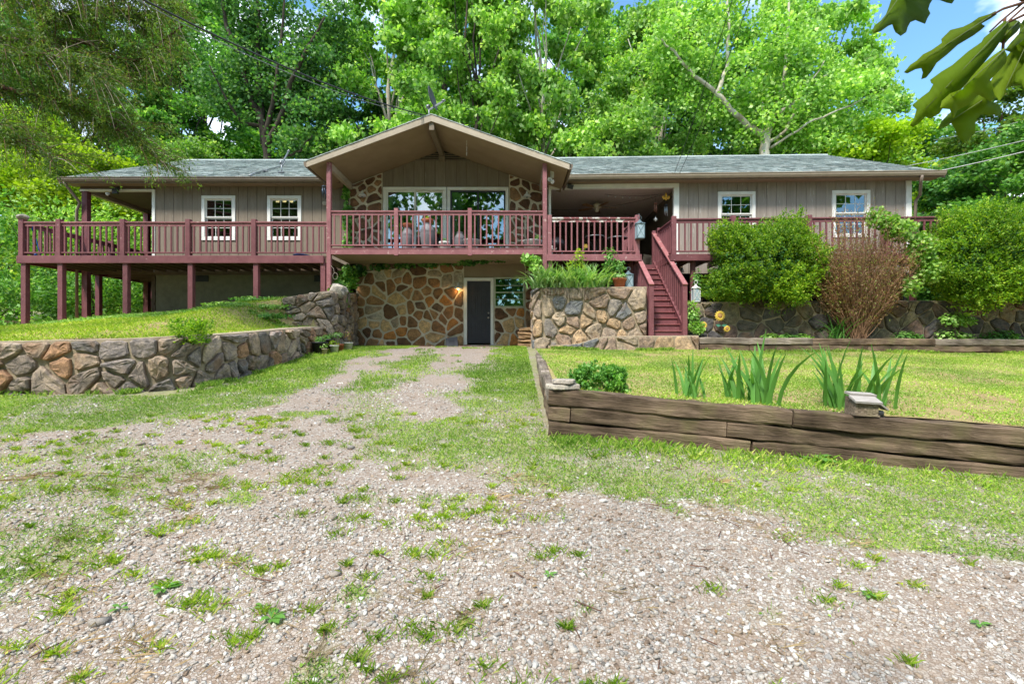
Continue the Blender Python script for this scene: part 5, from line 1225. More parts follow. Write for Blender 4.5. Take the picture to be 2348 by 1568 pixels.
def clump_shrub(name, label, c, r, nclump, nleaf, size, mat, seed, cat='shrub', cl=.28, up=.5, asp=.45, stems=8, zlow=None, group=None, dirup=.9, mat2=None):
    """a shrub: sprigs of small leaves over a lumpy ellipsoid"""
    rng = np.random.default_rng(seed); c = np.asarray(c, float); r = np.asarray(r, float)
    base = (c[0], c[1], zlow if zlow is not None else c[2]-r[2])
    t = thing(name, label, cat, base, group)
    d = unit(rng.normal(size=(nclump, 3))); d = np.sign(d)*np.abs(d)**.75
    q = rng.uniform(.25, 1, (nclump, 1))**.4; q[::17] *= 1.12; lump = 1+.2*np.sin(d[:, :1]*5+seed)*np.cos(d[:, 2:]*4+seed*2)
    cc = c + d*q*r*lump
    sd = unit(d*.9 + np.array([0, 0, dirup]) + .45*rng.normal(size=d.shape))     # sprig direction
    per = nleaf//nclump
    tt = rng.uniform(-.5, 1, (nclump, per, 1)); w = rng.normal(size=(nclump, per, 3))*cl*.22*(1.15-tt*.8)
    pos = (cc[:, None] + sd[:, None]*tt*cl + w).reshape(-1, 3)
    dirs = np.repeat(sd, per, 0)
    sz = size*rng.uniform(.7, 1.3, len(pos))
    leaves('foliage', pos, sz, mat, t, seed, asp=asp, up=up, dirs=dirs)
    rr = random.Random(seed); mb = MB()
    for i in range(stems):
        e = cc[rr.randrange(nclump)]; b = Vector(base)+Vector((rr.uniform(-.12, .12)*r[0], rr.uniform(-.12, .12)*r[1], -.05)); e = Vector(e)
        m = b.lerp(e, .5)+Vector((0, 0, .1*r[2])); rad = .012+.012*r[0]
        mb = MB().tube([b, m, e], [rad, rad*.7, rad*.3], 5); mb.build('stem', bark, t, True)
    return t
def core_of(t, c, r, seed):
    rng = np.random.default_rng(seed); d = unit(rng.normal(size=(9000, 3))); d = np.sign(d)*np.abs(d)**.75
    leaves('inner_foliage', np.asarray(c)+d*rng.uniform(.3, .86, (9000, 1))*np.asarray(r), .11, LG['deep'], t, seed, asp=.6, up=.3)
c_, r_ = (pX(1750, 13.1), 13.1, pZ(606, 13.1)), (1.42, .8, 1.08)
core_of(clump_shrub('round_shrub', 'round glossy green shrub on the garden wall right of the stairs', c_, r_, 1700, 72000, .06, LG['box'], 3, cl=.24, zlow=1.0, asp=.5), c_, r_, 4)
c_, r_ = (pX(2285, 12.8), 12.75, pZ(590, 12.8)), (1.6, .9, 1.25)
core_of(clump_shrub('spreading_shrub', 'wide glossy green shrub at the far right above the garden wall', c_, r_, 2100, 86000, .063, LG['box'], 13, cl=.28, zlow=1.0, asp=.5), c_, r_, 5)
# brown twiggy shrub
bc = Vector((pX(1990, 12.5), 12.55+.35, .05)); bt = thing('dying_shrub', 'tall half-dead brown twiggy shrub in the right flower bed', 'shrub', bc)
rr = random.Random(5); mbt = MB(); pos = []; dirs = []
twm = pm('brown_twig', (.24, .14, .08), (.15, .08, .045), 8, .9, .2, 30)
for i in range(420):
    a = rr.uniform(0, 2*math.pi); lean = rr.uniform(0, 1)**.65*.7; L = rr.uniform(1.7, 3.75)*(1-.25*(lean/.7)**2)
    d = Vector((math.sin(lean)*math.cos(a)*1.05+.05, math.sin(lean)*math.sin(a)*.45-.03, math.cos(lean))); p = bc+Vector((rr.gauss(0, .09), rr.gauss(0, .05), 0)); pts = [p.copy()]
    for k in range(6):
        p = p+d*(L/6); d = (d+Vector((rr.gauss(0, .09), rr.gauss(0, .07), rr.gauss(.02, .05)))).normalized(); pts.append(p.copy())
    mbt.tube(pts, [.011*(1-.8*k/6) for k in range(7)], 4, False)
    for j in range(3):
        q = rr.randint(2, 5); s0 = pts[q]; e0 = s0+(d+Vector((rr.gauss(0, .6), rr.gauss(0, .4), rr.uniform(0, .6))))*rr.uniform(.12, .3); mbt.tube([s0, e0], [.005, .002], 3, False)
        for k in range(5): pos.append(s0.lerp(e0, rr.uniform(.3, 1.1))+Vector((rr.gauss(0, .02), rr.gauss(0, .02), rr.gauss(0, .02)))); dirs.append((e0-s0).normalized())
    for k in range(38):
        q = rr.uniform(.2, 1)**.7*5.99; j = int(q); c = pts[j].lerp(pts[j+1], q-j); pos.append(c+Vector((rr.gauss(0, .06), rr.gauss(0, .06), rr.gauss(0, .05)))); dirs.append((pts[j+1]-pts[j]).normalized()+Vector((rr.gauss(0, .5), rr.gauss(0, .5), 0)))
tag(mbt.build('twigs', twm, bt), kind='stuff')
leaves('foliage', [tuple(p) for p in pos], .062, LG['brownl'], bt, 5, asp=.35, up=.3, dirs=np.array([tuple(d) for d in dirs]))
def vine(name, label, pts, mat, size, seed, cat='vine', asp=.8, stems=None, up=.5, nrm=None):
    t = thing(name, label, cat, tuple(pts[0])); o = leaves('foliage', pts, size*np.random.default_rng(seed).uniform(.6, 1.3, len(pts)), mat, t, seed, asp=asp, up=up, nrm=nrm)
    for s in stems or []: MB().tube(s, .01, 5).build('stem', bark, t, True)
    return t
rg = np.random.default_rng(41)
def blobs(L, n, rng, shell=.5):
    out = []; wsum = sum(b[3]*b[4]*b[5] for b in L)
    for b in L: out.append(ell_pts(b[:3], b[3:6], max(6, int(n*b[3]*b[4]*b[5]/wsum)), rng, shell)[0])
    return np.concatenate(out)
front = np.array([0, -1, .5])
vine('climbing_vine', 'pale green vine scrambling over the top right of the brown shrub', blobs([(pX(2010, 12.6), 12.6, pZ(500, 12.6), .28, .25, .3), (pX(2060, 12.6), 12.55, pZ(530, 12.6), .45, .35, .3), (pX(2105, 12.6), 12.5, pZ(570, 12.6), .4, .3, .45), (pX(2125, 12.6), 12.5, pZ(620, 12.6), .3, .3, .4), (pX(2080, 12.6), 12.5, pZ(660, 12.6), .25, .25, .3), (pX(2035, 12.6), 12.5, pZ(515, 12.6), .3, .25, .3)], 2600, rg), LG['bright'], .1, 2,
     stems=[[(pX(2060, 12.8), 12.9, .1), (pX(2100, 12.8), 12.8, 1.2), (pX(2050, 12.7), 12.7, 3.0)]])
vine('gap_vine', 'bluish green leafy vine between the round and the brown shrubs', blobs([(pX(1885, 13.4), 13.4, pZ(590, 13.4), .3, .3, .45), (pX(1895, 13.3), 13.3, pZ(660, 13.3), .3, .3, .6)], 900, rg), LG['mid'], .1, 3, stems=[[(pX(1890, 13.4), 13.45, 1.0), (pX(1885, 13.4), 13.4, 2.6)]])
W0 = YW-.09
vine('wall_ivy', 'dark ivy climbing the wall edge left of the upper stone panel', blobs([(pX(793, W0), W0, pZ(440, W0), .12, .06, .4), (pX(797, W0), W0, pZ(500, W0), .16, .06, .6), (pX(797, W0), W0, pZ(560, W0), .16, .06, .4)], 520, rg), LG['mid'], .13, 4, nrm=front, up=1.3, stems=[[(pX(797, W0), W0+.03, 2.6), (pX(795, W0), W0+.03, 5.0)]])
vine('balcony_ivy', 'dark ivy trailing along the wall top beneath the balcony', blobs([(pX(u, W0), W0-.05, pZ(v, W0), .38, .12, h) for u, v, h in ((820, 622, .2), (870, 612, .14), (930, 610, .12), (985, 606, .14), (1030, 602, .14), (1060, 598, .18))]+[(pX(u, 15.4), 15.3, pZ(v, 15.3), .36, .3, .14) for u, v in ((1075, 598), (1110, 594), (1145, 592))], 1500, rg), LG['deep'], .12, 6, nrm=front, up=1.0, stems=[[(pX(820, W0), W0+.03, 2.3), (pX(1060, W0), W0+.03, 2.6)]])
vine('corner_ivy', 'ivy spilling over the stone corner beside the left balcony post', blobs([(pX(800, 15.3), 15.2, pZ(640, 15.3), .35, .4, .45), (pX(776, 14.6), 14.5, pZ(660, 14.6), .35, .3, .3), (pX(792, 14.8), 14.7, pZ(690, 14.6), .2, .2, .3), (pX(770, 14), 14, pZ(662, 14), .25, .2, .14)], 900, rg), LG['mid'], .11, 8, nrm=front, up=.8)
vine('post_creeper', 'light green creeper at the foot of the right balcony post', blobs([(pX(1218, 13.9), 13.85, pZ(598, 13.9), .3, .15, .16), (pX(1228, 13.9), 13.85, pZ(615, 13.9), .22, .15, .14), (pX(1205, 13.9), 13.85, pZ(590, 13.9), .14, .1, .08)], 330, rg), LG['bright'], .13, 9, nrm=front, up=.9, stems=[[(pX(1240, 13.95), 13.9, 1.45), (pX(1215, 13.9), 13.88, 2.4)]])
def blades(par, c, n, h, spread, w, mat, seed, name='blade', joined=False, arch=.5, up0=.9, sx=1, sy_=1, segs=5, bias=(0, 0)):
    rr = random.Random(seed); c = Vector(c); J = MB()
    for i in range(n):
        a = rr.uniform(0, 2*math.pi) if not joined else rr.uniform(0, 2*math.pi); L = h*rr.uniform(.55, 1.05); out = Vector((math.cos(a)*sx+bias[0], math.sin(a)*sy_+bias[1], 0)); sd = Vector((-math.sin(a), math.cos(a), 0))
        if rr.random() < .6: sd = Vector((1, .25*rr.uniform(-1, 1), 0))
        lean = rr.uniform(.05, 1)*spread; ar = arch*rr.uniform(.2, 1.2); b = c+Vector((rr.gauss(0, .05*sx)*(1+spread), rr.gauss(0, .05)*(1+spread), -.01))
        vs = []; p = b; th = math.atan(lean)*.55
        for k in range(segs+1):
            q = k/segs; ww = w*(1-q**2.2)*(.75+.25*q)*rr.uniform(.9, 1.1)/2+.0015
            f = sd*ww; mid = p+out*ww*.25
            vs += [p-f, mid, p+f]
            th2 = th+ar*q*1.5; p = p+(out*math.sin(th2)+Vector((0, 0, 1))*math.cos(th2))*(L/segs)
        fs = []
        for k in range(segs):
            for j in range(2): fs.append((k*3+j, k*3+j+1, (k+1)*3+j+1, (k+1)*3+j))
        if joined: J.add(vs, fs)
        else: MB().add(vs, fs).build(name, mat, par, True)
    if joined: return J.build(name, mat, par, True)
def yt(x, off): return float(y_tie(x))+off
def iris(label, u, D, n, h, spread, seed, w=.036, lx=None):
    x = pX(u, D); z = float(g_right(x, D)); t = thing('iris_plant', label, 'iris', (x, D, z), 'irises behind the tie wall')
    blades(t, (x, D, z), n+4, h*1.45, spread*1.15, w*1.7, LG['iris'], seed, arch=.55)
    return t
iris('sparse low iris clump at the left of the iris row', 1590, 5.75, 11, .46, .75, 61, .026)
iris('upright iris clump second from the left behind the tie wall', 1690, 5.75, 9, .5, .45, 62, .034)
iris('tall broad-leaved iris clump at the centre of the tie wall', 1745, 5.6, 13, .60, .6, 63)
iris('tall dense iris clump just left of the wooden birdhouse', 1915, 5.55, 17, .55, .5, 64)
iris('arching iris clump behind the wooden birdhouse', 2000, 5.65, 13, .55, 1.0, 65)
ir = thing('bed_lily', 'arching strap-leaved plant in the right flower bed', 'lily', (pX(1915, 12.95), 12.98, .05)); blades(ir, (pX(1920, 12.95), 12.98, .05), 46, .95, 1.3, .04, LG['iris'], 66, name='blades', joined=True, arch=.9, sx=1.4)
dl = thing('daylily_mass', 'dense mass of arching daylily leaves on top of the stone planter', 'daylilies', (1.9, 13.4, 1.44))
for i in range(30): blades(dl, (.70+(i % 15)*.118, 13.06+.22*(i//15)+.05*(i % 3), 1.46), 20, .86, 1.5, .046, LG['lily'], 400+i, name='blades', joined=True, arch=1.35, bias=(0, -.45 if i < 15 else -.1), segs=6)
rt = MB(); rr = random.Random(8)
for i in range(60):
    x = rr.uniform(.9, 2.4); y = 12.93; z = 1.46; rt.tube([(x, y+.08, z+.03), (x+rr.uniform(-.03, .03), y-.0, z-.06), (x+rr.uniform(-.08, .08), y-.02, z-rr.uniform(.15, .42))], [.006, .005, .003], 4)
tag(rt.build('hanging_roots', deadt, dl), kind='stuff')
def leafy(name, label, c, blobs_, n, size, mat, seed, cat='plant', asp=.5, stems=5, up=.7):
    t = thing(name, label, cat, c); rng = np.random.default_rng(seed); pts = blobs(blobs_, n, rng); leaves('foliage', pts, size*rng.uniform(.6, 1.3, len(pts)), mat, t, seed, asp=asp, up=up)
    rr = random.Random(seed)
    for i in range(stems):
        b = blobs_[i % len(blobs_)]; MB().tube([c, (c[0]*.5+b[0]*.5, c[1]*.5+b[1]*.5, c[2]*.4+b[2]*.6), (b[0]+rr.uniform(-.5, .5)*b[3], b[1]+rr.uniform(-.5, .5)*b[4], b[2]+b[5]*.5)], [.014, .01, .004], 5).build('stem', bark, t, True)
    return t
y = 13.55
leafy('sumac_sapling', 'yellow green sapling growing in front of the breezeway deck rail', (pX(1335, y), y, 1.46), [(pX(1330, y), y, pZ(588, y), .2, .15, .3), (pX(1322, y), y, pZ(618, y), .38, .2, .18), (pX(1345, y), y, pZ(645, y), .35, .2, .16), (pX(1312, y), y, pZ(605, y), .2, .15, .1)], 420, .1, LG['yellow'], 21, 'sapling', .4)
leafy('rose_sapling', 'green leafy sapling in front of the deck beside the terracotta pot', (pX(1405, y), y, 1.46), [(pX(1397, y), y, pZ(585, y), .22, .15, .25), (pX(1407, y), y, pZ(610, y), .36, .2, .25), (pX(1395, y), y, pZ(640, y), .28, .2, .2), (pX(1420, y), y, pZ(630, y), .2, .15, .3)], 560, .085, LG['mid'], 22, 'sapling', .6)
y = 13.2; x = pX(1421, y)
leafy('potted_flower', 'pale flowering stem rising from the terracotta pot', (x, y, 1.7), [(x, y, 1.8, .24, .2, .09), (x-.02, y, pZ(640, y), .1, .1, .1), (x+.02, y, pZ(612, y), .12, .1, .16)], 260, .075, LG['lily'], 23, 'flower', .5)
leafy('stair_shrub', 'bright green leafy plant at the foot of the right stair rail', (pX(1592, 12.9), 12.9, .05), [(pX(1590, 12.9), 12.9, pZ(720, 12.9), .2, .15, .3), (pX(1597, 12.9), 12.85, pZ(752, 12.9), .25, .18, .2), (pX(1586, 12.9), 12.9, pZ(695, 12.9), .12, .1, .12)], 620, .085, LG['bright'], 24, 'plant', .6)
leafy('wall_shrub', 'leafy green plants crowding the wall top behind the white lantern', (pX(1605, 13.7), 13.7, 1.05), [(pX(1597, 13.6), 13.6, pZ(640, 13.6), .16, .15, .3), (pX(1618, 13.7), 13.7, pZ(668, 13.7), .45, .25, .22), (pX(1650, 13.8), 13.8, pZ(680, 13.8), .4, .25, .22), (pX(1640, 13.8), 13.8, pZ(645, 13.8), .25, .2, .2)], 900, .1, LG['mid'], 25, 'plant', .6)
clump_shrub('hellebore', 'low round glossy plant behind the corner slabs of the tie wall', (pX(1377, 6.1), 6.1, float(g_right(1.15, 6.1))+.09), (.33, .26, .19), 330, 7000, .05, LG['mid'], 31, 'plant', .07, .7, .5, 3)
pt_x, pt_y = pX(435, 7.9), 8.12
clump_shrub('wall_top_plant', 'small yellowish flowering plant on top of the low stone wall', (pX(432, 8.15), 8.2, .16), (.30, .22, .19), 110, 2200, .045, LG['box'], 32, 'plant', .1, .6, .5, 3)
for i, (u, D, s, lab) in enumerate(((1765, 12.95, .17, 'low blue green leafy plant first from the sunflowers in the bed'), (1802, 12.95, .16, 'low leafy plant in the bed beneath the round shrub'), (1838, 12.95, .16, 'low leafy plant in the bed just left of the lily'), (2075, 12.95, .26, 'bright leafy seedlings right of the brown shrub base'), (2180, 12.95, .34, 'leafy weeds in the bed below the far right shrub'), (2290, 12.95, .36, 'white flowered ground cover at the far right of the bed'), (2190, 12.85, .3, 'leafy growth climbing the garden wall at far right'))):
    x = pX(u, D); zc = .12 if i < 6 else .6
    leafy('bed_plant', lab, (x, D, .03), [(x, D, zc, s*1.5, .16, s*.7), (x+s, D, zc*.9, s, .14, s*.5)], 240 if i < 3 else 420, .085, LG['mid' if i % 2 else 'bright'], 50+i, 'plant', .7, 2)
for k, (P, cnt, mt) in enumerate(((PT[0], 120, 'mid'), (PT[1], 60, 'mid'), (PT[2], 40, 'yellow'), (PT[4], 60, 'brownl'), (PT[5], 30, 'bright'))):
    c = P[1]; rng = np.random.default_rng(70+k); pts = ell_pts((c[0], c[1], c[2]+(.06 if k != 3 else .2)), (.16, .14, .08 if k != 3 else .24), cnt, rng)[0]
    leaves('foliage', pts, .07, LG[mt], P[0], 70+k, asp=.4)
agx = leafy('agave', 'pale blue green leaning succulent behind the pots', (pX(760, 12.7), 12.7, -.2), [(pX(772, 12.7), 12.7, pZ(768, 12.7), .2, .1, .07)], 60, .12, LG['lily'], 81, 'succulent', .25, 2)
for (nm, lab, (x, y, z), n, mt) in (('urn_plant', 'small green plant growing in the largest urn', (U2[1], U2[2], U2[3]+.15), 70, 'yellow'), ('crock_plant', 'small green plant growing in the white crock', (pX(1019, 14.8), 14.8, zd2+.42), 50, 'mid'), ('bowl_plant', 'green sprig in the bowl planter at the right end', (BW2[0]+.15, BW2[1], BW2[2]+.12), 40, 'mid'), ('bowl_sprig', 'thin dark sprig in the bowl before the glass door', (BW1[0], BW1[1], BW1[2]+.12), 30, 'deep')):
    leafy(nm, lab, (x, y, z-.14), [(x, y, z, .12, .1, .1)], n, .07, LG[mt], 90, 'plant', .5, 2)
for i, (x, y, lab) in enumerate(((-6.7, 13.3, 'leafy weeds left of the upper stone wall end'), (-7.4, 13.9, 'leafy weeds at the foot of the deck post near the stone wall'), (-8.5, 14.3, 'low weeds under the middle of the left deck'), (-6.5, 12.7, 'small weeds in the grass before the upper stone wall'))):
    z = float(g_left(x, y)); leafy('bank_plant', lab, (x, y, z), [(x, y, z+.06, .5, .35, .09), (x+.4, y+.1, z+.06, .35, .3, .08), (x-.3, y-.2, z+.04, .3, .3, .05)], 420, .085, LG['mid' if i % 2 else 'bright'], 210+i, 'plant', .6, 2)
# undergrowth beside and beneath the left deck: bushes one can tell apart
for i, (x, y, z, rx, ry, rz, mt, lab) in enumerate((
    (-17.3, 16.2, .9, 1.7, 1.4, 1.3, 'mid', 'leafy bush at the far left edge beside the deck'),
    (-15.8, 18.5, 1.2, 1.5, 1.3, 1.5, 'mid', 'leafy bush behind the left end of the deck'),
    (-13.5, 20.5, 1.4, 1.6, 1.2, 1.4, 'mid', 'leafy bush seen through the posts under the left deck'),
    (-17.8, 19.6, 3.4, 1.9, 1.6, 2.0, 'bright', 'bright green bush rising behind the left deck railing'),
    (-16.2, 22.5, 3.3, 2.0, 1.6, 2.0, 'bright', 'bright green bush beyond the left porch post'),
    (-13.4, 24.0, 3.2, 1.6, 1.4, 1.8, 'mid', 'green bush seen through the left porch opening'),
    (-20.5, 18.0, 3.0, 2.2, 1.8, 2.6, 'mid', 'tall bush at the left picture edge beyond the deck'),
    (-11.0, 22.0, 1.0, 1.3, 1.0, .9, 'deep', 'dark bush deep in the shade under the porch'))):
    clump_shrub('wild_bush', lab, (x, y, z), (rx, ry, rz), 420, 7500, .15, LG[mt], 500+i, 'bush', .45, .7, .55, 5, zlow=.3, group='wild bushes left of the house', dirup=.2)
# ------------------------------------------------------------ oak branch near the camera
def oq(x, y): return 1893.6+.2415*x, .2415*y
OL = [
 ('topmost', .95, (820, -200), [(640, -60), (620, 0), (600, 60), (570, 140), (520, 200), (460, 250), (440, 300), (450, 325), (520, 300), (590, 250), (630, 235), (645, 280), (660, 310), (710, 345), (760, 310), (775, 260), (800, 215), (850, 195), (900, 215), (940, 230), (960, 180), (990, 130), (970, 90), (985, 40), (1010, 0), (1080, 5), (1150, 30), (1195, 38), (1220, 0), (1150, -60), (1000, -150), (820, -200), (700, -150)]),
 ('slender', .98, (1615, 120), [(1610, 110), (1550, 140), (1450, 170), (1380, 220), (1300, 260), (1180, 290), (1140, 330), (1095, 375), (1100, 410), (1000, 480), (920, 520), (860, 580), (800, 620), (740, 690), (770, 700), (850, 660), (905, 650), (920, 690), (905, 755), (950, 740), (1000, 680), (1050, 600), (1150, 520), (1250, 430), (1400, 340), (1480, 280), (1510, 250), (1475, 230), (1560, 180), (1620, 140)]),
 ('long', .93, (1730, 210), [(1700, 200), (1600, 280), (1500, 360), (1480, 400), (1350, 490), (1200, 620), (1100, 680), (990, 760), (1000, 790), (1020, 800), (980, 870), (900, 930), (820, 1000), (860, 1040), (840, 1120), (800, 1190), (830, 1210), (900, 1160), (945, 1110), (990, 1130), (1080, 1080), (1150, 960), (1250, 880), (1400, 740), (1500, 600), (1600, 480), (1690, 350), (1750, 230)]),
 ('dark', .89, (1700, 470), [(1690, 460), (1600, 520), (1500, 600), (1380, 740), (1300, 850), (1180, 890), (1100, 960), (1085, 1030), (1180, 1040), (1200, 1090), (1215, 1120), (1250, 1050), (1350, 1000), (1450, 900), (1560, 965), (1630, 920), (1600, 850), (1560, 760), (1640, 680), (1710, 600), (1720, 520)]),
 ('lowest', .95, (1600, 880), [(1460, 890), (1350, 1000), (1250, 1050), (1190, 1060), (1100, 1150), (1060, 1230), (1150, 1200), (1190, 1170), (1230, 1230), (1250, 1290), (1310, 1360), (1350, 1330), (1420, 1260), (1420, 1150), (1470, 1090), (1560, 1090), (1650, 1100), (1665, 1030), (1630, 990), (1570, 970), (1600, 880), (1540, 850)]),
 ('right edge', .92, (1960, 300), [(1960, 330), (1880, 380), (1780, 460), (1700, 560), (1610, 690), (1560, 780), (1600, 900), (1650, 960), (1700, 900), (1720, 840), (1770, 820), (1890, 810), (1990, 840), (2060, 620), (2040, 420)]),
 ('upper right', .97, (2060, 40), [(2040, 60), (1960, 120), (1900, 150), (1850, 230), (1830, 330), (1760, 400), (1700, 480), (1760, 500), (1840, 450), (1900, 470), (1960, 400), (2050, 330), (2100, 200)]),
 ('far right low', .9, (2050, 420), [(2050, 440), (1960, 480), (1900, 560), (1860, 640), (1800, 700), (1780, 790), (1850, 800), (1880, 860), (1930, 800), (2010, 780), (2080, 640)]),
 ('small upright', 1.0, (1840, 190), [(1830, 200), (1770, 195), (1720, 230), (1680, 330), (1640, 400), (1690, 425), (1740, 370), (1810, 310), (1860, 240)])]
ob = thing('oak_branch', 'dark green lobed oak leaves hanging close at the upper right corner', 'branch', (pX(2348, .95), .95, pZ(40, .95)))
for k, (nm, D, stem, poly) in enumerate(OL):
    pu = [oq(*p) for p in poly]; su, sv = oq(*stem); L = max(math.hypot(p[0]-su, p[1]-sv) for p in pu)
    far = max(pu, key=lambda p: math.hypot(p[0]-su, p[1]-sv)); ax = Vector((far[0]-su, far[1]-sv)); ax.normalize(); pr = Vector((-ax.y, ax.x))
    def lift(p):
        d = Vector((p[0]-su, p[1]-sv)); a = d.dot(ax)/L; c = d.dot(pr)/L
        dep = D - .05*a + .22*abs(c)*(1-.3*a) + .02*math.sin(a*5+k)
        return (pX(p[0], dep), dep, pZ(p[1], dep))
    bm = bmesh.new()
    ring = []
    for i in range(len(pu)):
        p, q = pu[i], pu[(i+1) % len(pu)]; ring.append(p); ring.append(((p[0]+q[0])/2, (p[1]+q[1])/2))
    vs_b = [bm.verts.new((p[0], p[1], 0)) for p in ring]; f = bm.faces.new(vs_b)
    bmesh.ops.triangulate(bm, faces=[f]); bmesh.ops.subdivide_edges(bm, edges=bm.edges[:], cuts=1)
    bmesh.ops.triangulate(bm, faces=bm.faces[:])
    o0 = Vector(ORG[ob.name])
    for v in bm.verts: v.co = Vector(lift((v.co.x, v.co.y)))-o0
    bmesh.ops.recalc_face_normals(bm, faces=bm.faces[:])
    me = bpy.data.meshes.new('leaf'); bm.to_mesh(me); bm.free(); me.materials.append(LG['oak']); me.polygons.foreach_set('use_smooth', [True]*len(me.polygons))
    o = bpy.data.objects.new('leaf', me); COL.objects.link(o); o.parent = ob
    sm = o.modifiers.new('thickness', 'SOLIDIFY'); sm.thickness = .0006
    pts = [lift((su+ax.x*L*q, su*0+sv+ax.y*L*q)) for q in (0, .3, .6, .85)]
    MB().tube([(p[0], p[1]-.0006, p[2]) for p in pts], [.0011, .0008, .0006, .0003], 5).build('midrib', pm('leaf_vein', (.09, .12, .02), None, 8, .6, 0), o if False else ob, True)
for tw_ in ([(2100, -60), (1890, 20), (1700, 180), (1612, 270)], [(2100, -60), (1900, 60), (1760, 190), (1720, 320)], [(1900, 20), (1700, 75), (1615, 120)], [(1890, 140), (1800, 180), (1760, 195)], [(2000, 100), (1980, 320)], [(1700, 180), (1700, 460), (1600, 880)], [(1900, 20), (1650, -120), (1000, -180)]):
    MB().tube([(pX(oq(*p)[0], .96), .96+.004*i, pZ(oq(*p)[1], .96)) for i, p in enumerate(tw_)], [.0028, .0024, .002, .0016][:len(tw_)], 6).build('twig', barkc, ob, True)
# ------------------------------------------------------------ trees
def limb_path(a, b, rr, n=6, wob=.06, bow=.12):
    a, b = Vector(a), Vector(b); L = (b-a).length; pts = []
    for i in range(n+1):
        q = i/n; p = a.lerp(b, q); p.z -= bow*L*math.sin(math.pi*q)*(-.4); p += Vector((rr.uniform(-1, 1), rr.uniform(-1, 1), rr.uniform(-.5, .5)))*wob*L*.5*math.sin(math.pi*q); pts.append(p)
    return pts
def proto_tree(seed, H, Rr, z0, ncl, nleaf, size, flat=.6, trunk_r=.2, asp=.8, topness=1.0):
    """meshes (trunk, crown) around the origin"""
    rr = random.Random(seed); rng = np.random.default_rng(seed)
    C = []
    for i in range(ncl):
        q = ((i+.5)/ncl)**.9; z = z0+(H-z0)*q; env = Rr*(math.sin(math.pi*min(1, .16+.80*q))**.7)*topness
        a = i*2.39996+rr.uniform(-.5, .5); r = env*rr.uniform(.3, 1.0)
        C.append((r*math.cos(a), r*math.sin(a), z+rr.uniform(-.6, .6), rr.uniform(.75, 1.5)*(1-.25*q)))
    mb = MB(); tp = [Vector((rr.uniform(-.25, .25)*k/4, rr.uniform(-.25, .25)*k/4, -1.0+(H*.92+1)*k/8)) for k in range(9)]
    mb.tube(tp, [trunk_r*(1-.1*k) for k in range(9)], 8)
    for c in C[::2]:
        k = min(7, max(1, int((c[2]*.72+1)/(H*.92+1)*8))); mb.tube(limb_path(tp[k], c[:3], rr), [trunk_r*.34*(1-.14*j) for j in range(7)], 5, False)
    tm = bpy.data.meshes.new('trunk'); tm.from_pydata([tuple(v) for v in mb.v], [], mb.f); tm.polygons.foreach_set('use_smooth', [True]*len(tm.polygons)); tm.update()
    P = []; W_ = np.array([c[3]**2 for c in C]); W_ = W_/W_.sum()
    for c, w in zip(C, W_):
        n = int(nleaf*w); sub = max(3, n//90)
        sc = ell_pts(c[:3], (c[3], c[3], c[3]*flat), sub, rng, .5)[0]           # twig-sized sprays inside the clump
        ix = rng.integers(0, sub, n); P.append(sc[ix]+rng.normal(size=(n, 3))*np.array([.26, .26, .15]))
    P = np.concatenate(P)
    V = leaf_verts(P, size*rng.uniform(.65, 1.25, len(P)), rng, asp=asp, up=.75, droop=.25)
    cm = arr_mesh('crown', V, quads(len(P)), None, link=False)
    return tm, cm
PROTO = [proto_tree(11, 16, 4.4, 2.0, 54, 40000, .22, trunk_r=.2), proto_tree(12, 17, 4.0, 3.0, 50, 38000, .20, trunk_r=.17), proto_tree(13, 15, 5.0, 1.5, 58, 42000, .23, trunk_r=.22), proto_tree(14, 9, 3.2, .6, 34, 24000, .17, trunk_r=.09)]
def set_mat(o, m):
    if not o.data.materials: o.data.materials.append(None)
    o.material_slots[0].link = 'OBJECT'; o.material_slots[0].material = m
def tree(name, label, x, y, z, k, s, sz_, rot, leaf, bk=bark, group='trees on the slope behind the house'):
    t = thing(name, label, 'tree', (x, y, z), group)
    t.rotation_euler = (0, 0, rot); t.scale = (s, s, sz_)
    for nm, me, m in (('trunk', PROTO[k][0], bk), ('crown', PROTO[k][1], LG[leaf])):
        o = bpy.data.objects.new(nm, me); COL.objects.link(o); o.parent = t; set_mat(o, m)
    return t
def hill(y): return float(g_drive(0, y))
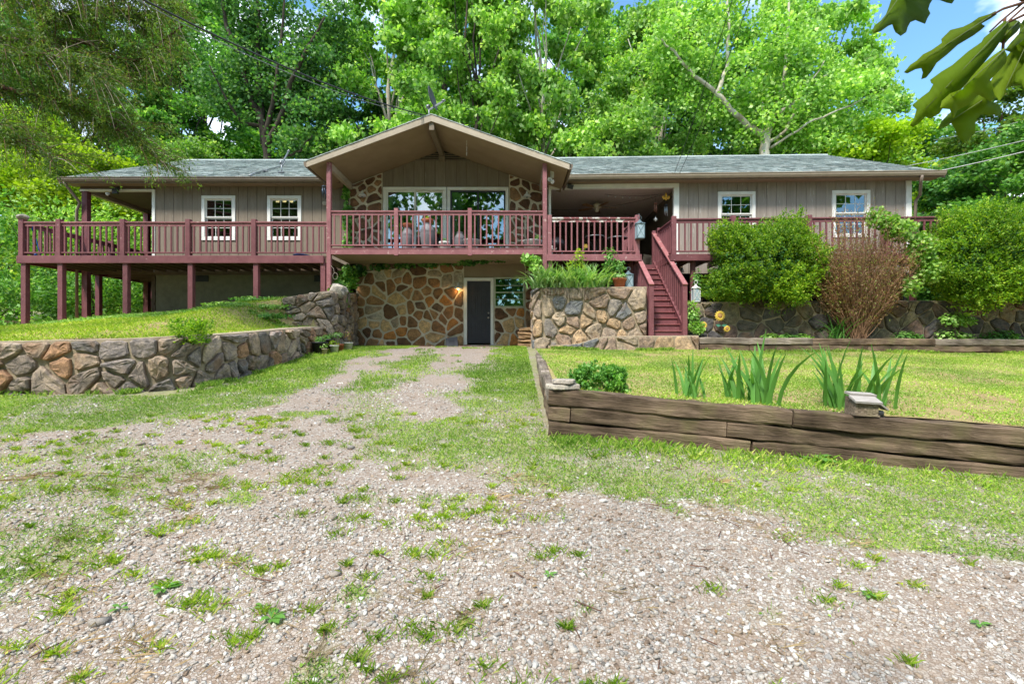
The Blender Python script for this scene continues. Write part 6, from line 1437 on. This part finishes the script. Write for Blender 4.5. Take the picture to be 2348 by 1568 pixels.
TR = [  # name, label, photo column, distance, proto, scale, zscale, leaf, bark
 ('young_tree', 'bright yellow green tree at the far left behind the cedar branches', 60, 24, 3, 1.3, 1.15, 'yellow', bark),
 ('young_tree', 'yellow green sapling low behind the left roof end', 210, 23.5, 3, 1.05, .92, 'yellow', bark),
 ('maple_tree', 'mid green tree rising behind the left roof corner', 180, 31, 2, 1.25, 1.2, 'mid', bark),
 ('young_tree', 'bright sapling behind the left roof under the dark forked tree', 440, 29, 3, 1.15, 1.12, 'bright', bark),
 ('maple_tree', 'bluish green tree left of the dark forked trunks', 400, 33, 0, 1.15, 1.12, 'mid', bark),
 ('hickory_tree', 'deep green tree between the forked trunks and the gable', 780, 30, 1, 1.0, .98, 'deep', bark),
 ('sycamore_tree', 'bright sycamore directly above the left slope of the gable', 900, 29, 2, 1.12, 1.3, 'bright', barkp),
 ('sycamore_tree', 'bright sycamore behind the satellite dish and gable peak', 1080, 27, 0, 1.0, 1.2, 'bright', bark),
 ('sycamore_tree', 'bright sycamore above the right slope of the gable', 1240, 28, 2, 1.05, 1.3, 'bright', barkp),
 ('young_tree', 'light green young tree just behind the right end of the gable', 1390, 25.5, 3, 1.2, 1.25, 'bright', bark),
 ('sycamore_tree', 'slender bright sycamore with pale stem left of the white forked one', 1500, 31, 1, 1.05, 1.15, 'bright', barkp),
 ('maple_tree', 'tall green tree towering behind the gable peak', 1010, 38, 0, 1.5, 1.5, 'mid', bark),
 ('maple_tree', 'tall green tree towering behind the breezeway roof', 1350, 38, 2, 1.4, 1.5, 'mid', bark),
 ('maple_tree', 'tall green tree high behind the left wing', 620, 40, 2, 1.4, 1.25, 'mid', bark),
 ('maple_tree', 'tall green tree far behind the right wing', 1720, 40, 0, 1.45, 1.28, 'mid', bark),
 ('young_tree', 'yellow green tree behind the right end of the roof', 2010, 25.5, 3, 1.25, 1.12, 'yellow', bark),
 ('young_tree', 'bright bushy tree behind the roof right of the white sycamore', 1930, 30, 3, 1.3, 1.3, 'bright', bark),
 ('maple_tree', 'tall bright tree rising right of the white sycamore', 1930, 33, 0, 1.0, 1.02, 'bright', bark),
 ('maple_tree', 'green tree beyond the right roof corner', 2120, 31, 3, 1.7, 1.28, 'mid', bark),
 ('cedar_tree', 'dark olive cedar at the right picture edge', 2290, 22, 1, .75, .62, 'cedar', barkc),
 ('young_tree', 'leafy green tree at the right edge above the spreading shrub', 2330, 18.5, 3, .95, .82, 'mid', bark),
 ('young_tree', 'deep green bushy tree just beyond the right roof corner', 2170, 21, 3, .95, .78, 'deep', bark),
 ('maple_tree', 'distant green tree on the far right slope', 2420, 34, 2, 1.0, .72, 'mid', bark),
 ('maple_tree', 'distant deep green tree behind the breezeway ridge', 1620, 36, 2, 1.2, .95, 'deep', bark),
 ('young_tree', 'deep green understorey tree behind the ridge left of the white sycamore', 1640, 30, 3, 1.0, .95, 'deep', bark),
 ('young_tree', 'deep green understorey tree behind the left roof ridge', 640, 30, 3, 1.1, .95, 'mid', bark),
 ('maple_tree', 'tall light green tree rising behind the white sycamore to the picture top', 1850, 37, 2, 1.25, 1.55, 'bright', bark),
 ('maple_tree', 'tall green tree between the cedar and the forked trunks', 480, 39, 0, 1.3, 1.5, 'mid', bark),
 ('maple_tree', 'tall green tree at the upper left beyond the cedar', -80, 30, 0, 1.2, 1.15, 'mid', bark),
]
for i, (nm, lab, u, D, k, s, sz_, lf, bk) in enumerate(TR):
    tree(nm, lab, pX(u, D), D, hill(D)+.6, k, s, sz_, i*1.7, lf, bk)
def custom_tree(name, label, base, limbs, bk, leafm, nleaf, size, seed, rad=1.3, extra=(), back=1):
    """limbs: list of (points, r0, r1); leaf sprays gather along the outer half of each limb"""
    t = thing(name, label, 'tree', base); rng = np.random.default_rng(seed); rr = random.Random(seed); Q = []
    for pts, r0, r1 in limbs:
        P = [Vector(p) for p in pts]; fine = []
        for j in range(len(P)-1):
            for q in range(4): fine.append(P[j].lerp(P[j+1], q/4)+Vector((rr.uniform(-1, 1), rr.uniform(-1, 1), rr.uniform(-1, 1)))*.05*(j+q > 0))
        fine.append(P[-1]); n = len(fine)
        r0 *= .9; r1 *= .8; MB().tube(fine, [r0+(r1-r0)*(j/(n-1)) for j in range(n)], 9, True).build('limb', bk, t, True)
        for j in range(n//2, n):
            for _ in range(4): Q.append(np.array(fine[j])+np.array([0, back, .3])+rng.normal(size=3)*rad*np.array([1.0, .85, .75]))
    for e in extra: Q.append(np.array(e))
    Q = np.array(Q); tw = MB()
    per = max(1, nleaf//len(Q)); pos = (Q[:, None]+rng.normal(size=(len(Q), per, 3))*np.array([.42, .42, .26])).reshape(-1, 3)
    leaves('crown', pos, size*rng.uniform(.65, 1.25, len(pos)), leafm, t, seed, asp=.85, up=.75, droop=.25)
    return t
def PP(u, v, D): return (pX(u, D), D, pZ(v, D))
D = 26.5
custom_tree('forked_tree', 'dark multi-stemmed tree spreading upward behind the left wing', (pX(612, D), D, hill(D)), [
    ([PP(612, 470, D), PP(612, 350, D), PP(600, 270, D), PP(575, 230, D), PP(555, 150, D-.3), PP(520, 60, D-.6), PP(505, -30, D-.8)], .26, .09),
    ([PP(605, 330, D), PP(597, 230, D), PP(590, 100, D), PP(592, -40, D)], .2, .08), ([PP(606, 320, D), PP(625, 240, D-.4), PP(640, 130, D-.7), PP(655, -20, D-1)], .17, .06),
    ([PP(612, 340, D), PP(650, 255, D-.6), PP(668, 190, D-1), PP(705, 110, D-1.5), PP(745, 40, D-2)], .2, .06), ([PP(600, 290, D), PP(552, 280, D-.5), PP(520, 230, D-1), PP(480, 150, D-1.5)], .12, .04),
    ([PP(615, 390, D), PP(650, 362, D-.8), PP(690, 345, D-1.2), PP(718, 310, D-1.4)], .1, .04), ([PP(655, 250, D-.6), PP(688, 230, D-1), PP(730, 215, D-1.5)], .07, .03)], bark, LG['deep'], 26000, .19, 601, .9)
D = 25.5
custom_tree('white_sycamore', 'white-barked sycamore with forked trunk behind the right roof', (pX(1755, D), D, hill(D)), [
    ([PP(1748, 480, D), PP(1752, 380, D), PP(1755, 330, D), PP(1762, 290, D)], .34, .26),
    ([PP(1752, 312, D), PP(1715, 290, D), PP(1675, 250, D-.2), PP(1645, 215, D-.4), PP(1590, 170, D-.7), PP(1545, 120, D-1), PP(1510, 85, D-1.2)], .2, .05),
    ([PP(1645, 215, D-.4), PP(1665, 160, D-.4), PP(1670, 80, D-.5), PP(1668, -40, D-.6)], .13, .07),
    ([PP(1762, 295, D), PP(1775, 265, D), PP(1815, 245, D-.3), PP(1860, 205, D-.6), PP(1900, 170, D-.9)], .2, .06),
    ([PP(1775, 265, D), PP(1797, 190, D), PP(1805, 90, D), PP(1812, -40, D)], .12, .06), ([PP(1760, 330, D), PP(1800, 300, D-.5), PP(1842, 220, D-.8), PP(1890, 140, D-1.1)], .1, .03),
    ([PP(1765, 340, D), PP(1850, 285, D-.8), PP(1920, 255, D-1.2), PP(1985, 225, D-1.4)], .08, .03), ([PP(1757, 300, D), PP(1750, 260, D), PP(1748, 235, D)], .08, .03)], barkp, LG['bright'], 28000, .2, 602, 1.05,
    [PP(u, v, D+dd) for u, v, dd in ((1650, 330, 1.5), (1700, 345, 1.5), (1840, 330, 1), (1890, 310, 1), (1930, 330, .5), (1560, 300, 1), (1600, 330, 1.5))], back=.8)
D = 30
custom_tree('pale_stem_tree', 'slim pale stemmed sycamore halfway between gable and white sycamore', (pX(1535, D), D, hill(D)), [([PP(1510, 420, D), PP(1515, 300, D), PP(1545, 160, D), PP(1548, 60, D), PP(1552, -40, D)], .16, .08), ([PP(1515, 300, D), PP(1470, 180, D), PP(1440, 90, D)], .08, .03), ([PP(1535, 200, D), PP(1590, 120, D), PP(1620, 50, D)], .07, .03)], barkp, LG['bright'], 12000, .22, 603, 1.2)
# red cedar reaching in from the left, in front of the house
D = 10.0; CB = (pX(-260, 10.5), 10.5, -.3)
cd_ = thing('red_cedar', 'drooping olive cedar whose branches reach in from the upper left', 'tree', CB)
MB().tube([CB, (CB[0]+.1, CB[1], 3), (CB[0]+.2, CB[1], 7), (CB[0]+.3, CB[1]-.1, 12)], [.28, .24, .18, .06], 10).build('trunk', barkc, cd_, True)
CBR = [([PP(-240, 80, 10.4), PP(0, 89, D), PP(50, 96, D), PP(122, 99, D), PP(182, 94, D), PP(215, 104, D), PP(253, 132, D), PP(312, 141, D-.1), PP(337, 127, D-.2), PP(367, 99, D-.3), PP(420, 60, D-.5)], .075),
       ([PP(-240, 130, 10.4), PP(0, 120, D-.3), PP(50, 126, D-.4), PP(101, 124, D-.5), PP(170, 140, D-.6), PP(240, 190, D-.7)], .06),
       ([PP(-240, 170, 10.4), PP(0, 198, D+.3), PP(76, 223, D+.3), PP(132, 228, D+.2), PP(230, 270, D), PP(320, 330, D-.2), PP(385, 385, D-.3)], .07),
       ([PP(86, -60, D), PP(86, 0, D), PP(92, 60, D), PP(94, 88, D)], .08), ([PP(94, 50, D), PP(120, 35, D), PP(165, 28, D), PP(250, 20, D), PP(350, 40, D-.2)], .05),
       ([PP(-240, -60, 10.4), PP(0, -10, D), PP(120, -30, D-.3), PP(300, -20, D-.5), PP(430, 30, D-.7)], .06), ([PP(-240, 260, 10.4), PP(-20, 290, D-.2), PP(60, 330, D-.4), PP(130, 380, D-.5)], .045)]
for pts, r in CBR:
    n = len(pts); MB().tube(pts, [r*(1-.8*i/(n-1)) for i in range(n)], 7).build('branch', barkc, cd_, True)
rr = random.Random(77); rng = np.random.default_rng(77); tw = MB(); tw2 = MB(); pos = []; dirs = []
allp = []
for pts, r in CBR:
    for a, b in zip(pts[:-1], pts[1:]):
        a, b = Vector(a), Vector(b)
        m = max(1, int((b-a).length/.08))
        for k in range(m):
            p = a.lerp(b, k/m)
            u_ = 1174+p.x/p.y*F
            if u_ > -60: allp.append(p)
for i in range(900):
    p = rr.choice(allp); L = rr.uniform(.35, 1.35); a = rr.uniform(-.5, .9)
    d = Vector((rr.uniform(.15, .9), rr.uniform(-.45, .45), rr.uniform(-.75, .45))).normalized()
    pts = [p]; q = p.copy(); dd = d.copy()
    for k in range(4):
        q = q+dd*(L/4); dd = (dd+Vector((.02, 0, -.28))).normalized(); pts.append(q.copy())
    uu, vv = 1174+q.x/q.y*F, 784-q.z/q.y*F
    if uu > 460 or (vv > 425): continue
    dead = rr.random() < .24
    (tw2 if dead else tw).tube(pts, [.009, .007, .005, .004, .002], 4, False)
    if dead: continue
    for s in range(4):
        for j in range(26):
            t_ = rr.uniform(0, 1); c = pts[s].lerp(pts[s+1], t_); off = Vector((rr.gauss(0, .075), rr.gauss(0, .075), rr.gauss(-.04, .06)))
            pos.append(tuple(c+off)); dirs.append(tuple(((pts[s+1]-pts[s]).normalized()+off*6)))
tag(tw.build('twigs', barkc, cd_), kind='stuff'); tag(tw2.build('dead_twigs', deadt, cd_), kind='stuff')
leaves('crown', pos, rng.uniform(.05, .11, len(pos)), LG['cedar'], cd_, 78, asp=.2, up=.3, dirs=np.array(dirs))
# far wood that reads as one mass, closing the slope behind the trees, and the wood behind the camera that the glass reflects
rng = np.random.default_rng(5)
def wood_mass(name, label, C, n, size, mat, seed):
    rng = np.random.default_rng(seed); C = np.asarray(C); ix = rng.integers(0, len(C), n)
    d = unit(rng.normal(size=(n, 3))); pos = C[ix, :3]+d*(rng.uniform(0, 1, (n, 1))**.4)*C[ix, 3:4]*np.array([1, 1, .75])
    o = leaves(name, pos, size*rng.uniform(.6, 1.3, n), mat, None, seed, asp=.8, up=.6)
    return tag(o, label, 'woodland', kind='stuff')
C = []
for i in range(150):
    x = rng.uniform(-62, 48); y = rng.uniform(40, 56); top = np.interp(x, [-62, -30, -10, 20, 30, 38, 50], [18, 17, 21, 20, 13, 8, 7]); C.append((x, y, hill(y)*.6+rng.uniform(0, 1)*top, rng.uniform(2, 3.6)))
wood_mass('woodland', 'distant green woodland closing the slope behind the trees', C, 44000, .6, LG['deep'], 9)
C = []
for i in range(360):
    a = rng.uniform(R(100), R(260)); r = rng.uniform(27, 33); C.append((r*math.sin(a), r*math.cos(a), -1.5+rng.uniform(0, 1)**1.1*29, rng.uniform(1.8, 3.2)))
wood_mass('roadside_wood', 'wood across the road that shows only as reflections in the glass doors', C, 46000, .85, LG['mid'], 10)
# ------------------------------------------------------------ gravel, grass and clover
rng = np.random.default_rng(99)
IV = np.array([(x, y, z) for z in (-1, 1) for y in (-1, 1) for x in (-1, 1)], float)*.72*np.where(np.arange(8)[:, None] > 3, .86, 1)
IV[4:, 2] /= .86
IF = np.array([(0, 2, 3), (0, 3, 1), (4, 5, 7), (4, 7, 6), (0, 1, 5), (0, 5, 4), (1, 3, 7), (1, 7, 5), (3, 2, 6), (3, 6, 7), (2, 0, 4), (2, 4, 6)])
def zdrive(x, y): return zg(x, y)
def pebbles(name, label, n, ylo, yhi, r0, r1, seed, wide=1.12):
    rng = np.random.default_rng(seed)
    y = np.sqrt(rng.uniform(ylo**2, yhi**2, n)); x = rng.uniform(-1, 1, n)*(y*wide+1.6)
    keep = (rng.uniform(0, 1, n) > grass_cover(x, y)*.92) & ~((x > .42) & (y > y_tie(x)-.05)) & ~((x < -5.0) & (y > 7.6)) & (rng.uniform(0, 1, n) < .1+1.7*fbm(x*1.5, y*1.5, 14, 4)**1.3)
    x, y = x[keep], y[keep]; n = len(x); z = zdrive(x, y)
    r = r0+(r1-r0)*rng.uniform(0, 1, n)**2.9
    sc = np.stack([r*rng.uniform(.8, 1.5, n), r*rng.uniform(.7, 1.1, n), r*rng.uniform(.4, .75, n)], 1)
    jit = 1+rng.normal(size=(n, len(IV), 3))*.24
    V = IV[None]*jit*sc[:, None]
    a = rng.uniform(0, 2*np.pi, n); c, s = np.cos(a)[:, None], np.sin(a)[:, None]
    t = rng.normal(size=(n, 2))*.25
    X = V[..., 0]*c-V[..., 1]*s; Y = V[..., 0]*s+V[..., 1]*c; Z = V[..., 2]+X*t[:, :1]+Y*t[:, 1:]
    V = np.stack([X+x[:, None], Y+y[:, None], Z+(z+sc[:, 2]*.35)[:, None]], -1)
    FA = (IF[None]+(np.arange(n)*len(IV))[:, None, None]).reshape(-1, 3)
    return tag(arr_mesh(name, V.reshape(-1, 3), FA, pebm), label, 'gravel', kind='stuff')
pebm = island_mat('limestone_gravel', [(0, (.17, .12, .085)), (.12, (.30, .225, .16)), (.28, (.25, .232, .212)), (.55, (.37, .335, .295)), (.8, (.48, .445, .40)), (.95, (.60, .575, .535)), (1, (.13, .115, .10))], .9, .3, 90)
pebbles('gravel', 'loose pale gravel scattered over the near drive', 60000, 1.3, 4.2, .0045, .0175, 1)
pebbles('gravel', 'loose pale gravel scattered over the far drive', 32000, 4.2, 8.5, .007, .02, 2)
pebbles('gravel_stones', 'larger tan stones lying among the drive gravel', 200, 1.8, 6, .016, .04, 3)
def turf(name, label, xy, zf, hs, mat, seed, blade_frac=.6, w=.004, lean=.6, clover=.018, bunch=0):
    rng = np.random.default_rng(seed); x, y = xy; n = len(x); z = zf(x, y); m = rng.uniform(0, 1, n) < blade_frac
    B = np.stack([x, y, z], 1)[m]; k = len(B); h = hs*rng.uniform(.45, 1.25, k); a = rng.uniform(0, 2*np.pi, k); ln = rng.uniform(.1, 1, k)*lean
    sd = np.stack([np.cos(a+1.57), np.sin(a+1.57)*.4, 0*a], 1)*(w*rng.uniform(.7, 1.3, k))[:, None]
    dv = np.stack([np.cos(a)*ln, np.sin(a)*ln, np.ones(k)], 1)*h[:, None]
    V1 = np.stack([B-sd, B+sd, B+dv*.62+sd*.6, B+dv*np.array([1.5, 1.5, .95])], 1).reshape(-1, 3)
    P = np.stack([x, y, z], 1)[~m]; P[:, 2] += rng.uniform(.003, hs*.45, len(P))
    V2 = leaf_verts(P, clover*rng.uniform(.6, 1.4, len(P)), rng, asp=.9, up=1.5, fold=.05)
    V = np.concatenate([V1, V2]); return tag(arr_mesh(name, V, quads(len(V)//4), mat), label, 'grass', kind='stuff')
def scatter(n, x0, x1, y0, y1, dens, seed, clump=.0):
    rng = np.random.default_rng(seed); x = rng.uniform(x0, x1, n); y = rng.uniform(y0, y1, n); k = rng.uniform(0, 1, n) < dens(x, y); return x[k], y[k]
def drive_d(x, y):
    g = grass_cover(x, y); ok = ~((x > .40) & (y > y_tie(x)-.02)) & ~((x < -5.0) & (y > 8.0)) & (np.abs(x) < y*1.12+2.2) & ~((x < -5.4) & (y > 7.55)) & (y < 15.4)
    return np.where(ok, g*np.clip(.5+.9*fbm(x*3.1, y*3.1, 4, 3), 0, 1), 0)
def in_view(x, y): return np.abs(x) < y*1.12+2.2
turf('grass', 'short bright grass and clover spreading over the near drive edges', scatter(600000, -10.5, 8.5, 1.3, 7.65, drive_d, 1), zdrive, .034, LG['clover'], 1, .55, .003, .8, .016)
turf('grass', 'short bright grass along the upper drive below the house', scatter(200000, -5.2, .6, 7.65, 15.4, drive_d, 2), zdrive, .045, LG['clover'], 2, .6, .005, .7, .024)
def tufty(n, y0, y1, seed, per, r):
    rng = np.random.default_rng(seed); y = np.sqrt(rng.uniform(y0**2, y1**2, n)); x = rng.uniform(-1.1, 1.1, n)*y
    k = (grass_cover(x, y) < .8) & (rng.uniform(0, 1, n) < .25+.75*(x < .5)) & (~((x > .3) & (y > y_tie(x)-.1))) & ~((x < -5) & (y > 7.4)); x, y = x[k], y[k]
    sz = np.repeat(rng.uniform(.25, 1.5, len(x)), per); n2 = len(x)*per; aa = rng.uniform(0, 6.28, n2); rr_ = np.abs(rng.normal(size=n2))*r*sz
    return np.repeat(x, per)+np.cos(aa)*rr_*1.5, np.repeat(y, per)+np.sin(aa)*rr_
turf('grass_tufts', 'small scattered grass tufts growing through the gravel', tufty(560, 1.8, 6.5, 11, 70, .045), zdrive, .042, LG['grass'], 3, .85, .0028, 1.0, .014)
turf('straw', 'thin dry straw litter lying on the gravel', tufty(70, 1.8, 4.5, 12, 45, .11), zdrive, .03, leaf_mat('straw', [(0, (.26, .17, .09)), (1, (.44, .33, .2))], .1), 4, 1, .0018, 4.0)
def rl(x, y): return np.where((y > y_tie(x)+.14) & (y < 12.55) & (x > .62) & in_view(x, y), np.clip(.22+1.15*fbm(x*.9, y*.9, 18, 3)-.12*sstep(7.0, 5.6, y)-.5*sstep(.54, .7, fbm(x*2.2, y*2.2, 19, 3)), 0, 1), 0)
turf('lawn_grass', 'short yellow green grass on the right terrace lawn', scatter(280000, .5, 16.5, 4.2, 12.6, rl, 5), g_right, .035, LG['dry'], 5, .6, .0045, .8, .02)
turf('lawn_clover', 'green clover patches on the right terrace lawn', scatter(200000, .5, 16.5, 4.2, 12.6, lambda x, y: rl(x, y)*sstep(.42, .62, fbm(x*1.3, y*1.3, 44, 3)), 6), g_right, .04, LG['clover'], 6, .5, .0045, .7, .024)
def llf(x, y):
    yf = np.interp(x, [-60, -8.1, -5.7, -5.42, -5.28], [7.75, 7.85, 8.15, 8.6, 9.4]); return np.where((y > yf) & in_view(x, y) & ~((y > 13.2) & (x > -6.3)), np.clip(.3+1.0*fbm(x*.9, y*.9, 28, 3)-.75*sstep(13.6, 14.8, y)-.5*sstep(.54, .7, fbm(x*2.0, y*2.0, 29, 3)), 0, 1), 0)
turf('bank_grass', 'bright thin grass covering the raised left bank', scatter(200000, -17, -5.25, 7.8, 15.5, llf, 7), g_left, .055, LG['grass'], 7, .6, .0055, .8, .028)
turf('bank_weeds', 'leafy green weeds along the top of the left bank', scatter(60000, -12, -5.3, 11.5, 15.2, lambda x, y: llf(x, y)*sstep(.45, .6, fbm(x*1.1, y*1.1, 61, 3)), 8), g_left, .1, LG['bright'], 8, .3, .008, .8, .06)
# broad-leaved weeds one can pick out on the gravel
def weed(label, u, v, r, n, seed):
    D = 1.743/((v-784)/F+.1195)
    for _ in range(4):
        x = pX(u, D); D = -float(zdrive(x, D))*F/(v-784)
    x = pX(u, D); z = float(zdrive(x, D)); t = thing('weed', label, 'weed', (x, D, z), 'broad-leaved weeds on the drive'); rr = random.Random(seed)
    for i in range(n):
        a = 2*math.pi*i/n+rr.uniform(-.4, .4); L = r*rr.uniform(.6, 1.1); w = L*.22; c, s = math.cos(a), math.sin(a); e = rr.uniform(.2, .55)
        P = lambda q, k, h: (x+c*L*q-s*w*k, D+s*L*q+c*w*k, z+.008+L*h)
        MB().add([P(.05, 0, 0), P(.4, -.8, e*.45), P(.4, 0, e*.38), P(.4, .8, e*.45), P(.75, -.9, e*.55), P(.75, 0, e*.48), P(.75, .9, e*.55), P(1.05, 0, e*.35)], [(0, 2, 1), (0, 3, 2), (1, 2, 5, 4), (2, 3, 6, 5), (4, 5, 7), (5, 6, 7)]).build('leaf', LG['mid'], t, True)
weed('largest broad-leaved weed left of centre in the foreground gravel', 622, 1420, .085, 8, 1)
weed('broad-leaved weed above and left of the largest foreground weed', 375, 1352, .085, 7, 2)
weed('two-leaved weed low in the left foreground gravel', 275, 1397, .06, 4, 3)
weed('small weed near the largest foreground weed', 603, 1394, .05, 5, 4)
weed('leafy weed at the foot of the tie wall', 1872, 1055, .2, 8, 5)
weed('small dark weed below the centre of the drive', 1260, 1320, .05, 6, 6)
weed('small weed on the lower right gravel', 1990, 1366, .055, 6, 7)
weed('small weed near the right edge of the gravel', 2245, 1432, .055, 6, 8)

# longer verge grass at the feet of the walls
def verge(fx, n, seed):
    rng = np.random.default_rng(seed); P = np.asarray(fx, float); i = rng.integers(0, len(P)-1, n); t = rng.uniform(0, 1, n); w = np.abs(rng.normal(size=n))
    p = P[i]*(1-t)[:, None]+P[i+1]*t[:, None]; return p[:, 0]+w*P[i, 2], p[:, 1]+w*P[i, 3]
tl = [(.45, 5.5, 0, -.22), (2.0, 5.28, 0, -.25), (4.0, 5.0, 0, -.3), (8.2, 4.4, 0, -.25)]
def patchy(xy, s, lim): k = fbm(xy[0]*1.6, xy[1]*1.6, s, 3) > lim; return xy[0][k], xy[1][k]
turf('verge_grass', 'longer ragged grass along the foot of the tie wall', patchy(verge(tl, 4200, 1), 5, .5), zdrive, .09, LG['clover'], 21, .72, .004, .7, .03)
wl2 = [(-12, 7.4, 0, -.1), (-6.2, 7.72, 0, -.1), (-5.5, 7.95, .05, -.09), (-5.1, 8.5, .12, 0), (-4.95, 9.5, .12, 0), (-4.9, 13, .12, 0)]
turf('verge_grass', 'longer ragged grass along the foot of the low stone wall', patchy(verge(wl2, 6000, 2), 6, .52), zdrive, .09, LG['clover'], 22, .7, .005, .7, .03)
bl = [(1.0, 12.5, 0, -.08), (4.8, 12.45, 0, -.08), (14, 12.5, 0, -.1)]
turf('verge_grass', 'longer ragged grass along the foot of the bed timbers', patchy(verge(bl, 8000, 3), 7, .5), g_right, .09, LG['clover'], 23, .7, .006, .7, .035)

def litter(n, seed):
    rng = np.random.default_rng(seed); y = np.sqrt(rng.uniform(1.8**2, 9**2, n)); x = rng.uniform(-1, 1, n)*y*1.1
    k = ~((x > .35) & (y > y_tie(x)-.1)) & ~((x < -4.9) & (y > 7.4)); x, y = x[k], y[k]
    return np.stack([x, y, zdrive(x, y)+.012], 1)
P = litter(420, 31)
tag(leaves('fallen_leaves', P, .03*np.random.default_rng(3).uniform(.5, 1.4, len(P)), leaf_mat('dead_leaf', [(0, (.10, .05, .025)), (.6, (.2, .11, .055)), (1, (.34, .22, .11))], .1), None, 32, asp=.5, up=2.5), 'brown dead leaves scattered over the gravel drive', 'leaves', kind='stuff')
rr = random.Random(17); tm = MB()
for i in range(60):
    yy_ = rr.uniform(1.9, 5.5); xx_ = rr.uniform(-1, .6)*yy_; a = rr.uniform(0, 3.14); L = rr.uniform(.03, .09)
    q = [(xx_+math.cos(a)*L*k, yy_+math.sin(a)*L*k, float(zdrive(xx_, yy_))+.013+rr.uniform(0, .006)) for k in (-1, 0, 1)]
    tm.tube(q, [.003, .0035, .002], 5)
tag(tm.build('fallen_twigs', barkc, None, True), 'thin broken twigs lying on the gravel drive', 'twigs', kind='stuff')
